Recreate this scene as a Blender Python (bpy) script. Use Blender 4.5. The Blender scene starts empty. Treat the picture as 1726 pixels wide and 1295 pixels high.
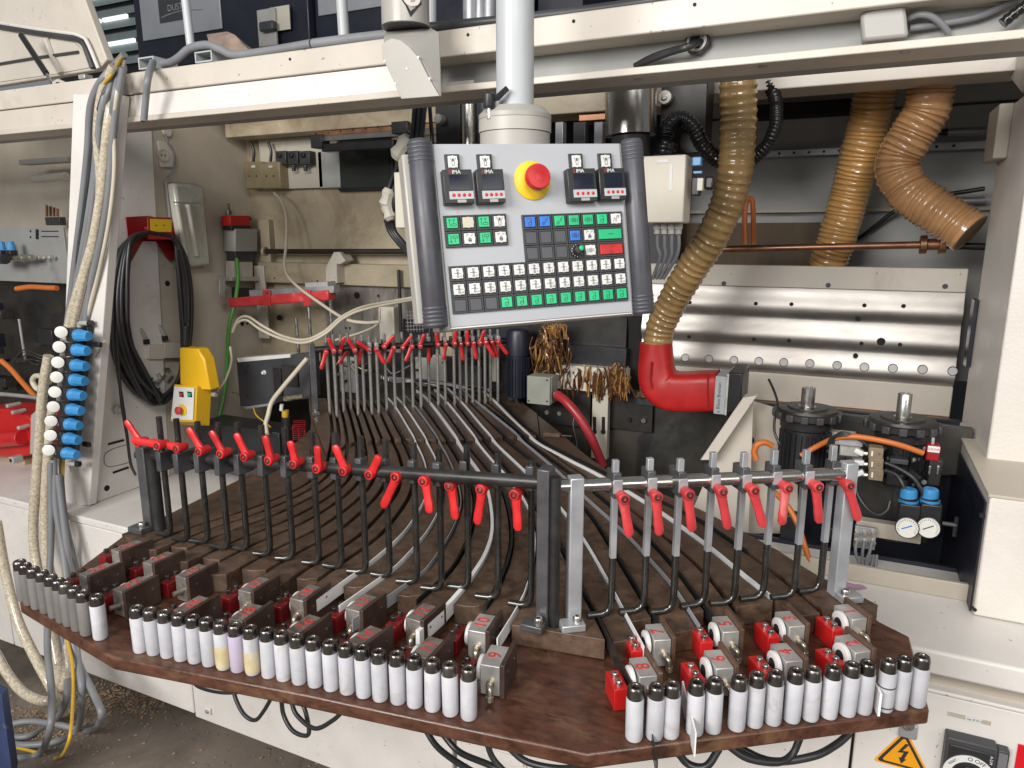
import bpy, math, random
from mathutils import Vector as V, Matrix
random.seed(7)
S = bpy.context.scene; C = S.collection; D = bpy.data; R = math.radians; PI = math.pi
# ------------------------------------------------------------------ camera
CAMZ = 1.68; FP = 1200.0; CX, CY = 863.0, 647.5
PIT, YAW = R(11.86), R(24.8)
cam = D.objects.new('camera', D.cameras.new('camera')); C.objects.link(cam); S.camera = cam
cam.data.lens = FP / 1726 * 36; cam.data.sensor_width = 36
cam.location = (0, 0, CAMZ); cam.rotation_euler = (PI / 2 - PIT, 0, YAW)
cam.data.clip_start = .05; cam.data.clip_end = 200
# ------------------------------------------------------------------ world, lamps, exposure
W = D.worlds.new('World'); S.world = W; W.use_nodes = True
bg = W.node_tree.nodes['Background']
bg.inputs[0].default_value = (.86, .92, 1, 1); bg.inputs[1].default_value = .19
def area(name, loc, to, sx, sy, e, col=(1, 1, 1)):
    l = D.lights.new(name, 'AREA'); l.shape = 'RECTANGLE'; l.size = sx; l.size_y = sy; l.energy = e; l.color = col
    o = D.objects.new(name, l); C.objects.link(o); o.location = loc
    o.rotation_euler = (V(to) - V(loc)).to_track_quat('-Z', 'Y').to_euler()
area('window_light', (-1.6, -3.0, 3.0), (-.9, 1.5, 1.0), 2.4, 1.6, 195, (1, .97, .93))
area('hall_light', (.9, -1.6, 3.6), (.1, 1.6, 1.1), 1.5, .9, 62, (1, .97, .92))
area('side_light', (3.2, -1.2, 2.6), (-.6, 2.0, 1.2), 1.6, 1.6, 26, (1, .96, .9))
S.view_settings.view_transform = 'Standard'; S.view_settings.look = 'None'
S.view_settings.exposure = .35; S.view_settings.gamma = 1
S.cycles.max_bounces = 6; S.cycles.diffuse_bounces = 3; S.cycles.glossy_bounces = 3
S.cycles.use_denoising = True
# ------------------------------------------------------------------ photo rays -> points at real depths
def ray(x, y):
    r = (x - CX) / FP; u = -(y - CY) / FP
    f = math.cos(PIT) + u * math.sin(PIT); z = -math.sin(PIT) + u * math.cos(PIT)
    return V((-f * math.sin(YAW) + r * math.cos(YAW), f * math.cos(YAW) + r * math.sin(YAW), z))
O0 = V((0, 0, CAMZ))
def pY(x, y, Y): d = ray(x, y); return O0 + d * (Y / d.y)
def pX(x, y, X): d = ray(x, y); return O0 + d * (X / d.x)
def pZ(x, y, Z): d = ray(x, y); return O0 + d * ((Z - CAMZ) / d.z)
def pN(x, y, q, n): d = ray(x, y); return O0 + d * ((q - O0).dot(n) / d.dot(n))
FWD = V((-math.sin(YAW) * math.cos(PIT), math.cos(YAW) * math.cos(PIT), -math.sin(PIT)))
def mpp(p): return (V(p) - O0).dot(FWD) / FP          # metres per photo pixel at p
# ------------------------------------------------------------------ mesh kit
WL = {}
class MB:
    def __init__(s): s.v = []; s.f = []
    def add(s, vs, fs):
        n = len(s.v); s.v += [V(p) for p in vs]; s.f += [tuple(i + n for i in q) for q in fs]; return s
    def obox(s, p, a, b, c):
        p, a, b, c = V(p), V(a), V(b), V(c)
        if a.cross(b).dot(c) < 0: a, b = b, a
        return s.add([p, p + a, p + a + b, p + b, p + c, p + a + c, p + a + b + c, p + b + c],
                     [(0, 3, 2, 1), (4, 5, 6, 7), (0, 1, 5, 4), (1, 2, 6, 5), (2, 3, 7, 6), (3, 0, 4, 7)])
    def box(s, c, z, M=None):
        M = M or Matrix.Identity(3); a, b, d = M @ V((z[0], 0, 0)), M @ V((0, z[1], 0)), M @ V((0, 0, z[2]))
        return s.obox(V(c) - (a + b + d) / 2, a, b, d)
    def prism(s, poly, vec):
        poly = [V(p) for p in poly]; vec = V(vec); n = len(poly)
        nr = V((0, 0, 0))
        for i in range(n): nr += poly[i].cross(poly[(i + 1) % n])
        if nr.dot(vec) < 0: poly.reverse()
        return s.add(poly + [p + vec for p in poly], [tuple(range(n))[::-1], tuple(range(n, 2 * n))] + [(i, (i + 1) % n, n + (i + 1) % n, n + i) for i in range(n)])
    def lathe(s, base, axis, prof, n=16):
        base, ax = V(base), V(axis).normalized()
        e = ax.orthogonal().normalized(); g = ax.cross(e); vs = []; fs = []
        for r, h in prof:
            for k in range(n):
                t = 2 * PI * k / n; vs.append(base + ax * h + (e * math.cos(t) + g * math.sin(t)) * max(r, 1e-5))
        for i in range(len(prof) - 1):
            for k in range(n):
                k2 = (k + 1) % n; fs.append((i * n + k, i * n + k2, (i + 1) * n + k2, (i + 1) * n + k))
        fs.append(tuple(range(n))[::-1]); m = (len(prof) - 1) * n; fs.append(tuple(range(m, m + n)))
        return s.add(vs, fs)
    def cyl(s, a, b, r, r2=None, n=14):
        a, b = V(a), V(b); return s.lathe(a, b - a, [(r, 0), (r if r2 is None else r2, (b - a).length)], n)
    def tube(s, pts, r, n=8):
        pts = [V(p) for p in pts]; m = len(pts); rr = r if isinstance(r, (list, tuple)) else [r] * m
        t0 = (pts[1] - pts[0]).normalized(); e = t0.orthogonal().normalized(); vs = []; fs = []
        for i, p in enumerate(pts):
            t = (pts[min(i + 1, m - 1)] - pts[max(i - 1, 0)])
            t = t.normalized() if t.length > 1e-9 else t0
            e = (e - t * e.dot(t)); e = e.normalized() if e.length > 1e-6 else t.orthogonal().normalized(); g = t.cross(e); t0 = t
            for k in range(n):
                a = 2 * PI * k / n; vs.append(p + (e * math.cos(a) + g * math.sin(a)) * rr[i])
        for i in range(m - 1):
            for k in range(n):
                k2 = (k + 1) % n; fs.append((i * n + k, i * n + k2, (i + 1) * n + k2, (i + 1) * n + k))
        fs.append(tuple(range(n))[::-1]); fs.append(tuple(range((m - 1) * n, m * n)))
        return s.add(vs, fs)
    def ball(s, c, r, n=12):
        return s.lathe(V(c) - V((0, 0, r)), (0, 0, 1), [(r * math.sin(PI * i / 8), r - r * math.cos(PI * i / 8)) for i in range(9)], n)
def crm(pts, n=8):                                     # catmull-rom through points
    pts = [V(p) for p in pts]
    if len(pts) < 3: return [pts[0].lerp(pts[-1], i / n) for i in range(n + 1)]
    q = [pts[0] * 2 - pts[1]] + pts + [pts[-1] * 2 - pts[-2]]; out = []
    for i in range(1, len(q) - 2):
        a, b, c, d = q[i - 1:i + 3]
        for k in range(n):
            t = k / n; out.append(.5 * ((2 * b) + (c - a) * t + (2 * a - 5 * b + 4 * c - d) * t * t + (3 * b - a - 3 * c + d) * t ** 3))
    return out + [pts[-1]]
def resamp(pts, step=None, n=None):
    L = [0]
    for a, b in zip(pts, pts[1:]): L.append(L[-1] + (b - a).length)
    n = n or max(2, int(L[-1] / step)); out = []; j = 0
    for i in range(n + 1):
        s = L[-1] * i / n
        while j < len(L) - 2 and L[j + 1] < s: j += 1
        out.append(pts[j].lerp(pts[j + 1], (s - L[j]) / max(1e-9, L[j + 1] - L[j])))
    return out
def props(o, label=None, cat=None, group=None, kind=None):
    for k, v in (('label', label), ('category', cat), ('group', group), ('kind', kind)):
        if v: o[k] = v
    return o
def T(name, label, cat, loc=(0, 0, 0), group=None, kind=None):
    o = D.objects.new(name, None); C.objects.link(o); o.location = loc; o.empty_display_size = .05
    WL[o.name] = V(loc); return props(o, label, cat, group, kind)
def O(name, mb, mat, parent=None, bev=0, sm=38, label=None, cat=None, group=None, kind=None):
    if parent is None:
        lo = V([min(p[i] for p in mb.v) for i in range(3)]); hi = V([max(p[i] for p in mb.v) for i in range(3)])
        off = V(((lo.x + hi.x) / 2, (lo.y + hi.y) / 2, lo.z))
    else: off = WL[parent.name]
    me = D.meshes.new(name); me.from_pydata([p - off for p in mb.v], [], mb.f); me.update()
    for p in me.polygons: p.use_smooth = True
    me.set_sharp_from_angle(angle=R(sm)); me.materials.append(mat)
    o = D.objects.new(name, me); C.objects.link(o)
    if parent is None: o.location = off
    else: o.parent = parent
    WL[o.name] = off
    if bev:
        b = o.modifiers.new('bevel', 'BEVEL'); b.width = bev; b.segments = 2; b.limit_method = 'ANGLE'; b.angle_limit = R(40)
        b.harden_normals = False
    return props(o, label, cat, group, kind)
def dup(o, loc=None, parent=None):
    c = o.copy(); C.objects.link(c)
    if parent: c.parent = parent
    for ch in list(o.children): dup(ch, None, c)
    if loc is not None: c.location = loc
    WL[c.name] = WL.get(o.name, V()); return c
def box(*a): return MB().box(*a)
def cyl(*a, **k): return MB().cyl(*a, **k)
def obox(*a): return MB().obox(*a)
def text(s, size, M4, mat, name, parent, thick=.0006, align='CENTER'):
    cu = D.curves.new('t', 'FONT'); cu.body = s; cu.size = size; cu.align_x = align; cu.align_y = 'CENTER'; cu.extrude = thick / 2; cu.resolution_u = 3
    ob = D.objects.new('t', cu); C.objects.link(ob); dg = bpy.context.evaluated_depsgraph_get()
    me = D.meshes.new_from_object(ob.evaluated_get(dg)); D.objects.remove(ob); D.curves.remove(cu)
    me.transform(M4); me.materials.clear(); me.materials.append(mat); me.name = name
    o = D.objects.new(name, me); C.objects.link(o); o.parent = parent
    me.transform(Matrix.Translation(-WL[parent.name])); WL[o.name] = WL[parent.name]; return o
def frame(o, x, y, z=None):                             # 4x4 from origin and axes
    x = V(x).normalized(); y = V(y).normalized(); z = V(z).normalized() if z is not None else x.cross(y)
    return Matrix(((x.x, y.x, z.x, o[0]), (x.y, y.y, z.y, o[1]), (x.z, y.z, z.z, o[2]), (0, 0, 0, 1)))
# ------------------------------------------------------------------ materials
def lin(h):
    if not isinstance(h, str): return tuple(h)
    h = h.lstrip('#'); c = [int(h[i:i + 2], 16) / 255 for i in (0, 2, 4)]
    return tuple(x / 12.92 if x < .04045 else ((x + .055) / 1.055) ** 2.4 for x in c)
def M(name, c, r=.5, m=0, var=.12, sc=7, bump=0, bsc=90, dirt=None, dsc=3, dth=.56, dw=.14, st=(1, 1, 1), coat=0, tr=0, emit=0, alpha=1, sss=0, rv=.07, chip=None):
    c = lin(c); mt = D.materials.new(name); mt.use_nodes = True; nt = mt.node_tree; N = nt.nodes; L = nt.links
    b = N['Principled BSDF']; tc = N.new('ShaderNodeTexCoord'); mp = N.new('ShaderNodeMapping'); mp.inputs['Scale'].default_value = st
    L.new(tc.outputs['Object'], mp.inputs['Vector'])
    oi = N.new('ShaderNodeObjectInfo'); vm = N.new('ShaderNodeVectorMath'); vm.operation = 'SCALE'; vm.inputs[0].default_value = (37, 23, 51); L.new(oi.outputs['Random'], vm.inputs['Scale']); L.new(vm.outputs[0], mp.inputs['Location'])
    n1 = N.new('ShaderNodeTexNoise'); n1.inputs['Scale'].default_value = sc; n1.inputs['Detail'].default_value = 7; n1.inputs['Roughness'].default_value = .62
    L.new(mp.outputs[0], n1.inputs['Vector'])
    rr = N.new('ShaderNodeMapRange'); rr.inputs[1].default_value = .3; rr.inputs[2].default_value = .7; L.new(n1.outputs['Fac'], rr.inputs[0])
    mx = N.new('ShaderNodeMix'); mx.data_type = 'RGBA'
    mx.inputs[6].default_value = tuple(x * (1 - var) for x in c) + (1,); mx.inputs[7].default_value = tuple(min(1, x * (1 + var)) for x in c) + (1,)
    L.new(rr.outputs[0], mx.inputs[0]); out = mx.outputs[2]
    if dirt:
        n2 = N.new('ShaderNodeTexNoise'); n2.inputs['Scale'].default_value = dsc; n2.inputs['Detail'].default_value = 9; n2.inputs['Roughness'].default_value = .7; n2.inputs['Distortion'].default_value = .6
        L.new(mp.outputs[0], n2.inputs['Vector'])
        r2 = N.new('ShaderNodeMapRange'); r2.inputs[1].default_value = dth; r2.inputs[2].default_value = dth + dw; r2.inputs[4].default_value = .85; L.new(n2.outputs['Fac'], r2.inputs[0])
        m2 = N.new('ShaderNodeMix'); m2.data_type = 'RGBA'; m2.inputs[7].default_value = lin(dirt) + (1,)
        L.new(r2.outputs[0], m2.inputs[0]); L.new(out, m2.inputs[6]); out = m2.outputs[2]
    if chip:
        n5 = N.new('ShaderNodeTexNoise'); n5.inputs['Scale'].default_value = chip; n5.inputs['Detail'].default_value = 3; L.new(mp.outputs[0], n5.inputs['Vector'])
        r5 = N.new('ShaderNodeMapRange'); r5.inputs[1].default_value = .715; r5.inputs[2].default_value = .73; r5.inputs[4].default_value = .6; L.new(n5.outputs['Fac'], r5.inputs[0])
        m5 = N.new('ShaderNodeMix'); m5.data_type = 'RGBA'; m5.inputs[7].default_value = (.10, .08, .06, 1); L.new(r5.outputs[0], m5.inputs[0]); L.new(out, m5.inputs[6]); out = m5.outputs[2]
    hs = N.new('ShaderNodeHueSaturation'); r6 = N.new('ShaderNodeMapRange'); r6.inputs[3].default_value = 1 - rv; r6.inputs[4].default_value = 1 + rv; L.new(oi.outputs['Random'], r6.inputs[0]); L.new(r6.outputs[0], hs.inputs['Value']); L.new(out, hs.inputs['Color']); out = hs.outputs[0]
    L.new(out, b.inputs['Base Color'])
    r3 = N.new('ShaderNodeMapRange'); r3.inputs[1].default_value = .3; r3.inputs[2].default_value = .7
    r3.inputs[3].default_value = max(.03, r - .09); r3.inputs[4].default_value = min(1, r + .09); L.new(n1.outputs['Fac'], r3.inputs[0]); L.new(r3.outputs[0], b.inputs['Roughness'])
    b.inputs['Metallic'].default_value = m; b.inputs['Coat Weight'].default_value = coat; b.inputs['Transmission Weight'].default_value = tr
    if sss: b.inputs['Subsurface Weight'].default_value = sss; b.inputs['Subsurface Radius'].default_value = (.006, .006, .008)
    if emit: b.inputs['Emission Color'].default_value = c + (1,); b.inputs['Emission Strength'].default_value = emit
    if bump:
        n4 = N.new('ShaderNodeTexNoise'); n4.inputs['Scale'].default_value = bsc; n4.inputs['Detail'].default_value = 4; L.new(mp.outputs[0], n4.inputs['Vector'])
        bp = N.new('ShaderNodeBump'); bp.inputs['Strength'].default_value = bump; bp.inputs['Distance'].default_value = .004
        L.new(n4.outputs['Fac'], bp.inputs['Height']); L.new(bp.outputs[0], b.inputs['Normal'])
    return mt
m_white = M('white_paint', (.70, .665, .63), .42, var=.06, bump=.05, dirt=(.42, .37, .31), dsc=2.6, dth=.61, dw=.2, rv=.02, chip=85)
m_tex = M('textured_white_paint', (.66, .62, .57), .5, var=.06, bump=.28, bsc=150, dirt=(.42, .33, .28), dsc=1.6, dth=.64, dw=.2)
m_cream = M('cream_paint', (.56, .51, .445), .42, var=.08, sc=4, bump=.05, dirt=(.36, .29, .21), dsc=2.6, dth=.57, dw=.22, rv=.03, chip=75)
m_plate = M('grey_beige_paint', (.50, .445, .37), .48, var=.08, bump=.05, dirt=(.22, .18, .15), dsc=2.2, dth=.6, dw=.2)
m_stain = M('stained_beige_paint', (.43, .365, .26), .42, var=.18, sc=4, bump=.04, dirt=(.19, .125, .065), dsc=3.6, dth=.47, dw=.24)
m_grey = M('grey_paint', (.44, .445, .43), .5, var=.08, bump=.03, dirt=(.15, .14, .12), dsc=2, dth=.62)
m_mid = M('mid_grey_plastic', (.36, .35, .33), .42, var=.06)
m_beige = M('beige_plastic', (.58, .54, .46), .4, var=.06, dirt=(.35, .27, .17), dsc=9, dth=.6)
m_warm = M('pendant_grey_paint', (.37, .355, .325), .38, var=.05, bump=.03)
m_post = M('light_grey_paint', (.43, .45, .465), .36, var=.05)
m_panel = M('panel_aluminium_grey', (.43, .445, .475), .40, m=.0, var=.04)
m_web = M('beam_web_paint', (.29, .295, .285), .5, var=.08, bump=.03, dirt=(.16, .15, .13), dsc=2.5, dth=.6)
m_dredb = M('grimy_shaded_red_block', (.17, .008, .010), .4, var=.3, dirt=(.06, .02, .018), dsc=30, dth=.55)  # grime plus the neighbouring blocks' shade, both put into the colour
m_handle = M('dark_grey_rubber', (.058, .058, .070), .42, var=.18, sc=18, dirt=(.05, .05, .05), dsc=14, dth=.6)
m_black = M('black_plastic', (.018, .018, .02), .38, var=.3)
m_dark = M('dark_grey_plastic', (.045, .046, .05), .45, var=.2)
m_key = M('dark_blank_key', (.075, .078, .088), .42, var=.1)
m_screen = M('dark_screen', (.012, .015, .028), .12, var=.1)
m_blksteel = M('blackened_steel', (.045, .043, .042), .38, m=.55, var=.35, sc=25)
m_steel = M('bright_steel', (.52, .50, .48), .28, m=.95, var=.14, sc=30)
m_rod = M('dark_oiled_steel', (.10, .096, .092), .27, m=.85, var=.22, sc=30)
m_chrome = M('polished_steel', (.50, .48, .45), .22, m=.97, var=.06, sc=8)
m_postst = M('dark_machined_steel', (.10, .10, .105), .36, m=.45, var=.25, sc=22, dirt=(.2, .14, .09), dsc=12, dth=.66)
m_lightst = M('light_machined_steel', (.42, .43, .45), .4, m=.5, var=.15, sc=16)
m_rodb = M('bright_drawn_rod', (.40, .385, .36), .26, m=.6, var=.08, sc=12)
m_alu = M('cast_aluminium', (.55, .54, .52), .42, m=.6, var=.16, sc=30)
m_alub = M('machined_aluminium', (.42, .395, .37), .44, m=.85, var=.18, sc=5, st=(1, 3, 3), dirt=(.24, .21, .19), dsc=4, dth=.5, dw=.35)
m_red = M('red_plastic', (.54, .020, .022), .36, var=.2, sc=30, dirt=(.20, .015, .015), dsc=60, dth=.6, rv=.14)
m_redp = M('red_paint', (.48, .012, .012), .42, var=.14, sc=16, dirt=(.20, .02, .015), dsc=14, dth=.6, dw=.1, chip=90)
m_dred = M('dark_red_paint', (.30, .012, .016), .36, var=.14)
m_pink = M('faded_red_paint', (.50, .040, .045), .38, var=.25, sc=14, dirt=(.60, .22, .21), dsc=14, dth=.58)
m_yel = M('yellow_plastic', (.72, .42, .015), .38, var=.1, dirt=(.18, .11, .03), dsc=9, dth=.63)
m_ylab = M('yellow_disc', (.76, .50, .02), .45, var=.05)
m_green = M('green_key', (.010, .46, .19), .3, var=.08)
m_blue = M('blue_key', (.02, .16, .62), .3, var=.08)
m_wkey = M('white_key', (.66, .66, .64), .35, var=.06)
m_ckey = M('cream_key', (.52, .48, .38), .35, var=.06)
m_kink = M('key_print', (.10, .10, .10), .5, var=.05)
m_ink = M('dark_print', (.03, .03, .03), .5, var=.05)
m_gink = M('green_print', (.004, .12, .05), .5, var=.05)
m_wink = M('white_print', (.75, .75, .75), .5, var=.03)
m_rink = M('red_marker_print', (.52, .05, .045), .55, var=.15)
m_pen = M('faint_red_pen', (.55, .30, .32), .6, var=.1)
m_sky = M('sky_blue_plastic', (.05, .26, .56), .33, var=.1)
m_wheel = M('white_nylon', (.62, .60, .60), .4, var=.06, sss=.15)
m_roll = M('white_nylon_roller', (.49, .49, .525), .36, var=.12, sc=26, sss=.15, dirt=(.34, .30, .25), dsc=26, dth=.56, dw=.16, rv=.12)
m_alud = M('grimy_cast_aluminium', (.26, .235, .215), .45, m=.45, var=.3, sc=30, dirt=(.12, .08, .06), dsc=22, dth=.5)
m_rollg = M('shaded_nylon_roller', (.15, .143, .135), .4, var=.2, sc=14)  # white nylon with the post's shade put into the colour
m_rolly = M('yellowed_nylon_roller', (.56, .46, .27), .42, var=.2, sc=30, dirt=(.52, .51, .50), dsc=34, dth=.5)
m_rollp = M('lilac_nylon_roller', (.43, .38, .49), .38, var=.08, sss=.2)
m_cap = M('dark_steel_cap', (.16, .15, .14), .26, m=.92, var=.3, sc=30)
m_wood = M('dark_laminated_wood', (.078, .046, .030), .44, var=.6, sc=40, bump=.2, bsc=160, dirt=(.125, .085, .058), dsc=12, dth=.5, dw=.22, rv=.16)
m_plat = M('reddish_dark_wood', (.074, .029, .017), .34, var=.6, sc=30, st=(1, 2, 2), bump=.1, bsc=110, dirt=(.165, .095, .05), dsc=9, dth=.53, dw=.16)
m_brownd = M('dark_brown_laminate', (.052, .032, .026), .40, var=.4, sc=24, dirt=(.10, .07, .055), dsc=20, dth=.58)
m_brown = M('brown_laminate', (.10, .058, .040), .42, var=.35, sc=22, dirt=(.19, .13, .10), dsc=18, dth=.56)
m_hose = M('amber_ribbed_hose', (.58, .325, .115), .18, var=.2, sc=14, coat=.8, sss=.1)
m_hose2 = M('pinkish_ribbed_hose', (.48, .262, .12), .19, var=.2, sc=14, coat=.8, sss=.1)
m_hoseg = M('olive_gold_ribbed_hose', (.33, .21, .085), .22, var=.25, sc=14, coat=.6)
m_bhose = M('black_ribbed_hose', (.012, .012, .013), .24, var=.2)
m_cable = M('grey_cable', (.20, .205, .22), .45, var=.12)
m_bcab = M('black_cable', (.022, .022, .024), .38, var=.25)
m_clear = M('clear_braided_hose', (.50, .43, .32), .25, var=.4, sc=120, dirt=(.66, .62, .54), dsc=160, dth=.5, coat=.4)
m_ycab = M('yellow_cable', (.55, .33, .03), .42, var=.15)
m_gcab = M('green_cable', (.09, .30, .05), .4, var=.12)
m_wcab = M('off_white_cable', (.56, .50, .40), .45, var=.12)
m_ocab = M('orange_cable', (.56, .15, .03), .4, var=.12)
m_rcab = M('red_hose', (.40, .03, .04), .35, var=.2)
m_pcab = M('lilac_cable', (.40, .22, .36), .4, var=.12)
m_copper = M('tarnished_copper', (.30, .15, .09), .36, m=.8, var=.3, sc=16)
m_stripw = M('white_edge_strip', (.76, .76, .76), .35, var=.03)
m_stripb = M('black_edge_strip', (.02, .02, .021), .28, var=.15)
m_stripg = M('grey_edge_strip', (.30, .30, .32), .3, var=.1)
m_floor = M('dusty_concrete', (.15, .122, .098), .8, var=.3, sc=3, bump=.25, bsc=50, dirt=(.055, .045, .036), dsc=1.6, dth=.52, dw=.2)
m_chip = M('wood_shavings', (.26, .175, .11), .8, var=.5, sc=30)
m_navy = M('dark_navy_paint', (.012, .014, .026), .42, var=.2)
m_hole = M('dark_recess', (.008, .008, .008), .8, var=.2)
m_soot = M('oily_black_steel', (.028, .026, .024), .4, m=.3, var=.5, sc=9, dirt=(.09, .065, .04), dsc=6, dth=.6)
m_dirtm = M('grimy_grey_metal', (.24, .225, .20), .42, m=.25, var=.25, sc=8, st=(4, 4, 1), dirt=(.09, .06, .035), dsc=7, dth=.52)
m_glue = M('amber_glue_strings', (.36, .18, .05), .25, var=.5, sc=40, dirt=(.60, .45, .22), dsc=60, dth=.58, coat=.5)
m_glue2 = M('burnt_glue', (.085, .036, .014), .34, var=.6, sc=60, dirt=(.30, .18, .07), dsc=70, dth=.6, coat=.3)
m_cloth = M('brown_rag', (.22, .16, .13), .9, var=.3, sc=20, bump=.2)
m_orange = M('orange_sign', (.85, .36, .01), .45, var=.04)
m_tealw = M('pale_green_louvre', (.40, .47, .44), .5, var=.1)
m_glow = M('daylight_slit', (.86, .9, .92), .5, emit=.9)
m_gauge = M('gauge_face', (.74, .73, .68), .3, var=.05, coat=.4)
m_bluep = M('chipped_blue_paint', (.03, .05, .13), .5, var=.3, dirt=(.2, .2, .2), dsc=9, dth=.62)
m_rubber = M('tape', (.56, .53, .46), .6, var=.15, bump=.2)
m_tan = M('tan_bed_paint', (.44, .33, .20), .5, var=.2, sc=5, dirt=(.2, .13, .07), dsc=4, dth=.56)
m_brass = M('nickel_fitting', (.50, .45, .36), .3, m=.85, var=.2, sc=40)
m_lens = M('dusty_lamp_tube', (.50, .49, .42), .3, var=.12, sc=12, dirt=(.34, .31, .25), dsc=10, dth=.6, coat=.3)
# ================================================================== setting
YF, YB = 1.46, 2.43; SL = .739
XS = pZ(150, 852, SL).x
O('floor', MB().add([(-9, -5, 0), (5, -5, 0), (5, 9, 0), (-9, 9, 0)], [(0, 1, 2, 3)]), m_floor, kind='structure')
hw = O('hall_wall', box((-2.0, 7.6, 2.6), (18, .1, 5.2)), M('hall_wall_paint', (.05, .055, .055), .7), kind='structure')
WL[hw.name] = hw.location.copy()
LZ = pY(200, 110, 7.44).z; LX = pY(110, 40, 7.44).x
for k in range(11):
    O('louvre', obox((LX, 7.44, LZ + k * .16), (9.5, 0, 0), (0, .05, .03), (0, .02, .10)), m_tealw, hw)
for (x0, x1, k) in ((LX + .3, LX + .75, 3), (LX + .8, LX + 1.3, 3), (LX, LX + 1.5, 5), (LX + .2, LX + 1.4, 1), (LX + 4.1, LX + 4.35, 1), (LX + 4.0, LX + 4.3, 3), (LX + 4.1, LX + 4.4, 4), (LX + 4.0, LX + 4.3, 0)):
    O('daylight_slit', obox((x0, 7.43, LZ + k * .16 + .105), (x1 - x0, 0, 0), (0, .03, 0), (0, 0, .05)), m_glow, hw)
chips = MB()
for k in range(1900):
    w_ = random.random()
    if w_ < .55: q = pZ(random.gauss(210, 45), random.gauss(1178, 18), 0)
    elif w_ < .9: q = pZ(random.gauss(80, 45), random.gauss(1225, 24), 0)
    else: q = pZ(random.uniform(60, 560), random.uniform(1150, 1295), 0)
    if q.y > 3.2 or q.y < .9: continue
    a = random.uniform(0, PI); s = random.uniform(.0012, .006); w = random.uniform(.0007, .0024)
    d = V((math.cos(a), math.sin(a), random.uniform(-.1, .3))) * s; n = V((-math.sin(a), math.cos(a), 0)) * w
    q = q + V((0, 0, .002)); chips.add([q - d - n, q + d - n, q + d + n + V((0, 0, .003)), q - d + n + V((0, 0, .002))], [(0, 1, 2, 3)])
O('wood_shavings', chips, m_chip, kind='stuff', label='pale wood shavings scattered on the dusty floor under the cables')
# ================================================================== the machine body
mc = T('edgebanding_machine', 'long cream painted edgebanding machine with open bay, white cabinets and top beam', 'machine', (-1, YF, 0))
def mb(name, b, m, bev=.0015, **k): return O(name, b, m, mc, bev, **k)
XL, XR = -5.0, 1.9
zt, zs, zl, zb = pY(700, 57.5, YF).z, pY(400, 138, YF).z, pY(700, 150.5, YF).z, pY(400, 190, YF).z
YU = pZ(1000, 150, zb).y
xc = pY(700, 100, YF).x
def bx(x0, x1, y0, y1, z0, z1): return obox((x0, y0, z0), (x1 - x0, 0, 0), (0, y1 - y0, 0), (0, 0, z1 - z0))
xj = pY(225, 170, YF).x
mb('top_beam', bx(xj, XR, YF, YF + .16, zs, zt), m_cream, .003)
mb('top_beam', bx(XL, xj - .003, YF + .004, YF + .16, zs, zt), m_cream, .003)
mb('beam_web', bx(XL, XR, YF + .075, YF + .16, zb + .004, zs), m_web, 0)
mb('beam_lip', bx(xj, XR, YF - .004, YU, zb, zl), m_cream, .002)
mb('beam_lip', bx(XL, xj - .003, YF, YU, zb, zl), m_cream, .002)
mb('beam_cover', bx(xj, xc, YF + .002, YF + .07, zl, zs - .003), m_white, .002)
mb('beam_cover', bx(XL, xj - .003, YF + .006, YF + .07, zl, zs - .003), m_cream, .002)
for (x, y) in ((489, 100), (789, 59), (967, 36), (1171, 8)):
    p = pY(x, y, YF); mb('bolt_hole', cyl(p + V((0, -.0012, 0)), p + V((0, .01, 0)), .0035, n=10), m_hole, 0)
for (x, y) in ((1077, 134), (1286, 112), (1526, 88)):
    p = pZ(x, y, zb); mb('slot_screw', cyl(p + V((0, 0, -.0015)), p, .009, n=14), m_lightst, 0)
# cabinets below -----------------------------------------------------------
x1, x2, x3 = pY(325, 1180, YF).x, pY(762, 1240, YF).x, pY(1436, 1240, YF).x
for a, b in ((XL, pY(12, 1020, YF).x), (pY(14, 1020, YF).x, x1), (x1 + .004, x2), (x2 + .012, x3), (x3 + .006, XR)):
    rt = b > 0 or a > x2
    mb('cabinet_door', bx(a, b, YF + (.012 if a > XL + .1 and b <= x1 + .001 else 0) * 0, YF + .03, .115 if a < x1 else .105, SL - .03 if not rt else pY(1640, 1183, YF).z), m_white, .004)
mb('cabinet_body', bx(XL, XR, YF + .032, YB, .13, SL - .02), m_dark, 0)
mb('bed_slab', bx(XL, -.02, YF - .006, YB + .05, SL - .026, SL), m_white, .004)
for (xx, yy) in ((353, 1197), (610, 1243)):
    p = pY(xx, yy, YF)
    if xx == 353:
        lk = mb('door_lock', box(p + V((0, -.004, 0)), (.022, .008, .022)), m_white, .002)
        O('lock_core', cyl(p + V((0, -.012, 0)), p, .007, n=16), m_lightst, lk, .001)
# louvred vent in the cabinet door seen under the table tip
pv0, pv1 = pY(818, 1258, YF), pY(888, 1330, YF)
vt = mb('vent_grille', bx(pv0.x, pv1.x, YF - .006, YF + .001, pv1.z, pv0.z), m_white, .002)
for k in range(6):
    z = pv0.z - .008 - k * .011; O('vent_slat', obox((pv0.x + .006, YF - .014, z - .006), (pv1.x - pv0.x - .012, 0, 0), (0, .01, .004), (0, 0, .0025)), m_white, vt)
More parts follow.
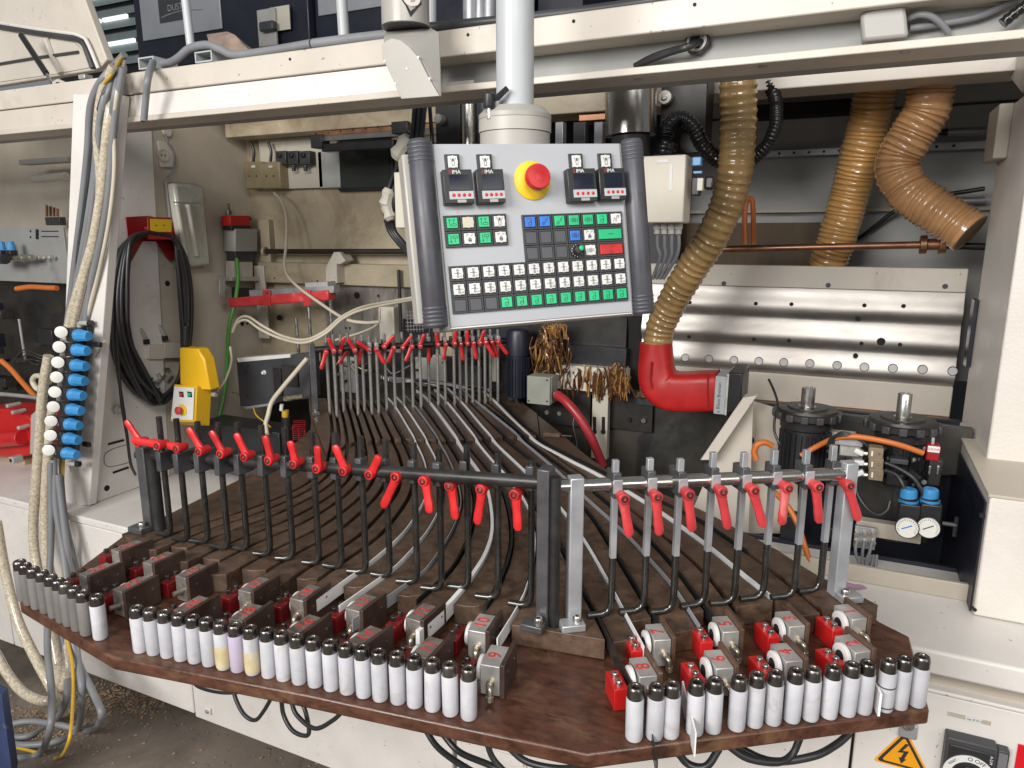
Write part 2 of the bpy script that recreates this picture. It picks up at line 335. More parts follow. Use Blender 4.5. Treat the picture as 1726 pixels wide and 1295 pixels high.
# right ledge --------------------------------------------------------------
ZR = pY(1640, 1106, YF).z
xr0 = pZ(1436, 992, ZR).x - .25
mb('ledge_top', bx(xr0, XR, YF - .012, 1.86, pY(1640, 1148, YF).z, ZR), m_white, .006)
mb('ledge_rail', bx(xr0, XR, YF - .004, YF + .05, pY(1640, 1183, YF).z, pY(1640, 1176, YF).z), m_white, .003)
mb('ledge_recess', bx(xr0, XR, YF + .02, YF + .05, pY(1640, 1176, YF).z, pY(1640, 1148, YF).z), m_plate, 0)
ub = pZ(1550, 1000, ZR)
mb('ledge_upstand', bx(xr0, XR, ub.y, ub.y + .012, ZR, pY(1550, 972, ub.y).z), m_plate, .002)
# right column -------------------------------------------------------------
cb = pZ(1640, 1038, ZR)                                  # lower box front-left corner
zbt = pY(1650, 835, cb.y).z                              # top of that box at its front
bk = pN(1622, 742, V((cb.x, 0, 0)), V((1, 0, 0)))        # sloping top, rear-left corner
cc = pZ(1662, 778, (zbt + bk.z) / 2)
mb('column_box', MB().prism([(cb.x, cb.y, ZR + .001), (cb.x, cb.y, zbt), (cb.x, bk.y, bk.z), (cb.x, bk.y + .2, bk.z), (cb.x, bk.y + .2, ZR + .001)], (1.2, 0, 0)), m_tex, .004)
mb('box_lid', MB().prism([(cb.x - .004, cb.y - .004, zbt), (cb.x - .004, cb.y - .004, zbt + .006), (cb.x - .004, bk.y, bk.z + .007), (cb.x - .004, bk.y, bk.z + .001)], (1.2, 0, 0)), m_plate, .001)
cbk = pX(1636, 600, cc.x)
mb('right_column', bx(cc.x, cc.x + 1.0, cc.y, cbk.y, zbt - .05, zb - .0), m_tex, .004)
mb('column_flange', bx(cc.x - .03, cc.x, cbk.y - .14, cbk.y, pX(1645, 292, cc.x).z, zb), m_plate, .003)
mb('column_seal', bx(cc.x - .012, cc.x - .002, cbk.y - .03, cbk.y + .02, pX(1632, 615, cc.x).z, pX(1640, 500, cc.x).z), m_navy, .001)
mb('column_bracket', MB().prism([pX(1693, 119, cc.x - .01), pX(1726, 79, cc.x - .01), (cc.x - .01, cc.y - .1, zb), (cc.x - .01, cc.y + .12, zb)], (.05, 0, 0)), m_cream, .002)
mb('compartment_wall', bx(cb.x - .004, cb.x - .001, cb.y + .02, YB, .5, zbt - .02), m_navy, 0)
for (x, y) in ((1655, 870), (1643, 1028)):
    p = pY(x, y, cb.y); mb('bolt_hole', cyl(p + V((0, -.0012, 0)), p + V((0, .01, 0)), .004, n=10), m_hole, 0)
# left column and side plate ------------------------------------------------
f0, f1 = pX(150, 852, XS), pX(210, 203, XS)              # leaning front edge
g1, g0 = pX(256, 207, XS), pX(300, 845, XS)
dx = (pZ(98, 850, SL).x - f0.x)
mb('left_column', MB().prism([f0, f1, g1, (XS, f0.y + .34, SL)], (dx, 0, 0)), m_white, .004)
mb('side_plate', MB().prism([(XS - .05, f1.y, SL), (XS - .05, f1.y, CAMZ + .25 * f1.y), (XS - .05, YB + .03, CAMZ + .25 * (YB + .03)), (XS - .05, YB + .03, SL)], (.032, 0, 0)), m_plate, .002)
yb0 = f0.y + .30
mb('side_rib', bx(XS - .02, XS - .004, yb0, YB - .28, SL, SL + .40), m_plate, .003)
def xh(x, y, r, name='bolt_hole', m=None, e=.0012, X=XS):
    p = pX(x, y, X); return mb(name, cyl(p + V((e, 0, 0)), p + V((-.01, 0, 0)), r, n=14), m or m_hole, 0)
for (x, y, r) in ((169, 426, .017), (160, 521, .016), (158, 544, .012), (134, 780, .012), (180, 823, .011)): xh(x, y, r)
for (x, y) in ((175, 557), (177, 535), (170, 602), (167, 641), (171, 625), (168, 690)): xh(x, y, .003)
for (x, y, r) in ((282, 478, .011), (421, 369, .009), (233, 550, .02), (262, 546, .02), (408, 546, .01), (417, 545, .006), (215, 765, .03), (224, 800, .02)): xh(x, y, r, X=XS - .018, e=.0014)
p = pX(196, 690, XS); mb('side_bolt', MB().cyl(p, p + V((.018, 0, 0)), .02, n=6).cyl(p, p + V((.03, 0, 0)), .01, n=10), m_alu, .001)
# raised outlines pressed in the foot of the side plate
for (x0, y0, x1_, y1_, r) in ((182, 749, 208, 742, .004), (190, 797, 216, 788, .004)):
    a, b = pX(x0, y0, XS), pX(x1_, y1_, XS); mb('slot', MB().cyl(a + V((.0016, 0, 0)), b + V((.0016, 0, 0)), r, n=6), m_hole, 0)
cq = [pY(123, 158, 1.43), pY(203, 160, 1.43), pY(150, 853, 1.525), pY(98, 849, 1.525)]
mb('column_cover', MB().prism(cq, (0, .03, 0)), m_white, .003)
lp = [pX(x, y, XS) + V((.0005, 0, 0)) for x, y in ((212, 750), (190, 757), (177, 766), (176, 780), (184, 787), (205, 783), (222, 778))]
mb('pressed_outline', MB().tube(crm(lp, 5), .0012, 5), m_dark, 0)
# back wall, left part -------------------------------------------------------
def bp(x0, y0, x1_, y1_, Y, t=.012):                      # a plate lying in plane Y between photo corners
    a, b = pY(x0, y0, Y), pY(x1_, y1_, Y); return bx(min(a.x, b.x), max(a.x, b.x), Y, Y + t, min(a.z, b.z), max(a.z, b.z))
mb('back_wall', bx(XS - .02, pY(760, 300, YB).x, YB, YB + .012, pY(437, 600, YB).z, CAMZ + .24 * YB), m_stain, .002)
mb('back_wall_lower', bx(XS, cb.x, YB + .004, YB + .02, .2, pY(437, 560, YB).z), m_soot, 0)
mb('back_wall_dark', bx(pY(700, 300, YB).x, pY(1130, 300, YB).x, YB + .18, YB + .2, .8, CAMZ + .24 * YB), m_navy, 0)
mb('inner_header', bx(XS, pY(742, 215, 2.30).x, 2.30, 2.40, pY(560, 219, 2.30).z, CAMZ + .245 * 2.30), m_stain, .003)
mb('added_shade_sheet', MB().prism([(XL, 2.05, CAMZ + .252 * 2.05), (XL, 2.80, CAMZ + .252 * 2.80), (XL, 2.80, CAMZ + .252 * 2.80 + .01), (XL, 2.05, CAMZ + .252 * 2.05 + .01)], (XR - XL, 0, 0)), m_plate, 0)  # unseen sloping sheet, added to darken the bay inside
lr = mb('guide_rail', bx(pY(524, 226, 2.27).x, pY(748, 210, 2.27).x, 2.27, 2.298, pY(524, 240, 2.27).z, pY(524, 225, 2.27).z), m_chrome, .002)
O('rail_cap', bx(pY(524, 226, 2.268).x, pY(748, 210, 2.268).x, 2.268, 2.29, pY(524, 231, 2.268).z, pY(524, 223, 2.268).z), m_copper, lr, .001)
for k in range(9):
    p = pY(532 + k * 21, 226 - k * 2.3, 2.267); O('rail_screw', cyl(p + V((0, -.001, 0)), p + V((0, .004, 0)), .0035, n=8), m_hole, lr)
mb('rail_stop', bp(524, 250, 541, 226, 2.25, .05), m_black, .002)
mb('rail_shadow_bar', bx(pY(541, 240, 2.26).x, pY(662, 231, 2.26).x, 2.262, 2.30, pY(541, 256, 2.26).z, pY(541, 243, 2.26).z), m_black, .002)
mb('rail_carriage', bx(pY(661, 220, 2.25).x, pY(688, 216, 2.25).x, 2.245, 2.268, pY(661, 226, 2.25).z, pY(661, 206, 2.25).z), m_black, .002)
mb('wall_plate', bp(537, 318, 572, 252, YB - .02, .018), m_grey, .006)
def rrect(x0, z0, x1_, z1, Y, r, n=6):
    out = []
    for cx, cz, a0 in ((x1_ - r, z1 - r, 0), (x0 + r, z1 - r, 90), (x0 + r, z0 + r, 180), (x1_ - r, z0 + r, 270)):
        for k in range(n + 1): a = R(a0 + 90 * k / n); out.append(V((cx + r * math.cos(a), Y, cz + r * math.sin(a))))
    return out
a, b = pY(571, 324, YB - .008), pY(662, 232, YB - .008)
wn = mb('window_gasket', MB().prism(rrect(a.x, a.z, b.x, b.z, YB - .016, .02), (0, .02, 0)), m_black, .003)
O('window_pane', MB().prism(rrect(a.x + .014, a.z + .014, b.x - .014, b.z - .014, YB - .019, .016), (0, .002, 0)), M('dark_glass', (.03, .035, .032), .15), wn)
mb('lower_bar', bp(436, 476, 720, 448, YB - .05, .05), m_stain, .004)
for (x, y) in ((463, 469), (535, 474)):
    p = pY(x, y, YB - .05); mb('bolt_hole', cyl(p + V((0, -.001, 0)), p + V((0, .006, 0)), .004, n=8), m_hole, 0)
mb('corner_bar', bp(428, 446, 452, 370, YB - .03, .03), m_stain, .002)
mb('edge_trim', bp(436, 570, 444, 448, YB - .06, .01), m_cream, .002)
q = [pY(x, y, YB - .10) for x, y in ((548, 452), (562, 425), (572, 425), (582, 440), (573, 446), (567, 445), (568, 478), (549, 476))]
mb('support_bracket', MB().prism(q, (0, .06, 0)), m_cream, .003)
mb('grimy_plate', bp(552, 590, 735, 478, YB - .02, .02), m_dirtm, .002)
for (x, y, r) in ((602, 498, .014), (638, 499, .006), (583, 553, .005), (590, 553, .005), (470, 536, .012)):
    p = pY(x, y, YB - .02); mb('bolt_hole', cyl(p + V((0, -.002, 0)), p + V((0, .006, 0)), r, n=12), m_hole, 0)
# back wall, right part --------------------------------------------------------
mb('upper_wall', bx(pY(1110, 300, 2.75).x, XR, 2.75, 2.78, 1.2, CAMZ + .25 * 2.75), m_grey, 0)
for (y, t) in ((190, .05), (345, .05)):
    p = pY(1300, y, 2.74)
for (x0, x1_, y0) in ((1045, 1660, 258),):
    z = pY(1400, 256, 2.73).z; rl = mb('linear_rail', bx(pY(1060, 256, 2.73).x, cc.x + .4, 2.715, 2.75, z - .012, z + .012), m_lightst, .002)
    for k in range(20):
        x = pY(1130, 256, 2.71).x + k * .047; O('rail_hole', cyl((x, 2.713, z), (x, 2.72, z), .0045, n=8), m_hole, rl)
mb('wall_seam', bx(pY(1110, 300, 2.74).x, XR, 2.744, 2.75, pY(1400, 192, 2.745).z, pY(1400, 188, 2.745).z), m_dark, 0)
mb('wall_ledge', bx(pY(1110, 300, 2.74).x, XR, 2.72, 2.75, pY(1400, 358, 2.745).z, pY(1400, 352, 2.745).z), m_plate, .001)
mb('wood_panel', bp(1040, 455, 1395, 375, 2.70, .01), M('brown_wood_board', (.10, .065, .035), .6, var=.3, sc=4, st=(6, 1, 1)), 0)  # brown wood panel with streaked tone
mb('inner_beam', bx(pY(1190, 140, 2.12).x, XR, 2.12, 2.26, pY(1420, 142, 2.12).z, CAMZ + .245 * 2.12), m_cream, .003)
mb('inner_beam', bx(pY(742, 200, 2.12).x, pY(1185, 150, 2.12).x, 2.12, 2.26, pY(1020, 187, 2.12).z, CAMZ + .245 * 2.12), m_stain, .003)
mb('inner_beam_rail', bp(975, 205, 1062, 187, 2.14, .08), m_copper, .002)
mb('dark_slot', bp(1260, 200, 1445, 165, 2.6, .08), m_hole, 0)
YA = YB - .02
zA = [pY(1400, y, YA).z for y in (449, 487, 636, 684)]
xa0, xa1 = pY(1085, 500, YA).x, pX(1640, 560, cc.x - .013).x
tb = mb('wall_band', bx(xa0, xa1, YA - .012, YA + .02, zA[1], zA[0]), m_cream, .003)
bb = mb('wall_band', bx(xa0, xa1, YA - .012, YA + .02, zA[3], zA[2]), m_cream, .003)
pr = []
H = zA[1] - zA[2]
for k in range(37):
    t = k / 36; s = (t * 3) % 1 if k < 36 else 1
    pr.append(V((xa0, YA - .004 - .013 * math.sin(PI * min(1, s) ** 1.9), zA[1] - H * t)))
am = MB(); n = len(pr)
am.add(pr + [p + V((xa1 - xa0, 0, 0)) for p in pr], [(i, i + 1, n + i + 1, n + i) for i in range(n - 1)])
al = mb('corrugated_aluminium_panel', am, m_alub, 0, sm=60)
for (x, y, r) in ((1163, 510, .006), (1274, 512, .006), (1334, 513, .006), (1457, 515, .006), (1523, 516, .006), (1161, 568, .006), (1271, 572, .006), (1330, 574, .006), (1452, 579, .006), (1485, 576, .012), (1517, 581, .006), (1446, 537, .007), (1442, 600, .007)):
    p = pY(x, y, YA - .0155); O('panel_hole', cyl(p + V((0, -.0015, 0)), p + V((0, .012, 0)), r, n=12), m_hole, al)
for i, (x, y) in enumerate(((1155, 603), (1195, 605), (1237, 607), (1279, 609), (1321, 611), (1365, 613), (1411, 616), (1457, 619), (1505, 621), (1555, 623), (1606, 626))):
    p = pY(x, y, YA - .016); O('round_plug', cyl(p + V((0, -.002, 0)), p + V((0, .012, 0)), .012, n=18), m_wheel, al, .001)
    O('plug_ring', cyl(p + V((0, -.0012, 0)), p + V((0, .01, 0)), .0136, n=18), m_dark, al)
for (x, y) in ((1220, 478), (1396, 481), (1593, 483)):
    p = pY(x, y, YA - .012); O('band_screw', cyl(p + V((0, -.001, 0)), p + V((0, .005, 0)), .0075, n=12), m_dark, tb)
for (x, y) in ((1387, 625), (1580, 635)):
    p = pY(x, y, YA - .012); O('band_screw', cyl(p + V((0, -.001, 0)), p + V((0, .005, 0)), .0075, n=12), m_dark, bb)
z = zA[3]
mb('drip_rail', bx(xa0, xa1, YA - .05, YA, z - .022, z), m_copper, .002)
mb('drip_rail_lower', bx(xa0, xa1, YA - .04, YA, z - .05, z - .026), m_dark, .002)
for k in range(7):
    x = pY(1262 + k * 62, 690, YA - .05).x; mb('rail_clip', bx(x, x + .012, YA - .06, YA - .03, z - .052, z - .018), m_black, .001)
mb('rear_web', bx(xa0, cb.x - .006, YA - .012, YA + .0, .5, z - .05), M('smeared_steel', (.075, .072, .066), .38, m=.5, var=.4, sc=5, dirt=(.03, .03, .03), dsc=4, dth=.5), 0)
# pipes across the bay ---------------------------------------------------------
a, b = pY(445, 424, 2.36), pY(735, 424, 2.36)
mb('cross_shaft', cyl(a, b, .0105), m_soot, 0); mb('shaft_collar', cyl(a, a + V((.012, 0, 0)), .02), m_stain, .001)
a, b, c_ = pY(1190, 421, 2.34), pY(1550, 413, 2.34), pY(1660, 416, 2.34)
mb('cross_shaft', cyl(a, b, .0105), m_copper, 0); mb('shaft_end', cyl(b, c_, .010), m_black, 0)
d = (b - a).normalized()
cl = mb('shaft_coupling', MB().cyl(b, b + d * .062, .016), m_copper, .001)
for k in (0, .046): O('coupling_ring', cyl(b + d * k, b + d * (k + .018), .026), m_copper, cl, .002)
a, b = pY(1597, 223, 2.68), pY(1660, 221, 2.68); mb('steel_rod', cyl(a, b, .012), m_lightst, 0); mb('rod_tip', MB().lathe(a, (-1, 0, 0), [(.0121, 0), (.010, .012), (.004, .028), (.0005, .034)]), m_black, 0)
a, b = pY(1610, 339, 2.68), pY(1660, 338, 2.68); mb('steel_rod', cyl(a, b, .011), m_lightst, 0)
# spindles behind the pendant
def pipeY(x0, y0, x1_, y1_, Y, r, m, name): return mb(name, cyl(pY(x0, y0, Y), pY(x1_, y1_, Y), r, n=28), m, .001)
pipeY(1063, 60, 1063, 229, 1.90, .066, m_chrome, 'spindle_housing'); pipeY(1063, 230, 1063, 262, 1.90, .05, m_dark, 'spindle_flange')
pipeY(788, 60, 792, 262, 1.95, .022, m_chrome, 'guide_column'); pipeY(816, 60, 820, 262, 1.97, .028, m_dark, 'guide_column')
mb('carriage_block', bp(735, 262, 775, 150, 1.98, .06), m_black, .003)
p = pY(737, 200, 1.95); mb('carriage_wheel', cyl(p, p + V((0, .03, 0)), .014), m_mid, .002)
mb('spindle_carrier', bp(1110, 262, 1195, 110, 2.0, .1), m_soot, .004)
p = pY(1123, 166, 1.99); lw = mb('idler_wheel', cyl(p + V((0, -.02, 0)), p, .018, n=24), m_alu, .002); O('wheel_hub', cyl(p + V((0, -.026, 0)), p, .008, n=12), m_steel, lw, .001)
for (x, w) in ((935, 14), (965, 22), (1000, 16)): mb('carriage_plate', bp(x, 270, x + w, 205, 2.05, .03), m_lightst if w != 22 else m_dark, .002)
# ================================================================== the feed table
ZP, ZD, ZK = 1.045, 1.080, 1.089                       # lower plate, deck, raised rear deck (tops)
ORD = ['first', 'second', 'third', 'fourth', 'fifth', 'sixth', 'seventh', 'eighth', 'ninth', 'tenth', 'eleventh', 'twelfth', 'thirteenth', 'fourteenth', 'fifteenth', 'sixteenth', 'seventeenth', 'eighteenth', 'nineteenth', 'twentieth', 'twenty-first', 'twenty-second', 'twenty-third', 'twenty-fourth']
tab = T('feed_table', 'dark wooden fan-shaped strip feed table jutting out in front of the white cabinets', 'table', (-.6, 1.2, ZP - .022))
edge = [(32, 1014), (189, 1108), (518, 1172), (800, 1232), (990, 1272), (1567, 1197), (1541, 1102), (1533, 1073), (1483, 1048), (1400, 985), (980, 800), (860, 672), (560, 690), (460, 780), (205, 905), (109, 976)]
O('base_board', MB().prism([pZ(x, y, ZP) for x, y in edge], (0, 0, -.022)), m_plat, tab, .003)
bo = MB()
for a, b, n in (((40, 1024), (186, 1110), 16), ((1010, 1278), (1560, 1204), 15)):
    for k in range(n):
        t = (k + .5) / n; p = pZ(a[0] + (b[0] - a[0]) * t, a[1] + (b[1] - a[1]) * t, ZP - .022) + V((0, .014, 0)); bo.cyl(p + V((0, 0, -.007)), p + V((0, 0, .002)), .009, n=10)
O('bolt_heads', bo, m_black, tab, kind='stuff')
# lanes: photo tracks on the deck, left to right
K = {0: [(205, 936), (250, 917), (277, 906), (330, 886), (420, 858), (485, 832), (522, 812), (545, 790), (557, 762), (560, 730), (556, 694), (552, 672)],
     7: [(385, 1050), (455, 1003), (525, 953), (580, 920), (612, 897), (647, 860), (670, 828), (678, 795), (672, 765), (655, 730), (639, 696), (624, 676)],
     11: [(560, 1068), (610, 1040), (687, 986), (715, 966), (738, 935), (760, 900), (773, 868), (777, 845), (768, 805), (745, 755), (697, 687), (678, 668)],
     13: [(690, 1080), (740, 1039), (782, 992), (800, 967), (819, 935), (829, 897), (826, 851), (815, 812), (785, 767), (723, 682), (700, 662)],
     14: [(778, 1068), (821, 1022), (842, 981), (856, 948), (863, 907), (858, 862), (847, 828), (825, 795), (790, 752), (739, 682), (716, 660)],
     15: [(830, 1095), (872, 1027), (886, 997), (899, 948), (902, 914), (897, 877), (882, 842), (855, 806), (815, 760), (751, 680), (728, 658)]}
Rr = [[(740, 655), (766, 682), (800, 725), (850, 785), (905, 858), (950, 930), (982, 995), (1012, 1050), (1050, 1130), (1085, 1190)],
      [(750, 655), (780, 685), (823, 736), (884, 795), (935, 846), (982, 908), (1027, 986), (1056, 1041), (1085, 1095), (1100, 1125)],
      [(762, 655), (786, 677), (850, 740), (920, 795), (987, 859), (1030, 922), (1076, 998), (1110, 1053), (1150, 1120), (1165, 1150)],
      [(773, 655), (797, 677), (868, 735), (930, 787), (982, 836), (1055, 902), (1082, 931), (1131, 986), (1170, 1045), (1195, 1085)],
      [(782, 655), (808, 678), (880, 738), (945, 787), (998, 827), (1085, 902), (1137, 957), (1183, 1018), (1240, 1090), (1265, 1120)],
      [(792, 656), (818, 679), (885, 732), (960, 785), (1027, 830), (1099, 887), (1183, 960), (1238, 1027), (1275, 1065), (1290, 1080)],
      [(803, 656), (827, 675), (889, 736), (950, 772), (1012, 804), (1096, 854), (1186, 917), (1250, 969), (1329, 1033), (1380, 1080)],
      [(814, 656), (839, 676), (900, 735), (1000, 788), (1116, 847), (1186, 882), (1238, 917), (1299, 960), (1375, 1022), (1400, 1045)]]
fx = [277, 305, 336, 372, 404, 443, 480, 525, 561, 602, 643, 687, 728, 772, 821, 877]
NS = 44
def ln(pts): return resamp(crm([pZ(x, y, ZD) for x, y in pts], 8), n=NS)
KL = {k: ln(v) for k, v in K.items()}; ks = sorted(KL); lanes = []
for j in range(16):
    if j in KL: lanes.append(KL[j]); continue
    a = max(k for k in ks if k < j); b = min(k for k in ks if k > j); w = (fx[j] - fx[a]) / (fx[b] - fx[a])
    lanes.append([p.lerp(q, w) for p, q in zip(KL[a], KL[b])])
for v in Rr: lanes.append(ln(v[::-1]))
def side(pts, i):                                       # unit normal to the right of travel (towards the rear)
    t = (pts[min(i + 1, len(pts) - 1)] - pts[max(i - 1, 0)]); return V((t.y, -t.x, 0)).normalized()
# the front limit of the deck, as a line of real points
fl = [pZ(x, y, ZD) for x, y in ((190, 912), (250, 924), (360, 967), (488, 990), (577, 1006), (670, 1022), (764, 1040), (870, 1054), (1000, 1082), (1110, 1066), (1167, 1056), (1273, 1042), (1375, 1030), (1490, 1020))]
rl_ = [pZ(x, y, ZD) for x, y in ((505, 800), (590, 752), (660, 746), (760, 748), (830, 744), (885, 740), (935, 742), (1010, 782))]
def cut(pts, line):                                      # arc index where a lane crosses a polyline
    for i in range(len(pts) - 1):
        a, b = pts[i], pts[i + 1]
        for c, d in zip(line, line[1:]):
            r, s = b - a, d - c; den = r.x * s.y - r.y * s.x
            if abs(den) < 1e-12: continue
            t = ((c.x - a.x) * s.y - (c.y - a.y) * s.x) / den; u = ((c.x - a.x) * r.y - (c.y - a.y) * r.x) / den
            if 0 <= t <= 1 and 0 <= u <= 1: return i + t
    return None
def at(pts, s): i = min(int(s), len(pts) - 2); return pts[i].lerp(pts[i + 1], s - i)
G = .0050                                                # half the groove width
def plank(L, Rt, zt_, zb_, s0l, s0r, s1l, s1r, n, gl=G, gr=G, name='plank', ch=0):
    lo = []; ro = []
    for k in range(n + 1):
        t = k / n
        sl = s0l + (s1l - s0l) * t; sr = s0r + (s1r - s0r) * t
        lo.append(at(L, sl) + side(L, int(sl)) * gl); ro.append(at(Rt, sr) - side(Rt, int(sr)) * gr)
    if ch:                                               # chamfered front corner
        c = (lo[0] - ro[0]).normalized(); e = (ro[1] - ro[0]).normalized(); m = min(ch, (lo[0] - ro[0]).length * .6)
        ro = [ro[0] + c * m] + [ro[0] + e * m * .55] + ro[1:]; lo = [lo[0]] + [lo[0].lerp(lo[1], .3)] + lo[1:]
    b = MB(); m = len(lo); vs = [V((p.x, p.y, zt_)) for p in lo] + [V((p.x, p.y, zt_)) for p in ro] + [V((p.x, p.y, zb_)) for p in lo] + [V((p.x, p.y, zb_)) for p in ro]; fs = []
    for i in range(m - 1):
        fs += [(i, m + i, m + i + 1, i + 1), (2 * m + i, 2 * m + i + 1, 3 * m + i + 1, 3 * m + i), (i, i + 1, 2 * m + i + 1, 2 * m + i), (m + i, 3 * m + i, 3 * m + i + 1, m + i + 1)]
    fs += [(0, 2 * m, 3 * m, m), (m - 1, 2 * m - 1, 4 * m - 1, 3 * m - 1)]
    b.add(vs, fs); return O(name, b, m_wood, tab, .0012, sm=30)
S0 = [cut(p, fl) or 2 for p in lanes]; SM = [cut(p, rl_) or NS * .72 for p in lanes]
marg0 = [(205, 900), (274, 873), (350, 838), (429, 801), (480, 778), (505, 755), (520, 735), (524, 715), (524, 700), (520, 672)]
marg1 = [(1480, 1020), (1415, 986), (1374, 969), (1307, 925), (1250, 896), (1174, 856), (1020, 790), (935, 722), (880, 680), (850, 656)]
LM, RM = ln(marg0), ln(marg1)
SM0, SM1 = NS * .78, NS * .76
for j in range(23):
    if j == 15: continue
    L, Rt = lanes[j], lanes[j + 1]
    st = .9 if j % 2 else -.2                            # the ends are stepped in pairs
    plank(L, Rt, ZD, ZP + .001, max(.2, S0[j] + st), max(.2, S0[j + 1] + st), SM[j], SM[j + 1], 26, ch=.02 if j < 15 else 0)
    plank(L, Rt, ZK, ZP + .001, SM[j] + .12, SM[j + 1] + .12, NS - 1, NS - 1, 12, ch=.012)
plank(LM, lanes[0], ZD, ZP + .001, 0, S0[0], SM0, SM[0], 26, gl=0); plank(LM, lanes[0], ZK, ZP + .001, SM0 + .2, SM[0] + .2, NS - 1, NS - 1, 12, gl=0)
plank(lanes[23], RM, ZD, ZP + .001, S0[23], 0, SM[23], SM1, 24, gr=0); plank(lanes[23], RM, ZD + .004, ZP + .001, SM[23] + .2, SM1 + .2, NS - 1, NS - 1, 12, gr=0)
plank(lanes[15], lanes[16], ZD, ZP + .001, S0[15], S0[16], SM[15], SM[16], 26); plank(lanes[15], lanes[16], ZK, ZP + .001, SM[15] + .12, SM[16] + .12, NS - 1, NS - 1, 12)
# small blocks lying at the deck's right rear edge
a = pZ(930, 735, ZK); O('packing_piece', box(a + V((0, 0, .004)), (.05, .012, .012), Matrix.Rotation(.2, 3, 'Z')), m_brown, tab, .001)
O('stub_axle', cyl(a + V((.03, .004, .004)), a + V((.06, .01, .004)), .0018, n=6), m_steel, tab)
# edge strips lying in the grooves ------------------------------------------------
def strip(j, m, s0, s1, label, zt_=None, off=0, tw=0, h=.022, th=.0017):
    L = lanes[j]; b = MB(); n = int((s1 - s0) * 2.5) + 4; top = []; bot = []
    for k in range(n + 1):
        s = s0 + (s1 - s0) * k / n; p = at(L, s) + side(L, int(s)) * off; nrm = side(L, int(s))
        up = (ZD + .006) if s < SM[j] else ZK + .006
        f = max(0, min(1, (s - SM[j] + 1.5) / 3)); up = ZD + .006 + (ZK - ZD) * f * f * (3 - 2 * f)
        w = tw * math.sin(PI * min(1, max(0, (s - s0) / max(.1, (s1 - s0))))) if tw else 0
        top.append(V((p.x, p.y, up)) + nrm * (th / 2 + w)); bot.append(V((p.x, p.y, up - h)) + nrm * (th / 2))
    m_ = len(top); q = [V(side(L, int(s0))) * -th] * m_
    vs = top + bot + [p + d for p, d in zip(top, q)] + [p + d for p, d in zip(bot, q)]; fs = []
    for i in range(m_ - 1):
        fs += [(i, i + 1, m_ + i + 1, m_ + i), (2 * m_ + i, 3 * m_ + i, 3 * m_ + i + 1, 2 * m_ + i + 1), (i, 2 * m_ + i, 2 * m_ + i + 1, i + 1), (m_ + i, m_ + i + 1, 3 * m_ + i + 1, 3 * m_ + i)]
    fs += [(0, m_, 3 * m_, 2 * m_), (m_ - 1, 3 * m_ - 1, 4 * m_ - 1, 2 * m_ - 1)]
    b.add(vs, fs); o = O('edge_strip', b, m, None, 0, sm=60, label=label, cat='edge strip', group='edge strips lying in the table grooves'); return o
lanelab = lambda j: 'groove %s from the left' % ORD[j]
for j in (0, 1, 2, 3, 4, 5, 6, 7): pass
strip(8, m_stripb, 22, NS - 1, 'thin black edge strip in the ninth groove from the left of the deck')
strip(9, m_stripw, 2, NS - 1, 'pale edge strip with bright front end in the tenth groove from the left')
strip(10, m_stripw, 2, NS - 1, 'thin white edge strip in the eleventh groove, left of the wide white one')
strip(11, m_stripg, 1, NS - 1, 'grey edge strip with pale face at the front, in the twelfth groove from the left')
strip(12, m_stripb, 3, NS - 1, 'black edge strip just left of the wide white strip')
strip(13, m_stripw, .5, NS - .5, 'wide white edge strip curving through the middle of the table', th=.0075, h=.024)
strip(14, m_stripb, 2, NS - 1, 'broad black edge strip curving right beside the wide white one', th=.005)
strip(15, m_stripw, .5, NS - 1, 'pale edge strip ending behind the block numbered 9')
strip(16, m_stripb, 0, NS - 1, 'black edge strip running out to the red block beside number 8')
strip(17, m_stripw, 1, NS - 1, 'thin white edge strip running between the two middle posts to block 7')
strip(18, m_stripb, 2, 30, 'black edge strip in the groove left of block 6')
strip(19, m_stripg, 1, NS - 1, 'grey edge strip passing under the third rod of the right rack')
strip(20, m_stripb, 2, 34, 'black edge strip under the fourth rod of the right rack')
strip(22, m_stripw, 3, NS - .5, 'white edge strip along the right side of the deck to block 3', th=.0042)
strip(23, m_stripb, 6, NS - 2, 'black edge strip in the rightmost groove of the deck')
# rear bundle of strips that leave the deck towards the feeder on the left
bl = []
for k in range(14):
    y0 = 662 - k * .9; x0 = 838 - k * 9
    a = pZ(x0, y0, ZK + .004 + .002 * (k % 3)); b_ = pZ(640 + k * 2, 638 + k * .6, ZK + .03); c_ = a.lerp(b_, .5) + V((0, .02, .004))
    mm = (m_stripb, m_stripg, m_stripb, m_stripw)[k % 4]
    t = MB(); pts = crm([a, c_, b_], 8)
    vs = [p for p in pts] + [p + V((0, 0, .011)) for p in pts] + [p + V((.0003, .0012, 0)) for p in pts] + [p + V((.0003, .0012, .011)) for p in pts]; n = len(pts); fs = []
    for i in range(n - 1): fs += [(i, i + 1, n + i + 1, n + i), (2 * n + i, 3 * n + i, 3 * n + i + 1, 2 * n + i + 1), (n + i, n + i + 1, 3 * n + i + 1, 3 * n + i)]
    t.add(vs, fs); bl.append((t, mm))
for t, mm in bl: O('edge_strip', t, mm, None, 0, label='thin strip end bending left behind the rear rods', cat='edge strip', group='strip ends bundled behind the rear rods')
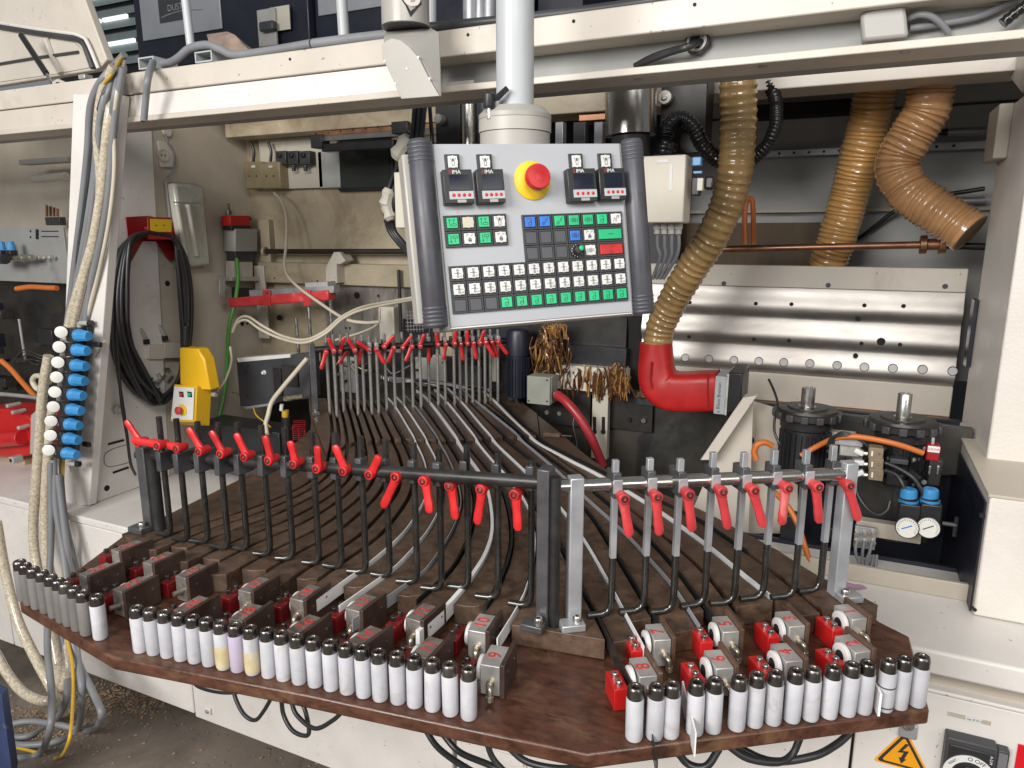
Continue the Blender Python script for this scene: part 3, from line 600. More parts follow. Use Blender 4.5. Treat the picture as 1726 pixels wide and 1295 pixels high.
# loose strip ends at the front edge on the right
def loose(x0, y0, x1_, y1_, z0, z1, m, lab, h=.03, th=.0014):
    a, b_ = pZ(x0, y0, z0), pZ(x1_, y1_, z1); d = V((b_.y - a.y, a.x - b_.x, 0)).normalized() * th
    t = MB().prism([a, b_, b_ + V((0, 0, h)), a + V((0, 0, h))], d); O('edge_strip', t, m, None, 0, label=lab, cat='edge strip')
loose(1150, 1185, 1172, 1276, ZP + .0, ZP - .006, m_stripw, 'white strip end sticking out past the board edge between two rollers', h=.034, th=.002)
loose(1078, 1150, 1108, 1310, ZP + .02, ZP - .02, m_stripb, 'black strip end hanging over the board edge beside the first right roller', h=.022)
loose(1474, 1188, 1483, 1208, ZP + .001, ZP + .001, m_stripw, 'short white strip end standing at the taped roller', h=.034, th=.003)
# ================================================================== white guide rollers along the edge
rol = T('guide_roller', 'x', 'roller', (0, 0, 0))
RR, RH = .0113, .075
O('sleeve', MB().lathe((0, 0, 0), (0, 0, 1), [(RR * .9, .0), (RR, .003), (RR, .0565), (RR * .94, .0585)], 20), m_roll, rol)
O('cap', MB().lathe((0, 0, .0585), (0, 0, 1), [(RR * .93, 0), (RR * .93, .0105), (RR * .88, .0138), (RR * .78, .0155), (RR * .52, .0155), (RR * .46, .0145), (RR * .44, .006)], 20), m_cap, rol, 0, sm=50)
O('socket', MB().cyl((0, 0, .065), (0, 0, .0662), RR * .47, n=14), m_hole, rol)
first = [True]
def roller(x, y, label, group, m=None, sc=1):
    p = pZ(x, y, ZP); u = V((p.x, p.y, 0)).normalized() * RR * .8; p = p + V((u.x, u.y, .001))
    o = rol if first[0] else dup(rol); first[0] = False; o.location = p; o['label'] = label; o['group'] = group; o.scale = (1, 1, sc); WL[o.name] = p
    o.rotation_euler = (random.uniform(-.012, .012), random.uniform(-.012, .012), random.uniform(0, 6))
    for c in o.children:
        if c.name.startswith('sleeve') and m:
            if m is m_rolly:
                O('yellow_film', MB().lathe(p + V((0, 0, .004)), (0, 0, 1), [(RR + .0004, 0), (RR + .0006, .001), (RR + .0007, .016), (RR + .0004, .030), (RR + .0001, .034)], 14), m_rolly, o); continue
            c.data = c.data.copy(); c.data.materials[0] = m
    return o
xs = [(239, 1102), (262, 1106), (285, 1111), (308, 1116), (331, 1120), (355, 1125), (379, 1131), (403, 1135), (428, 1140), (455, 1145), (480, 1150), (506, 1156), (533, 1161), (560, 1167), (587, 1173), (614.5, 1179), (642, 1185), (672, 1190), (700, 1196), (730, 1202), (760, 1210), (790.5, 1217)]
for i, (x, y) in enumerate(xs):
    lab = '%s white roller from the left in the long front row' % ORD[i]; m = None
    if i == 6: lab, m = 'white roller with yellow lower half torn open, seventh in the long front row', m_rolly
    if i == 7: lab, m = 'lilac tinted roller between the two yellowed ones in the front row', m_rollp
    if i == 8: lab, m = 'yellowed roller right of the lilac one in the front row', m_rolly
    if i == 21: lab = 'white roller with brown marks at the right end of the long front row'
    roller(x, y, lab, 'white rollers in the long front row', m)
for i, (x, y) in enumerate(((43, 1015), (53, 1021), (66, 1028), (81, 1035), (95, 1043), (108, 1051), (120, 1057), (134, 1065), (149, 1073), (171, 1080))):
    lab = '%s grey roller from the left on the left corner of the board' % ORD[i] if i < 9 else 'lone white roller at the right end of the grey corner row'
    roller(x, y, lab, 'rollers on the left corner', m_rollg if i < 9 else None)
rx = [(1068, 1253), (1102, 1251), (1129, 1248), (1170, 1243), (1200, 1239), (1240, 1235), (1270, 1229), (1301, 1225), (1333, 1221), (1364, 1218), (1395, 1214), (1426, 1210), (1453, 1206), (1489, 1202), (1513.5, 1198), (1543.5, 1194)]
for i, (x, y) in enumerate(rx):
    lab = '%s white roller from the left in the right front row' % ORD[i]
    if i == 13: lab = 'white roller with dark rings beside the short white strip end'
    if i == 15: lab = 'white roller at the far right end of the board'
    o = roller(x, y, lab, 'white rollers in the right front row')
    if i == 13:
        for zz in (.036, .006):
            O('dark_ring', MB().lathe(o.location + V((0, 0, zz)), (0, 0, 1), [(RR + .0003, 0), (RR + .0006, .001), (RR + .0003, .002)], 18), m_dark, o)
# ================================================================== numbered clamping blocks
def block(px_, py_, j, num, right, label):
    tl = pZ(px_, py_, ZP + .045); L = lanes[j]
    i0 = min(range(len(L)), key=lambda i: (L[i] - V((tl.x, tl.y, ZD))).length); t = (L[min(i0 + 5, NS)] - L[max(i0 - 1, 0)]); t.z = 0; t.normalize(); r = V((t.y, -t.x, 0))
    base = V((tl.x, tl.y, ZP))
    rt = T('clamp_block', label, 'clamp block', base, 'numbered strip clamping blocks')
    Bw, Bd, Bh = (.026, .046, .044) if right else (.029, .052, .046)
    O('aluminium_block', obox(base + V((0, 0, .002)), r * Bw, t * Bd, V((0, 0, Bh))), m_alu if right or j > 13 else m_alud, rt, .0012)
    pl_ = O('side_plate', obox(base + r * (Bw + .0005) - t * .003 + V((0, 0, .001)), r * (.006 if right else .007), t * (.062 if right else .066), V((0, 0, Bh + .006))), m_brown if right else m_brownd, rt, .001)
    for s in (.014, .048): p = base + r * (Bw + (.0066 if right else .0076)) + t * s + V((0, 0, .034)); O('plate_screw', MB().cyl(p, p + r * .001, .0022, n=8), m_steel, pl_)
    wc = base - r * .006 + t * (.020 if right else .026) + V((0, 0, .031 if right else .0262))
    O('guide_wheel', MB().lathe(wc - r * .0035, r, [(.008, 0), (.016, 0), (.0182, .0012), (.0182, .006), (.016, .0072), (.008, .0072)], 26), m_wheel, rt, .0004)
    O('wheel_hub', cyl(wc - r * .0042, wc + r * .0062, .0085, n=16), m_hole, rt)
    rb = base - r * .036 - t * .004
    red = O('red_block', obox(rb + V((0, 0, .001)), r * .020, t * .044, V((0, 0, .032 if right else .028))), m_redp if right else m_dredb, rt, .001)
    for s in (.010, .028):
        p = rb + r * .009 + t * s + V((0, 0, .033)); O('socket_screw', MB().lathe(p, (0, 0, 1), [(.0045, 0), (.0045, .0065), (.0036, .0075), (.0022, .0075), (.002, .004)], 12), m_steel if right else m_cap, red)
    f = base + r * .016 + V((0, 0, .022))
    el = [f, f - t * .008, f - t * .013 + V((0, 0, -.003)) + r * .002, f - t * .016 + V((0, 0, -.016)) + r * .003]
    fit = MB().tube(crm(el, 4), .0046, 10).cyl(f, f - t * .004, .0062, n=8).cyl(el[3] + V((0, 0, .006)), el[3] + V((0, 0, -.001)), .0056, n=8)
    if right or j > 4: O('elbow_fitting', fit, m_brass, rt)
    else: O('push_fitting', cyl(f, f - t * .016 - r * .004, .0048, n=10), m_brass, rt)
    ctr = base + r * Bw * .5 + t * Bd * .5 + V((0, 0, .002 + Bh + .0006))
    sx, sy = (-t, r) if not right else (t, -r)
    text(str(num), .028, frame(ctr, t, -r), m_rink, 'painted_number', rt)
    return rt
LB = [(187, 929, 23, 0), (132, 970, 24, 1), (240, 950, 21, 2), (189, 996, 22, 3), (295, 973, 19, 4), (292, 1031, 20, 5), (401, 997, 17, 6), (385, 1046, 18, 7), (488, 1011, 15, 8), (482, 1065, 16, 9), (582, 1028, 13, 10), (584, 1084, 14, 11), (683, 1044, 12, 12), (692, 1106, 11, 13), (788, 1065, 10, 14), (809, 1123, 9, 15)]
for x, y, num, j in LB:
    row = 'rear' if LB.index((x, y, num, j)) % 2 == 0 else 'front'
    block(x, y, j, num, False, '%s block of the %s clamping block pair from the left, red %d painted on top' % (row, ORD[LB.index((x, y, num, j)) // 2], num))
RB = [(1103, 1081, 7, 17), (1078, 1143, 8, 16), (1219, 1067, 5, 19), (1207, 1129, 6, 18), (1331, 1058, 3, 21), (1325, 1117, 4, 20), (1437, 1046, 1, 23), (1442, 1102, 2, 22)]
for x, y, num, j in RB:
    block(x, y, j, num, True, 'white-wheeled clamping block, %s one of the %s pair on the right, red %d on top' % ('front' if num % 2 == 0 else 'rear', {7: 'leftmost', 8: 'leftmost', 5: 'second', 6: 'second', 3: 'third', 4: 'third', 1: 'rightmost', 2: 'rightmost'}[num], num))
# ================================================================== rod racks
def rodZ(x, y, P): return pN(x, y, P, V((P.x, P.y, 0)).normalized()).z    # height of a photo row above a foot
def lever(p, ax, tipdir, Ln, parent, m, s=1.0):
    e = p + ax * .024 * s; b = MB().lathe(p, ax, [(.0075 * s, 0), (.0085 * s, .012 * s), (.0092 * s, .021 * s), (.0085 * s, .0245 * s)], 12)
    o = O('clamp_lever', b, m, parent, .0008)
    d = tipdir.normalized(); q = e - ax * .009 * s; w = d.cross(ax).normalized()
    pts = [(0, .0095, .0075), (.25, .0078, .006), (.55, .0072, .0052), (.70, .0080, .0052), (.92, .0078, .0048), (1, .0045, .0035)]
    vs = []; fs = []
    for t, a, c in pts:
        ctr = q + d * Ln * t + ax * (.006 * s * t)
        for k in range(8):
            an = 2 * PI * (k + .5) / 8; vs.append(ctr + w * a * s * math.cos(an) + ax * c * s * math.sin(an))
    for i in range(len(pts) - 1):
        for k in range(8): fs.append((i * 8 + k, i * 8 + (k + 1) % 8, i * 8 + 8 + (k + 1) % 8, i * 8 + 8 + k))
    fs += [tuple(range(8))[::-1], tuple(range(len(vs) - 8, len(vs)))]
    O('lever_arm', MB().add(vs, fs), m, o, .0005, sm=50)
    O('lever_screw', MB().lathe(e - ax * .001 * s, ax, [(.0058 * s, 0), (.0055 * s, .0025 * s), (.0030 * s, .003 * s), (.0026 * s, .001 * s)], 12), m_cap if s == 1 else m_steel, o)
    return o
def projdir(p, ax, tip):                                  # direction, square to ax, that points at a photo point
    q = pN(tip[0], tip[1], p, ax); return (q - p)
# --- left rack
lrk = T('rod_rack', 'long dark rod rack with round bar across the left side of the feed table', 'rack', pZ(600, 970, ZD), 'rod racks on the feed table')
PL, PC = pZ(258, 890, ZD), pZ(922, 1050, ZD)
zL = rodZ(240, 752, PL); zC = rodZ(905, 788, PC)
barv = (PC - PL); barv.z = 0; bd = barv.normalized(); bn = V((bd.y, -bd.x, 0))           # bn towards the camera
zBL, zBC = rodZ(244, 768, PL), rodZ(912, 815, PC)
def post(nm, P, z, w, dp, m, par, foot=True, sgn=1):
    O(nm, obox(P - bd * w / 2 - bn * dp / 2 + V((0, 0, .0)), bd * w, bn * dp, V((0, 0, z - ZD))), m, par, .002)
    if foot:
        O('post_foot', obox(P - bd * (w / 2 + .016 * (sgn > 0)) + bn * dp * .45 - V((0, 0, 0)), bd * (w + .016), bn * .026, V((0, 0, .012))), m, par, .002)
        c = P + bn * (dp * .5 + .012) + V((0, 0, .012)); O('foot_bolt', MB().lathe(c, (0, 0, 1), [(.007, 0), (.007, .008), (.006, .0095), (.0035, .0095), (.0032, .004)], 14), m_steel, par)
post('rack_post', PL, zL, .024, .026, m_postst, lrk); O('round_post', cyl(PL + bd * .02, PL + bd * .02 + V((0, 0, zL - ZD - .01)), .012, n=16), m_blksteel, lrk)
post('rack_post', PC - bd * .004, zC, .020, .028, m_postst, lrk); O('round_post', cyl(PC + bd * .013 + bn * .004, PC + bd * .013 + bn * .004 + V((0, 0, zC - ZD - .012)), .0085, n=16), m_blksteel, lrk)
ba, bb_ = V((PL.x, PL.y, zBL)), V((PC.x, PC.y, zBC))
O('round_bar', cyl(ba - bd * .02, bb_ - bd * .012, .0105, n=20), m_blksteel, lrk)
LR = [(264, 703, 289, 908, 265, 902), (297, 706, 318, 917, 293, 911), (329, 711, 352, 919, 320, 915), (366, 713, 386, 930, 357, 924), (400, 712, 418, 932, 391, 926), (440, 717, 457, 940, 429, 937), (483, 721, 495, 947, 466, 945), (523, 728, 539, 955, 511, 952), (561, 730, 577, 962, 546, 957), (606, 736, 618, 970, 586, 967), (649, 740, 658, 977, 627, 972), (693, 747, 704, 987, 669, 984), (739, 756, 745, 999, 711, 995), (781, 749, 790, 997, 754, 992), (833, 762, 840, 1014, 802, 1009), (891, 774, 895, 1028, 858, 1021)]
LV = [(230, 747, 217, 708), (264, 752, 227, 741), (296, 757, 258, 743), (334, 762, 322, 720), (370, 766, 360, 725), (410, 771, 402, 729), (451, 777, 451, 733), (493, 783, 493, 742), (532, 791, 539, 750), (577, 795, 568, 749), (621, 801, 643, 767), (665, 805, 649, 853), (712, 812, 728, 862), (756, 820, 771, 873), (809, 826, 807, 881), (866, 835, 876, 892)]
def rodclamp(F, ztop, tip, zbar, barp, bdir, bnrm, lv, tp, mr, ml, label, group, sq=None, s=1.0, rr=.0057, blk=True, side_=-1, mb_=None):
    # F: foot (bend), tip: end of the foot, barp: point of the bar nearest this rod
    rt = T('rod_clamp', label, 'rod clamp', F, group)
    f = F + V((0, 0, rr)); tdir = (tip - F); tdir.z = 0; u = tdir.normalized(); c = .014 * s
    body = [V((F.x, F.y, ztop))] if not sq else [V((F.x, F.y, sq))]
    path = body + [f + V((0, 0, c * 1.6))] + [f + V((0, 0, c * 1.6)) * (1 - t) ** 2 * 1 + V((0, 0, 0)) + u * c * 1.2 * t * t for t in (.3, .6, 1)] + [f + tdir]
    path = [V(p) for p in path]
    if s < 1: path = [V((F.x, F.y, ztop)), V((F.x, F.y, F.z - .01))]
    O('guide_rod', MB().tube(path, rr * s ** .3, 10), mr, rt, 0)
    if sq: O('square_shank', obox(V((F.x, F.y, sq)) - bdir * .0048 - bnrm * .0048, bdir * .0096, bnrm * .0096, V((0, 0, ztop - sq))), m_lightst, rt, .0008)
    rx_ = V((F.x, F.y, zbar)); d0 = (barp - rx_).dot(-bnrm)
    w = .013 * s
    O('clamp_body', obox(rx_ - bdir * (w / 2) + bnrm * .012 * s - V((0, 0, .020 * s)), bdir * w, -bnrm * (d0 + .034 * s), V((0, 0, .040 * s))), mb_ or m_postst, rt, .0015)
    if sq: O('clamp_face', obox(rx_ - bdir * .0075 + bnrm * .0123 - V((0, 0, .011)), bdir * .015, bnrm * .004, V((0, 0, .022))), m_lightst, rt, .001)
    hub = rx_ + bdir * .006 * s * side_ + bnrm * (.012 * s)
    q = pN(lv[0], lv[1], hub + bnrm * .024 * s, bnrm); hub = V((q.x, q.y, q.z)) - bnrm * .024 * s
    lever(hub, bnrm, projdir(hub + bnrm * .015 * s, bnrm, tp), projdir(hub + bnrm * .015 * s, bnrm, tp).length, rt, ml, s)
    return rt
for k in range(16):
    tx, ty, x, y, ex, ey = LR[k]; F = pZ(x, y, ZD); E_ = pZ(ex, ey, ZD); zt_ = rodZ(tx, ty, F)
    t = (F - PL).dot(bd) / barv.length; bpnt = ba.lerp(bb_, t)
    rodclamp(F, zt_, E_, bpnt.z, bpnt, bd, bn, LV[k][:2], LV[k][2:], m_rod, m_red, '%s black rod with red clamp lever from the left on the left rack' % ORD[k] if k < 15 else 'black rod with red clamp lever next to the middle post of the left rack', 'black rods with red levers on the left rack')
# --- right rack
rrk = T('rod_rack', 'short bright rod rack with round bar across the right side of the feed table', 'rack', pZ(1200, 1010, ZD), 'rod racks on the feed table')
QL, QR = pZ(966, 1046, ZD), pZ(1398, 1003, ZD)
bd2 = (QR - QL); bd2.z = 0; L2 = bd2.length; bd2.normalize(); bn2 = V((bd2.y, -bd2.x, 0))
bd_, bn_ = bd, bn; bd, bn = bd2, bn2
zQL, zQR = rodZ(966, 803, QL), rodZ(1412, 778, QR); zb1, zb2 = rodZ(966, 818, QL), rodZ(1406, 797, QR)
post('rack_post', QL, zQL, .022, .022, m_lightst, rrk); post('rack_post', QR + bd2 * .012, zQR, .022, .022, m_lightst, rrk, sgn=-1)
b1, b2 = V((QL.x, QL.y, zb1)), V((QR.x, QR.y, zb2))
O('round_bar', cyl(b1 - bd2 * .028, b2 + bd2 * .006, .0105, n=22), m_chrome, rrk)
O('bar_end', cyl(b1 - bd2 * .036, b1 - bd2 * .028, .014, n=18), m_blksteel, rrk, .001)
RRd = [(1037, 775, 1029.5, 1040, 990, 1043, 940), (1093, 772, 1085, 1033, 1044, 1037, 936), (1144.5, 773, 1134, 1034, 1096, 1037, 936), (1198, 762, 1187, 1022, 1147, 1028, 928), (1251, 762, 1237, 1020, 1196, 1022, 925), (1305, 758, 1286, 1011, 1247, 1015, 916), (1358, 758, 1338, 1008, 1299, 1012, 916), (1409, 751, 1381.5, 998, 1345, 1002, 912)]
RV = [(1053, 842, 1059, 902), (1109, 839, 1109, 899), (1163, 835, 1164, 893), (1219, 830, 1224, 889), (1273, 828, 1284, 886), (1330, 824, 1314, 882), (1381, 822, 1377, 879), (1434, 820, 1443, 875)]
for k in range(8):
    tx, ty, x, y, ex, ey, sy = RRd[k]; F = pZ(x, y, ZD); E_ = pZ(ex, ey, ZD); t = max(0, (F - QL).dot(bd2) / L2); bpnt = b1.lerp(b2, t)
    rodclamp(F, rodZ(tx, ty, F), E_, bpnt.z, bpnt, bd2, bn2, RV[k][:2], RV[k][2:], m_rod, m_pink, '%s square-shank rod with faded red lever from the left, right rack' % ORD[k], 'steel rods with faded red levers on the right rack', sq=rodZ(x, sy, F), side_=1)
bd, bn = bd_, bn_
# --- rear rack
brk = T('rod_rack', 'rear rod rack with crowded red levers at the back end of the feed table', 'rack', pZ(700, 680, ZK), 'rod racks on the feed table')
BL_, BR_ = pZ(532, 697, ZK), pZ(860, 672, ZK)
bd3 = (BR_ - BL_); bd3.z = 0; L3 = bd3.length; bd3.normalize(); bn3 = V((bd3.y, -bd3.x, 0))
bd_, bn_ = bd, bn; bd, bn = bd3, bn3
z1, z2 = rodZ(526, 580, BL_), rodZ(858, 560, BR_)
O('rack_post', obox(BL_ - bd * .010 - bn * .012, bd * .020, bn * .024, V((0, 0, z1 - ZK))), m_postst, brk, .002)
O('rack_post', obox(BR_ - bd * .010 - bn * .012, bd * .020, bn * .024, V((0, 0, z2 - ZK))), m_postst, brk, .002)
for P in (BL_, BR_):
    O('post_foot', obox(P - bd * .012 + bn * .012, bd * .024, bn * .022, V((0, 0, .012))), m_postst, brk, .001)
    c = P + bn * .024 + V((0, 0, .012)); O('foot_bolt', cyl(c, c + V((0, 0, .010)), .007, n=8), m_steel, brk)
c1, c2 = V((BL_.x, BL_.y, rodZ(527, 590, BL_))), V((BR_.x, BR_.y, rodZ(858, 574, BR_)))
O('round_bar', cyl(c1, c2, .011, n=16), m_blksteel, brk)
BR = [(546, 567, 556, 694), (558.5, 564, 568, 699), (569, 564.5, 580, 692), (582, 562, 591.5, 689), (596, 568, 604, 697), (607, 565, 615, 691), (620, 567, 627, 695), (632, 569, 638.7, 695), (646, 563, 652, 691), (661, 564, 666.5, 688.5), (674, 560, 681, 684), (690, 562, 696.5, 686), (704.5, 565, 710, 685.6), (719, 562, 724, 678.6), (733, 560, 739, 682), (747, 560, 751, 680), (762, 558, 766.5, 682), (772, 558, 776, 678.6), (783, 557, 786.5, 677.5), (794, 556, 797, 677), (804, 556, 808, 678), (814.6, 556, 818, 679), (824.4, 555, 827, 674.6), (836, 555, 839.5, 676)]
BV = [(550, 594, 541, 622), (563, 592, 553, 569), (573, 592.6, 580, 568), (585.5, 590.5, 571, 613), (598.5, 591, 586, 570), (609.5, 590, 602.5, 615.5), (622.6, 590, 601, 575.5), (635, 589, 647.7, 612.6), (648, 585, 664, 565.6), (664, 587, 653, 611), (679, 587, 693, 567), (694.7, 585, 683, 609), (708.8, 584.4, 715, 562.7), (723, 583, 722.4, 609), (739, 582, 734.6, 560.4), (752, 581.5, 746.8, 606.8), (767, 580, 767, 557), (777, 581, 780, 607), (788.5, 580, 786.8, 557), (799, 579, 802, 605), (810, 579, 815.7, 557), (819.8, 578, 832, 601), (830, 577.8, 839.5, 601), (840.6, 576.7, 854.6, 597)]
for k in range(24):
    tx, ty, x, y = BR[k]; F = pZ(x, y, ZK); t = (F - BL_).dot(bd) / L3; bpnt = c1.lerp(c2, t)
    F2 = V((bpnt.x, bpnt.y, ZK)) + bn * .026; F2 = V((F.x, F.y, ZK))
    rodclamp(F2, rodZ(tx, ty, F2), F2 - bd * .028, bpnt.z + .004, bpnt, bd, bn, BV[k][:2], BV[k][2:], m_rodb, m_red, '%s thin steel rod with red lever from the left on the rear rack' % ORD[k], 'thin rods with red levers on the rear rack', s=.95, rr=.0056, mb_=m_lightst if k in (6, 7, 13, 15, 17, 19, 21, 22, 23) else m_postst)
bd, bn = bd_, bn_
# ================================================================== pendant control panel on its arm
import bmesh
CR = V((math.cos(YAW), math.sin(YAW), 0)); CU = V((-math.sin(YAW) * math.sin(PIT), math.cos(YAW) * math.sin(PIT), math.cos(PIT)))
def cw(x, y, z): return CR * x - CU * y + FWD * z
e1 = cw(.945, -.107, .308).normalized(); e2 = -cw(.082, .994, .066); e2 = (e2 - e1 * e2.dot(e1)).normalized(); e3 = e1.cross(e2)
TLp = O0 + (FWD + CR * ((730 - CX) / FP) - CU * ((243 - CY) / FP)) * 1.1338
pan = T('operator_pendant', 'grey pendant control panel with red emergency stop and rows of white and green keys', 'control panel', TLp)
pan.matrix_world = frame(TLp, e1, e2, e3); WL[pan.name] = V((0, 0, 0))
def pl(x, y): q = pN(x, y, TLp, e3) - TLp; return V((q.dot(e1), q.dot(e2), 0))
PW, PH = .33, .2926
def pb(n, b, m, bev=.0008, p=None, **k): return O(n, b, m, p or pan, bev, **k)
def lb(x0, y0, x1, y1, z0, z1): return obox((x0, y0, z0), (x1 - x0, 0, 0), (0, y1 - y0, 0), (0, 0, z1 - z0))
pb('front_plate', lb(0, -PH, PW, 0, -.004, 0), m_panel, .001)
pb('housing', lb(-.012, -PH - .006, PW + .008, .002, -.085, -.0045), m_warm, .004)
pb('bottom_lip', lb(0, -PH - .003, PW, -PH - .0002, -.03, -.001), m_white, .001)
def handle(a, b, r):
    a, b = V(a), V(b); d = b - a; L = d.length
    h = pb('handle', MB().lathe(a, d, [(r * .88, 0), (r, .004), (r, L - .004), (r * .88, L)], 26), m_handle, 0)
    for s in (0.004, L - .034):
        ri = MB()
        for k in range(5): ri.lathe(a + d.normalized() * (s + k * .0066), d, [(r * .99, 0), (r * 1.035, .0012), (r * 1.035, .004), (r * .99, .0052)], 26)
        pb('grip_ribs', ri, m_handle, 0, h)
ha, hb = pl(707, 236), pl(736, 553); hc, hd = pl(1062, 236), pl(1081, 530)
handle((ha.x, ha.y, -.004), (hb.x, hb.y, -.004), .0195); handle((hc.x + .004, hc.y, -.004), (hd.x + .006, hd.y, -.004), .0195)
pb('side_cheek', lb(-.048, -PH + .01, -.012, -.01, -.06, -.02), m_warm, .003); pb('side_cheek', lb(PW + .008, -PH + .01, PW + .04, -.01, -.06, -.02), m_warm, .003)
# emergency stop
c = pl(897, 305); es = pb('emergency_stop_ring', MB().lathe(c, (0, 0, 1), [(.032, 0), (.032, .002), (.026, .006), (.014, .007)], 40), m_ylab, 0)
es2 = pb('emergency_stop_button', MB().lathe(c + V((0, 0, .006)), (0, 0, 1), [(.0125, 0), (.0135, .012), (.0205, .0145), (.0215, .018), (.0212, .024), (.019, .028), (.0, .0305)], 36), m_red, 0, sm=50)
gr = MB()
for k in range(24):
    a = 2 * PI * k / 24; d = V((math.cos(a), math.sin(a), 0)); gr.box(c + d * .0142 + V((0, 0, .013)), (.002, .0022, .010), Matrix.Rotation(a, 3, 'Z'))
pb('ribbed_collar', gr, m_dred, 0, es2)
ar = MB()
for k in range(3):
    a0 = 2 * PI * k / 3; pts = [c + V((.0085 * math.cos(a0 + t), .0085 * math.sin(a0 + t), .0355)) for t in (0, .4, .8, 1.2, 1.5)]; ar.tube(pts, .0005, 4)
pb('turn_arrows', ar, m_dred, 0, es2)
# keys ------------------------------------------------------------------------
def arrows(b, z, s=1, up=1, bar=1, dn=1):
    def line(p, q, w=.0009): p, q = V((*p, z)), V((*q, z)); d = (q - p).normalized(); n = V((-d.y, d.x, 0)) * w / 2 * s; b.add([p - n, q - n, q + n, p + n], [(0, 1, 2, 3)])
    return line
def glyph(key, kind, x, y, z, s, ink, num=None):
    b = MB()
    def ln_(p, q, w=.0008):
        p, q = V((x + p[0] * s, y + p[1] * s, z)), V((x + q[0] * s, y + q[1] * s, z)); d = (q - p).normalized(); n = V((-d.y, d.x, 0)) * w / 2
        b.add([p - n, q - n, q + n, p + n], [(0, 1, 2, 3)])
    def ci(cx, cy, r, n=10):
        for k in range(n): a, a2 = 2 * PI * k / n, 2 * PI * (k + 1) / n; ln_((cx + r * math.cos(a), cy + r * math.sin(a)), (cx + r * math.cos(a2), cy + r * math.sin(a2)), .0009)
    def arr(cx, y0, y1, w):
        sg = 1 if y1 > y0 else -1; m = y1 - sg * w
        ln_((cx - w * .4, y0), (cx - w * .4, m)); ln_((cx + w * .4, y0), (cx + w * .4, m)); ln_((cx - w, m), (cx, y1)); ln_((cx + w, m), (cx, y1)); ln_((cx - w, m), (cx - w * .4, m)); ln_((cx + w, m), (cx + w * .4, m)); ln_((cx - w * .4, y0), (cx + w * .4, y0))
    if kind == 'updown': arr(0, .08, .42, .13); arr(0, -.08, -.42, .13); ln_((-.36, 0), (.36, 0)); ln_((-.14, .03), (.14, .03), .0007)
    if kind == 'up': ln_((-.28, -.35), (-.28, .35)); ln_((-.28, .35), (-.36, .2)); ln_((-.28, .35), (-.2, .2)); ln_((-.1, -.3), (.36, -.3)); ln_((-.1, -.3), (-.1, -.1)); ln_((.36, -.3), (.36, -.1)); ln_((-.1, -.1), (.36, -.1)); ln_((.13, -.1), (.13, .3)); ln_((0, .3), (.26, .3))
    if kind == 'down': ln_((-.28, .35), (-.28, -.35)); ln_((-.28, -.35), (-.36, -.2)); ln_((-.28, -.35), (-.2, -.2)); ln_((-.1, .3), (.36, .3)); ln_((-.1, .3), (-.1, .1)); ln_((.36, .3), (.36, .1)); ln_((-.1, .1), (.36, .1)); ln_((.13, .1), (.13, -.3))
    if kind == 'lamp': ln_((-.34, .4), (-.16, .1)); ln_((.34, .4), (.16, .1)); ci(0, .2, .08); ln_((0, .34), (0, .1), .003); ln_((-.14, .05), (.14, .05)); ln_((-.14, .05), (-.1, -.4)); ln_((.14, .05), (.1, -.4)); ln_((-.1, -.4), (.1, -.4))
    if kind == 'drop': ci(0, -.18, .16); ln_((0, .1), (-.14, -.1)); ln_((0, .1), (.14, -.1)); ln_((0, -.1), (0, -.26), .004); ln_((-.3, .36), (-.1, .36)); ln_((-.3, .2), (-.3, .36)); ln_((.1, .25), (.36, .36))
    if kind == 'ring': ci(-.05, -.18, .17); ln_((.12, -.18), (.12, .3)); ln_((.12, .3), (-.1, .3)); ln_((-.3, .3), (-.16, .3))
    if kind == 'switch': ci(-.22, -.22, .12); ln_((-.12, -.14), (.2, .1)); ln_((.2, .1), (.06, .14)); ln_((.06, .14), (.3, .36))
    if kind == 'gear': ci(0, 0, .2); ci(0, 0, .09); ln_((-.34, -.2), (-.34, .2)); ln_((.34, -.2), (.34, .2))
    if kind == 'wave': ln_((-.36, -.3), (-.2, .1)); ln_((-.2, .1), (0, -.3)); ln_((-.1, -.36), (.1, .3)); ln_((.1, .3), (.34, .3)); ln_((.34, .3), (.24, .05)); ln_((.24, .05), (.1, .3))
    if kind == 'bar': ln_((-.35, 0), (.35, 0)); ln_((0, -.1), (0, .1))
    if kind == 'off': ci(-.05, -.3, .16); ln_((-.2, .3), (.25, .3))
    if b.v: O('key_symbol', b, ink, key, 0)
    if num: text(str(num), s * .26, frame((x + s * .3, y - s * .30, z), (1, 0, 0), (0, 1, 0)), ink, 'key_number', key, .0002)
FRM = {}
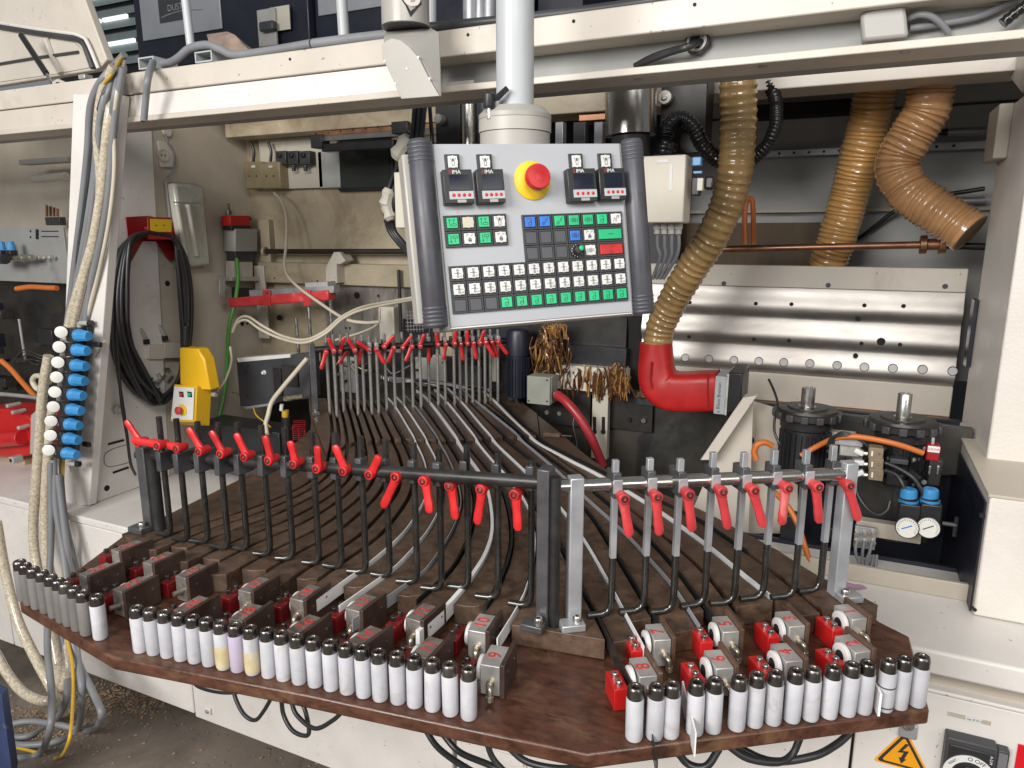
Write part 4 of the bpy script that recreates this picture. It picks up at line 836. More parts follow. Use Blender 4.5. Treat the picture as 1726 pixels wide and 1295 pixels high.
def key(cx, cy, w, h, m, kind=None, num=None, capw=None, caph=None):
    k = pb('push_key', MB().add([V((cx - w / 2, cy - h / 2, .0002)), V((cx + w / 2, cy - h / 2, .0002)), V((cx + w / 2, cy + h / 2, .0002)), V((cx - w / 2, cy + h / 2, .0002)),
        V((cx - w / 2 + .0006, cy - h / 2 + .0006, .005)), V((cx + w / 2 - .0006, cy - h / 2 + .0006, .005)), V((cx + w / 2 - .0006, cy + h / 2 - .0006, .005)), V((cx - w / 2 + .0006, cy + h / 2 - .0006, .005)),
        V((cx - w / 2 + .0026, cy - h / 2 + .0026, .005)), V((cx + w / 2 - .0026, cy - h / 2 + .0026, .005)), V((cx + w / 2 - .0026, cy + h / 2 - .0026, .005)), V((cx - w / 2 + .0026, cy + h / 2 - .0026, .005)),
        V((cx - w / 2 + .0030, cy - h / 2 + .0030, .0028)), V((cx + w / 2 - .0030, cy - h / 2 + .0030, .0028)), V((cx + w / 2 - .0030, cy + h / 2 - .0030, .0028)), V((cx - w / 2 + .0030, cy + h / 2 - .0030, .0028))],
        [(i, (i + 1) % 4, (i + 1) % 4 + 4, i + 4) for i in range(4)] + [(i + 4, (i + 1) % 4 + 4, (i + 1) % 4 + 8, i + 8) for i in range(4)] + [(i + 8, (i + 1) % 4 + 8, (i + 1) % 4 + 12, i + 12) for i in range(4)] + [(12, 13, 14, 15)]), m_dark, 0, sm=20)
    if m is None:
        O('key_cap', lb(cx - w / 2 + .0034, cy - h / 2 + .0034, cx + w / 2 - .0034, cy + h / 2 - .0034, .0028, .0042), m_key, k, .0004); return k
    a, b_ = (capw or w * .68) / 2, (caph or h * .66) / 2
    cap = MB().add([V((cx + sx * a * f, cy + sy * b_ * f, z)) for f, z in ((1, .0028), (1, .0062), (.94, .0068)) for sx, sy in ((-1, -1), (1, -1), (1, 1), (-1, 1))],
        [(i + 4 * j, (i + 1) % 4 + 4 * j, (i + 1) % 4 + 4 * j + 4, i + 4 * j + 4) for j in range(2) for i in range(4)] + [(8, 9, 10, 11)])
    O('key_cap', cap, m, k, 0, sm=20)
    if m in (m_wkey, m_ckey):                            # the notches on the cap edges
        nb = MB()
        for sx, sy, lx, ly in ((0, -1, .22, .04), (0, 1, .22, .04), (-1, 0, .03, .3), (1, 0, .03, .3)): nb.box((cx + sx * a, cy + sy * b_, .0055), (max(.0008, lx * a * 2), max(.0008, ly * b_ * 2), .0022))
        O('cap_tabs', nb, m, k, 0)
    if kind: glyph(k, kind, cx, cy, .0071, min(a, b_) * 2, m_kink if m in (m_wkey, m_ckey) else m_ink if m in (m_blue, m_red) else m_gink, num)
    return k
g00, g12, g03, g123 = pl(755, 448), pl(1052, 433), pl(761.5, 529), pl(1057.5, 508)
ux = ((g12 - g00) + (g123 - g03)) / 24; uy = ((g03 - g00) + (g123 - g12)) / 6
px_, py_ = ux.x, uy.y
gx0, gy0 = g00.x, (g00.y + g12.y) / 2
def cell(i, j): return gx0 + (i + .5) * px_, gy0 + (j + .5) * py_
for i in range(12):
    x, y = cell(i, 0); key(x, y, px_ * .985, -py_ * .985, m_wkey, 'updown', 12 - i)
    x, y = cell(i, 1); key(x, y, px_ * .985, -py_ * .985, m_wkey, 'updown', 24 - i)
    x, y = cell(i, 2); key(x, y, px_ * .985, -py_ * .985, m_green if i > 2 else None, 'ring')
row1 = [(m_blue, 'ring'), (m_blue, 'switch'), (m_green, 'switch'), (m_green, 'gear'), (m_green, 'gear'), (m_green, 'ring'), (m_wkey, 'wave')]
for i, (m, g) in enumerate(row1): x, y = cell(5 + i, -3); key(x, y, px_ * .985, -py_ * .985, m, g)
for i in range(3):
    for j in (-2, -1): x, y = cell(5 + i, j); key(x, y, px_ * .985, -py_ * .985, None)
x, y = cell(8, -2); key(x, y, px_ * .985, -py_ * .985, m_blue, 'gear')
x, y = cell(9, -2); key(x, y, px_ * .985, -py_ * .985, m_wkey, 'drop')
x, y = cell(9, -1); key(x, y, px_ * .985, -py_ * .985, m_wkey, 'gear')
for j, m, g in ((-2, m_green, 'bar'), (-1, m_red, 'off')):
    x, y = cell(10.5, j); key(x, y, px_ * 1.985, -py_ * .985, m, g, capw=px_ * 1.62)
x, y = cell(8, -1); k = key(x, y, px_ * .985, -py_ * .985, None)
dl = pb('selector_dial', MB().lathe((x, y, .004), (0, 0, 1), [(.0112, 0), (.0112, .004), (.0085, .0055), (.0072, .014), (.006, .0145)], 28), m_black, 0)
tk = MB()
for q in range(11):
    a = R(-50 + q * 28 + 150); d = V((math.cos(a), math.sin(a), 0)); tk.box(V((x, y, .0088)) + d * .0098, (.0022, .0006, .0008), Matrix.Rotation(a, 3, 'Z'))
O('dial_ticks', tk, m_wkey, dl); O('dial_pointer', MB().lathe((x + .004, y + .003, .0182), (0, 0, 1), [(.0042, 0), (.0042, .001), (.003, .0016)], 16), m_green, dl)
s00, s40, s02 = pl(746, 364), pl(852, 361.5), pl(751.5, 418.7)
sx_, sy_ = (s40.x - s00.x) / 4, (s02.y - s00.y) / 2
for j, row in enumerate((((m_green, 'up'), (m_ckey, None), (m_green, 'up'), (m_wkey, 'lamp')), ((m_green, 'down'), (m_wkey, 'drop'), (m_green, 'down'), (m_wkey, 'drop')))):
    for i, (m, g) in enumerate(row): key(s00.x + (i + .5) * sx_, s00.y + (j + .5) * sy_, sx_ * .985, -sy_ * .985, m, g)
for bx0, by0, bx1, by1 in ((748, 261, 775.5, 288), (802, 261, 830, 288), (957, 260, 982, 287), (1006, 259.5, 1031, 286.5)):
    a, b_ = pl(bx0, by0), pl(bx1, by1); key((a.x + b_.x) / 2, (a.y + b_.y) / 2, b_.x - a.x, a.y - b_.y, m_wkey, 'lamp', capw=(b_.x - a.x) * .62, caph=(a.y - b_.y) * .72)
for x0, y0, x1_, y1_ in ((741.5, 290.5, 795.5, 346), (797, 290, 847.5, 345), (949, 288.5, 1000.5, 342.5), (1001.5, 288, 1048.5, 339.5)):
    a, b_ = pl(x0, y0), pl(x1_, y1_); w = b_.x - a.x; h = a.y - b_.y; x, y = a.x, b_.y
    dsp = pb('counter_display', lb(x, y, x + w, y + h, 0, .017), m_black, .0012)
    O('screen', lb(x + .20 * w, y + .40 * h, x + .90 * w, y + .84 * h, .0165, .0175), m_screen, dsp)
    sb = O('key_strip', lb(x + .16 * w, y + .12 * h, x + .99 * w, y + .36 * h, .0165, .0182), m_post, dsp, .0004)
    for i in range(4): O('red_dot_key', MB().lathe((x + w * (.30 + .18 * i), y + .24 * h, .018), (0, 0, 1), [(.0028, 0), (.0028, .0006), (.002, .001)], 14), m_red, dsp)
    O('latch', lb(x + .42 * w, y + .02 * h, x + .72 * w, y + .11 * h, .0165, .018), m_mid, dsp, .0003)
    text('S', .0085, frame((x + .24 * w, y + .92 * h, .0172), (1, 0, 0), (0, 1, 0)), m_red, 'logo_letter', dsp)
    text('IMA', .0085, frame((x + .31 * w, y + .92 * h, .0172), (1, 0, 0), (0, 1, 0)), m_wink, 'logo_letters', dsp, align='LEFT')
for s, x, y in (('2', 770, 356), ('1', 823, 355)):
    q = pl(x, y); text(s, .012, frame((q.x, q.y, .0004), (1, .1, 0), (-.1, 1, 0)), m_pen, 'handwritten_number', pan, .0002)
# ------------------------------------------------------------------- support arm
def hull(pts):
    bm = bmesh.new(); vs = [bm.verts.new(p) for p in pts]; r = bmesh.ops.convex_hull(bm, input=vs)
    bmesh.ops.delete(bm, geom=[e for e in r['geom_interior'] if isinstance(e, bmesh.types.BMVert)], context='VERTS')
    bm.verts.ensure_lookup_table(); bm.verts.index_update(); b = MB().add([v.co.copy() for v in bm.verts], [[v.index for v in f.verts] for f in bm.faces]); bm.free(); return b
pc = O0 + ray(868, 214) * 1.24
arm = T('support_arm', 'beige pendant arm with elbow cover, pale vertical post and round collar above the control panel', 'support arm', pc)
col = lambda nm, b, m, bev=.001, **k: O(nm, b, m, arm, bev, **k)
zc = lambda y: rodZ(868, y, pc)
k = mpp(pc); r_ = 61 * k
def z_at(y): return rodZ(868, y, pc)
za, zb_, zc_, zd_ = z_at(186), z_at(205), z_at(222), z_at(236)
cp = V((pc.x, pc.y, 0))
col('collar', MB().lathe(cp + V((0, 0, zb_ - .020)), (0, 0, 1), [(r_, 0), (r_, .020), (r_ * .985, .021)], 48), m_warm, 0)
col('collar_top', MB().lathe(cp + V((0, 0, zb_ + .001)), (0, 0, 1), [(r_ * .985, 0), (r_, .001), (r_, .008), (r_ * .80, .020), (r_ * .5, .021)], 48), m_warm, 0)
col('collar_base', MB().lathe(cp + V((0, 0, zd_ - .04)), (0, 0, 1), [(r_ * .97, 0), (r_ * .97, zb_ - .021 - zd_ + .04)], 48), m_warm, 0)
rp = 31.5 * k
pp = [V((pc.x, pc.y, za - .006)) + V((x, y, 0)) for x, y in [(rp * math.cos(R(a)) * f, rp * math.sin(R(a)) * f) for a, f in [(22.5 + 24.8 + 15 * i, 1 if i % 3 else 1.0) for i in range(24)]]]
col('post', MB().prism(pp, (0, 0, .62)), m_post, 0, sm=30)
kb = pN(826, 176, pc, V((pc.x, pc.y, 0)).normalized()) - V((pc.x, pc.y, 0)).normalized() * .045
kn = col('clamp_knob', MB().lathe(kb - V((0, 0, .014)), (0, 0, 1), [(.009, 0), (.0105, .004), (.010, .022), (.006, .026)], 10), m_black, .0006)
O('knob_arm', MB().tube([kb + V((0, 0, .002)), pN(838, 165, kb, FWD), pN(855, 149, kb, FWD)], [.006, .0055, .0048], 8), m_black, kn)
O('knob_stud', cyl(kb - V((0, 0, .03)), kb - V((0, 0, .012)), .004), m_steel, kn)
EY = 1.30
fp = [pY(x, y, EY) for x, y in ((645, 79), (651, 70), (662, 65), (676, 68), (691, 79), (707, 97), (723, 129), (742.6, 163), (678, 168), (662, 131), (647, 100))]
bkp = [pY(x, y, EY + .075) for x, y in ((648, 46), (722, 44), (741, 55), (742.4, 161), (690, 165), (650, 80))]
col('elbow_body', hull([p + V((0, .004, 0)) for p in fp] + bkp), m_warm, .002)
ec = fp[0] * 0
for p in fp: ec += p / len(fp)
col('elbow_cover', MB().prism([ec + (p - ec) * .995 for p in fp], (0, -.004, 0)), m_warm, .0012)
for x, y in ((649, 103), (705, 97), (724, 133), (667, 141), (686, 116)):
    q = pY(x, y, EY - .004); col('cover_screw', cyl(q + V((0, -.001, 0)), q + V((0, .002, 0)), .0028, n=10), m_lightst, 0)
tp_ = pY(684, 44, EY + .05); rr_ = 40 * mpp(tp_)
tube_ = col('arm_tube', MB().lathe(tp_ - V((0, 0, .004)), (0, 0, 1), [(rr_ * 1.0, 0), (rr_ * 1.0, .3)], 36), m_warm, 0)
col('tube_seam', MB().lathe(tp_ - V((0, 0, .0045)), (0, 0, 1), [(rr_ * 1.012, 0), (rr_ * 1.012, .002)], 36), m_dark, 0)
tcx = V((tp_.x, tp_.y, 0)); dirc = (V((0, 0, 0)) - tcx).normalized()
rt_ = V((-dirc.y, dirc.x, 0)); 
def wrapd(x, y):                                        # a point on the tube's skin
    q = pN(x, y, tcx + dirc * rr_, dirc); a = (q - tcx).dot(rt_) / rr_; return tcx + (dirc * math.cos(a) + rt_ * math.sin(a)) * (rr_ + .0008) + V((0, 0, q.z))
tri = [wrapd(x, y) for x, y in ((677, 0), (683, 9), (692, 29), (702, 16), (713, 4), (711, -10), (680, -10))]
O('logo_triangle', MB().add(tri, [tuple(range(7))]), m_black, tube_)
cir = [wrapd(695 + 16 * math.cos(a * PI / 10), -6 + 17 * math.sin(a * PI / 10)) + dirc * .0008 for a in range(20)]
O('logo_disc', MB().add(cir, [tuple(range(20))]), m_white, tube_)
# junction boxes behind the panel ------------------------------------------------
def jbox(x0, y0, x1_, y1_, Y, dp, lab, m):
    a, b_ = pY(x0, y1_, Y), pY(x1_, y0, Y); t = T('junction_box', lab, 'junction box', (a.x, Y, a.z)); O('box_body', obox((a.x, Y + .016, a.z), (b_.x - a.x, 0, 0), (0, dp, 0), (0, 0, b_.z - a.z)), m, t, .003)
    O('box_lid', obox((a.x - .001, Y, a.z - .001), (b_.x - a.x + .002, 0, 0), (0, .015, 0), (0, 0, b_.z - a.z + .002)), m, t, .003); return t, a, b_
t, a, b_ = jbox(1060, 376, 1150, 264, 1.72, .07, 'cream junction box with cable glands, partly hidden by the right panel handle', m_beige)
for i, x in enumerate((1108, 1120, 1132, 1144)): q = pY(x, 378, 1.755); O('cable_gland', MB().cyl(q + V((0, 0, .004)), q - V((0, 0, .012)), .0105, n=6).cyl(q - V((0, 0, .012)), q - V((0, 0, .024)), .008, n=12), m_mid, t, .0006)
q0, q1 = pY(1107, 275, 1.719), pY(1127, 269, 1.719); O('paper_label', obox((q0.x, 1.7185, q0.z), (q1.x - q0.x, 0, 0), (0, .001, 0), (0, 0, q1.z - q0.z)), m_wkey, t)
q0, q1 = pY(1127, 322, 1.719), pY(1134, 277, 1.719); O('paper_label', obox((q0.x, 1.7185, q0.z), (q1.x - q0.x, 0, 0), (0, .001, 0), (0, 0, q1.z - q0.z)), m_wkey, t)
t2, a, b_ = jbox(664, 385, 720, 290, 1.70, .07, 'cream junction box peeking out behind the left panel handle', m_beige)
# ================================================================== hoses
def ribtube(pts, r, pitch, amp, n=22, sub=5):
    path = resamp(pts, step=pitch / sub); m = len(path); rr = r if callable(r) else (lambda t: r)
    jt = [random.uniform(.82, 1.18) for _ in range(m // sub + 2)]; ph = random.uniform(0, 6)
    return MB().tube([p + V((.0006 * math.sin(i * .23 + ph), .0005 * math.cos(i * .31), 0)) for i, p in enumerate(path)], [rr(i / (m - 1)) * (1 + .008 * math.sin(i * .07 + ph) + amp * jt[(i + sub // 2) // sub] * math.cos(2 * PI * i / sub) ** 3) for i in range(m)], n)
def ctrl(lst): return crm([pY(x, y, Y) for x, y, Y in lst], 10)
def px(n, x, y, Y): return n * mpp(pY(x, y, Y))
r1 = px(29, 1240, 300, 2.0)
h = ribtube(ctrl([(1246, 70, 1.95), (1245, 130, 1.95), (1244, 200, 1.97), (1241, 270, 1.98), (1230, 330, 2.0), (1203, 395, 2.02), (1168, 450, 2.05), (1138, 500, 2.08), (1115, 548, 2.1), (1106, 590, 2.1)]), lambda t: r1 * (1.02 - .08 * t), .0205, .055)
O('suction_hose', h, m_hoseg, None, 0, sm=60, label='golden brown ribbed suction hose running down to the red nozzle', cat='hose', group='brown ribbed suction hoses')
h2 = T('suction_hose', 'straight amber ribbed hose with steel clamp, slanting down behind the copper shaft', 'hose', pY(1440, 300, 2.45), 'brown ribbed suction hoses')
r2 = px(33, 1450, 260, 2.45)
O('hose_body', ribtube(ctrl([(1482, 85, 2.40), (1479, 130, 2.41), (1468, 190, 2.43), (1452, 255, 2.45), (1432, 330, 2.48), (1408, 410, 2.50), (1392, 452, 2.52)]), lambda t: r2 * (1.02 - .07 * t), .0140, .045), m_hose, h2, 0, sm=60)
h3 = T('suction_hose', 'pinkish bent ribbed hose with loose open end near the right column', 'hose', pY(1560, 250, 2.3), 'brown ribbed suction hoses')
r3 = px(37, 1560, 200, 2.3)
O('hose_body', ribtube(ctrl([(1573, 78, 2.28), (1572, 125, 2.29), (1562, 185, 2.30), (1534, 232, 2.31), (1512, 278, 2.32), (1530, 322, 2.31), (1572, 352, 2.28), (1604, 372, 2.265), (1630, 390, 2.25)]), lambda t: r3 * (1.02 - .10 * t), .0135, .05), m_hose2, h3, 0, sm=60)
a, b_ = pY(1604, 372, 2.265), pY(1630, 390, 2.25); ax = (b_ - a).normalized()
ho = D.objects['hose_body.001'].data
O('mouth_wall', MB().add(*(lambda q: (q.v, q.f[:-2]))(MB().lathe(b_ + ax * .010, ax, [(r3 * .84, 0), (r3 * .93, 0)], 30))), m_hose2, h3, 0)
O('open_mouth', MB().lathe(b_ + ax * .0005, ax, [(r3 * .84, .0095), (r3 * .80, .0008), (r3 * .70, .0006), (r3 * .66, .0004)], 28), M('hose_inside', (.17, .12, .085), .5), h3)
O('hose_rim', MB().lathe(b_ - ax * .004, ax, [(r3 * .92, 0), (r3 * .97, .002), (r3 * .97, .012), (r3 * .93, .014), (r3 * .85, .014), (r3 * .84, .004)], 28), m_hose2, h3)
def clampband(p, ax, r, par):
    cl_ = O('hose_clamp', MB().lathe(p - ax * .007, ax, [(r, 0), (r * 1.02, .001), (r * 1.02, .013), (r, .014)], 32), m_lightst, par)
    f = (O0 - p); f.z = 0; f = f.normalized(); t = ax.cross(f).normalized()
    O('clamp_screw', MB().cyl(p + f * (r + .004) - t * .016, p + f * (r + .004) + t * .014, .0042, n=8).box(p + f * (r + .002) + t * .0, (.02, .008, .012)), m_steel, cl_)
clampband(pY(1480, 116, 2.405), V((0, .05, 1)).normalized(), r2 * 1.1, h2); clampband(pY(1572, 112, 2.285), V((.12, 0, 1)).normalized(), r3 * 1.1, h3)
def bh(lst, rpx, lab, pitch=.0095, grp='black corrugated conduits'):
    p = pY(*lst[len(lst) // 2]); return O('black_conduit', ribtube(ctrl(lst), rpx * mpp(p), pitch, .07, 14, 4), m_bhose, None, 0, sm=60, label=lab, cat='conduit', group=grp)
bh([(1270, 105, 2.15), (1290, 130, 2.14), (1306, 165, 2.13), (1308, 205, 2.12), (1296, 240, 2.12), (1270, 268, 2.12), (1240, 285, 2.12)], 11, 'black corrugated conduit looping right of the golden hose')
bh([(1127, 262, 1.93), (1123, 235, 1.93), (1128, 210, 1.93), (1148, 201, 1.94), (1168, 215, 1.95), (1185, 245, 1.97), (1208, 268, 2.0), (1225, 272, 2.03)], 13, 'black corrugated conduit arching above the cream junction box')
bh([(1180, 120, 2.06), (1180, 160, 2.06), (1179, 196, 2.06), (1179, 208, 2.06)], 9, 'short vertical black conduit left of the golden hose')
bh([(1120, 262, 1.92), (1122, 250, 1.92), (1126, 238, 1.92)], 18, 'thick black conduit collar standing on the junction box', .02, None)
# red nozzle ------------------------------------------------------------------
nz = T('suction_nozzle', 'bright red elbow shaped suction nozzle with grey flange and black brush', 'nozzle', pY(1140, 690, 2.1))
def sweep(path, ra, rb, pw=.45, n=28):
    vs = []; fs = []; m = len(path)
    for i, p in enumerate(path):
        t = (path[min(i + 1, m - 1)] - path[max(i - 1, 0)]).normalized(); b_ = V((0, 1, 0)); b_ = (b_ - t * b_.dot(t)).normalized(); a = b_.cross(t)
        s = i / (m - 1); A, B = ra(s), rb(s); P = 1 + (pw - 1) * min(1, s * 2.2)
        for k in range(n):
            q = 2 * PI * k / n; c, d = math.cos(q), math.sin(q)
            vs.append(p + a * A * math.copysign(abs(c) ** P, c) + b_ * B * math.copysign(abs(d) ** P, d))
    for i in range(m - 1):
        for k in range(n): k2 = (k + 1) % n; fs.append((i * n + k, i * n + k2, i * n + n + k2, i * n + n + k))
    fs += [tuple(range(n))[::-1], tuple(range(m * n - n, m * n))]
    return MB().add(vs, fs)
u_ = mpp(pY(1140, 640, 2.1))
pth = resamp(crm([pY(x, y, 2.1) for x, y in ((1106, 578), (1106, 600), (1107, 625), (1113, 646), (1132, 658), (1160, 660), (1185, 659), (1212, 658))], 8), n=26)
O('elbow', sweep(pth, lambda s: u_ * (27 + 5 * min(1, s * 2)), lambda s: u_ * (27 + 5 * min(1, s * 2)), .38), m_redp, nz, 0, sm=50)
sm_ = MB().tube([pY(x, y, 2.1 - u_ * 33) for x, y in ((1098, 610), (1096, 640), (1099, 655))], u_ * 1.6, 6)
O('weld_seam', sm_, m_dred, nz)
O('joint_ridge', MB().tube([pY(x, y, 2.1 - u_ * 33) for x, y in ((1193, 631), (1193, 658), (1194, 686))], u_ * 1.2, 6), m_dred, nz)
fl_ = O('flange', obox(pY(1208, 690, 2.1) - V((0, u_ * 34, 0)), (u_ * 19, 0, 0), (0, u_ * 66, 0), (0, 0, u_ * 62)), m_post, nz, .002)
O('brush', obox(pY(1229, 688, 2.1) - V((0, u_ * 36, 0)), (u_ * 22, 0, 0), (0, u_ * 90, 0), (0, 0, u_ * 66)), m_black, nz, .004)
O('flange_edge', obox(pY(1226, 692, 2.1) - V((0, u_ * 36, 0)), (u_ * 4, 0, 0), (0, u_ * 72, 0), (0, 0, u_ * 68)), m_alu, nz, .001)
text('x Rhon Breman', .014, frame(pY(1217, 668, 2.1) + V((0, -u_ * 34 - .0004, .008)), (0, 0, 1), (-1, 0, 0)), m_ink, 'flange_print', fl_, .0002)
# ================================================================== cables helper
def cable(lst, r, m, lab, grp=None, cat='cable', name='cable', n=8, mode=pY):
    return O(name, MB().tube(crm([mode(*q) for q in lst], 8), r, n), m, None, 0, sm=60, label=lab, cat=cat, group=grp)
G1 = 'hoses and cables hanging down the left column'
def cx_(y): return 1.60 - .10 * max(0, (y - 200) / 650)     # just in front of the leaning column
def colc(pts, r, m, lab, **k): return cable([(x, y, 1.47 if y < 112 else 1.40 + max(0, y - 150) / 430 * .075) for x, y, Y in pts], r, m, lab, G1, **k)
Z = 0
colc([(210, 92, 1.6), (196, 108, 1.56), (180, 125, 1.52), (163, 150, 1.50), (152, 185, 1.50), (148, 250, 1.50), (141, 320, 1.49), (129, 420, 1.47), (117, 520, 1.46), (106, 600, 1.45), (100, 680, 1.44)], 0.0098, m_cable, 'outermost left grey cable bent over the top of the left column')
colc([(206, 96, 1.58), (188, 125, 1.53), (171, 152, 1.51), (163, 195, 1.50), (162, 250, 1.50), (156, 320, 1.49), (142, 400, 1.47), (127, 470, 1.46), (113, 545, 1.46), (108, 570, 1.47)], 0.0049, m_ycab, 'yellow cable running down the left column between grey ones', name='yellow_cable')
colc([(200, 104, 1.60), (178, 160, 1.52), (166, 220, 1.51), (158, 300, 1.51), (148, 370, 1.50), (136, 440, 1.49), (124, 510, 1.48), (112, 590, 1.48)], 0.0098, m_cable, 'grey cable beside the yellow one on the left column')
colc([(205, 110, 1.58), (186, 190, 1.53), (176, 270, 1.52), (170, 330, 1.50), (157, 405, 1.48), (140, 465, 1.47), (123, 520, 1.46), (112, 570, 1.46)], 0.0139, m_clear, 'braided clear hose with tan liner on the left column, right of the yellow cable', cat='hose', name='braided_hose', n=12)
colc([(208, 115, 1.59), (196, 180, 1.55), (189, 250, 1.54), (182, 330, 1.52), (172, 395, 1.51), (155, 470, 1.50), (145, 540, 1.52)], 0.0098, m_cable, 'rightmost grey cable hanging down the left column')
colc([(258, 105, 1.50), (250, 130, 1.445), (246, 165, 1.44), (243, 198, 1.447), (243, 203, 1.47)], 0.0093, m_cable, 'short grey cable bent over the top beam right of the column')
for i, (o, m, r, lab) in enumerate(((4, m_cable, .0075, 'grey cable tucked behind the yellow one on the left column'), (26, m_cable, .0082, 'grey cable right of the braided hose on the left column'), (-7, m_dark, .0065, 'dark cable at the left edge of the column bundle'), (33, m_wcab, .0060, 'pale tube at the right edge of the column bundle'))):
    colc([(202 + o * .2, 104, 0), (182 + o * .5, 150, 0), (166 + o * .8, 210, 0), (158 + o * 1.05, 290, 0), (148 + o * 1.1, 370, 0), (134 + o * 1.05, 450, 0), (121 + o * .9, 520, 0), (112 + o * .7, 580, 0)], r, m, lab)
colc([(190, 112, 0), (170, 160, 0), (163, 230, 0), (168, 310, 0), (160, 400, 0), (142, 470, 0), (128, 530, 0), (118, 575, 0)], .0105, m_clear, 'second braided hose crossing under the grey cables on the left column', cat='hose', name='braided_hose', n=12)
colc([(176, 575, 1.55), (165, 590, 1.50), (158, 600, 1.52)], 0.0052, m_wcab, 'thin white tube by the top regulator')
# hoses hanging from the regulators to the floor
G2 = 'hoses and cables hanging to the floor at the left'
def flo(pts, r, m, lab, **k):
    P = [pY(x, y, Y) if Y > 0 else pZ(x, y, r + .002) for x, y, Y in pts]; return O(k.pop('name', 'cable'), MB().tube(crm(P, 8), r, 10), m, None, 0, sm=60, label=lab, cat=k.pop('cat', 'cable'), group=G2)
flo([(82, 600, 1.42), (72, 660, 1.41), (66, 740, 1.40), (60, 820, 1.39), (56, 900, 1.38), (63, 960, 1.36), (78, 1020, 1.34), (92, 1090, 1.30), (100, 1150, 1.27), (92, 1172, 1.26)], 0.0156, m_clear, 'thick braided clear hose, left of two hanging before the left cabinet', cat='hose', name='braided_hose')
flo([(88, 690, 1.43), (80, 780, 1.41), (76, 860, 1.40), (79, 940, 1.38), (96, 1010, 1.36), (108, 1070, 1.32), (114, 1130, 1.28), (104, 1160, 1.26), (98, 1120, 1.27)], 0.0156, m_clear, 'thick braided clear hose, right of two hanging before the left cabinet', cat='hose', name='braided_hose')
flo([(-6, 880, 1.30), (8, 960, 1.30), (28, 1040, 1.28), (55, 1100, 1.26), (82, 1150, 1.24), (100, 1185, 1.24)], 0.0162, m_clear, 'braided clear hose curving in from the left edge', cat='hose', name='braided_hose')
flo([(-8, 1100, 1.20), (12, 1135, 1.19), (40, 1168, 1.18), (72, 1182, 1.18), (92, 1178, 1.2)], 0.0150, m_clear, 'lower braided clear hose sagging near the floor at the left edge', cat='hose', name='braided_hose')
flo([(90, 775, 1.42), (95, 860, 1.40), (108, 940, 1.38), (118, 1040, 1.33), (130, 1110, 1.29), (158, 1170, 1.25), (171, 1208, 1.22), (150, 1232, 0), (100, 1222, 0), (50, 1216, 0), (12, 1222, 0)], 0.0106, m_cable, 'grey cable swinging out to the right before lying on the floor')
flo([(85, 780, 1.41), (86, 900, 1.38), (82, 1000, 1.33), (80, 1090, 1.25), (87, 1170, 1.18), (84, 1230, 1.12), (66, 1270, 0), (30, 1278, 0), (-5, 1276, 0)], 0.0106, m_cable, 'straight hanging grey cable that curls forward on the floor')
flo([(98, 800, 1.42), (110, 900, 1.40), (122, 1000, 1.37), (130, 1100, 1.30), (138, 1170, 1.24), (130, 1230, 0), (95, 1250, 0), (45, 1256, 0), (10, 1252, 0)], 0.0106, m_cable, 'grey cable in the middle of the hanging bunch')
flo([(95, 1010, 1.34), (112, 1130, 1.28), (110, 1185, 1.24), (90, 1215, 0), (50, 1240, 0), (12, 1243, 0)], 0.0106, m_cable, 'grey cable hidden behind the hoses, coiling on the floor')
flo([(107, 770, 1.46), (104, 900, 1.42), (112, 1060, 1.31), (122, 1120, 1.26), (123, 1180, 1.2), (116, 1250, 1.1), (96, 1278, 0), (60, 1268, 0), (20, 1258, 0)], 0.0052, m_ycab, 'yellow cable hanging to the floor and looping back to the left', name='yellow_cable')
flo([(104, 560, 1.50), (112, 640, 1.50), (106, 740, 1.48), (104, 800, 1.45), (112, 880, 1.42), (135, 980, 1.45), (150, 1040, 1.44)], 0.0075, m_cable, 'thin grey cable close against the left cabinet face')
# ================================================================== pressure regulators on the left column
rg = [(150, 566, 103, 560), (148, 590, 100, 585), (146.5, 615, 97.5, 611), (144.5, 639, 95.5, 636), (142.5, 663, 92.5, 661), (139, 688, 90, 686), (137, 713, 86, 710), (134, 737, 85, 734), (132, 761, 82, 759)]
proto = None
for i, (kx, ky, gx, gy) in enumerate(rg):
    Y = 1.43 - .003 * i
    kp, gp = pY(kx, ky, Y), pY(gx, gy, Y - .03); lab = 'blue knobbed pressure regulator with white gauge on the left column, %s from the top' % ORD[i] if 0 < i < 8 else ('topmost' if i == 0 else 'lowest') + ' blue knobbed pressure regulator with white gauge on the left column'
    mid = pY((kx + gx) / 2 + 2, (ky + gy) / 2 + 1, Y + .005)
    rt = T('pressure_regulator', lab, 'regulator', mid, 'pressure regulators on the left column')
    O('body', box(mid, (.046, .040, .043)), m_black, rt, .003)
    k0 = mid + V((.020, -.008, 0)); k1 = kp + V((.019, -.004, 0)); ax = (V((k1.x, k1.y, k0.z)) - k0).normalized()
    O('blue_ring', MB().lathe(k0, ax, [(.0200, 0), (.0200, .011), (.0175, .014)], 20), m_sky, rt)
    kn = MB().lathe(k0 + ax * .012, ax, [(.0185, 0), (.0185, .005), (.0172, .007), (.0160, .038), (.0140, .042)], 9); O('adjusting_knob', kn, m_sky, rt, .0006, sm=25)
    ga = (gp - O0); ga.z = 0; ga = (-ga.normalized() + V((-.35, 0, 0))).normalized()
    g0 = gp
    gg = O('gauge', MB().lathe(g0 - ga * .020, ga, [(.0172, 0), (.0182, .004), (.0186, .020)], 22), m_dark, rt)
    O('gauge_glass', MB().lathe(g0, ga, [(.0182, 0), (.0182, .001), (.016, .0024)], 22), m_gauge, gg)
    O('number_tag', box(mid + V((-.017, -.0205, 0)), (.008, .001, .014)), m_lightst, rt)
    O('gauge_stem', cyl(g0 - ga * .018, mid, .006, n=8), m_alu, rt)
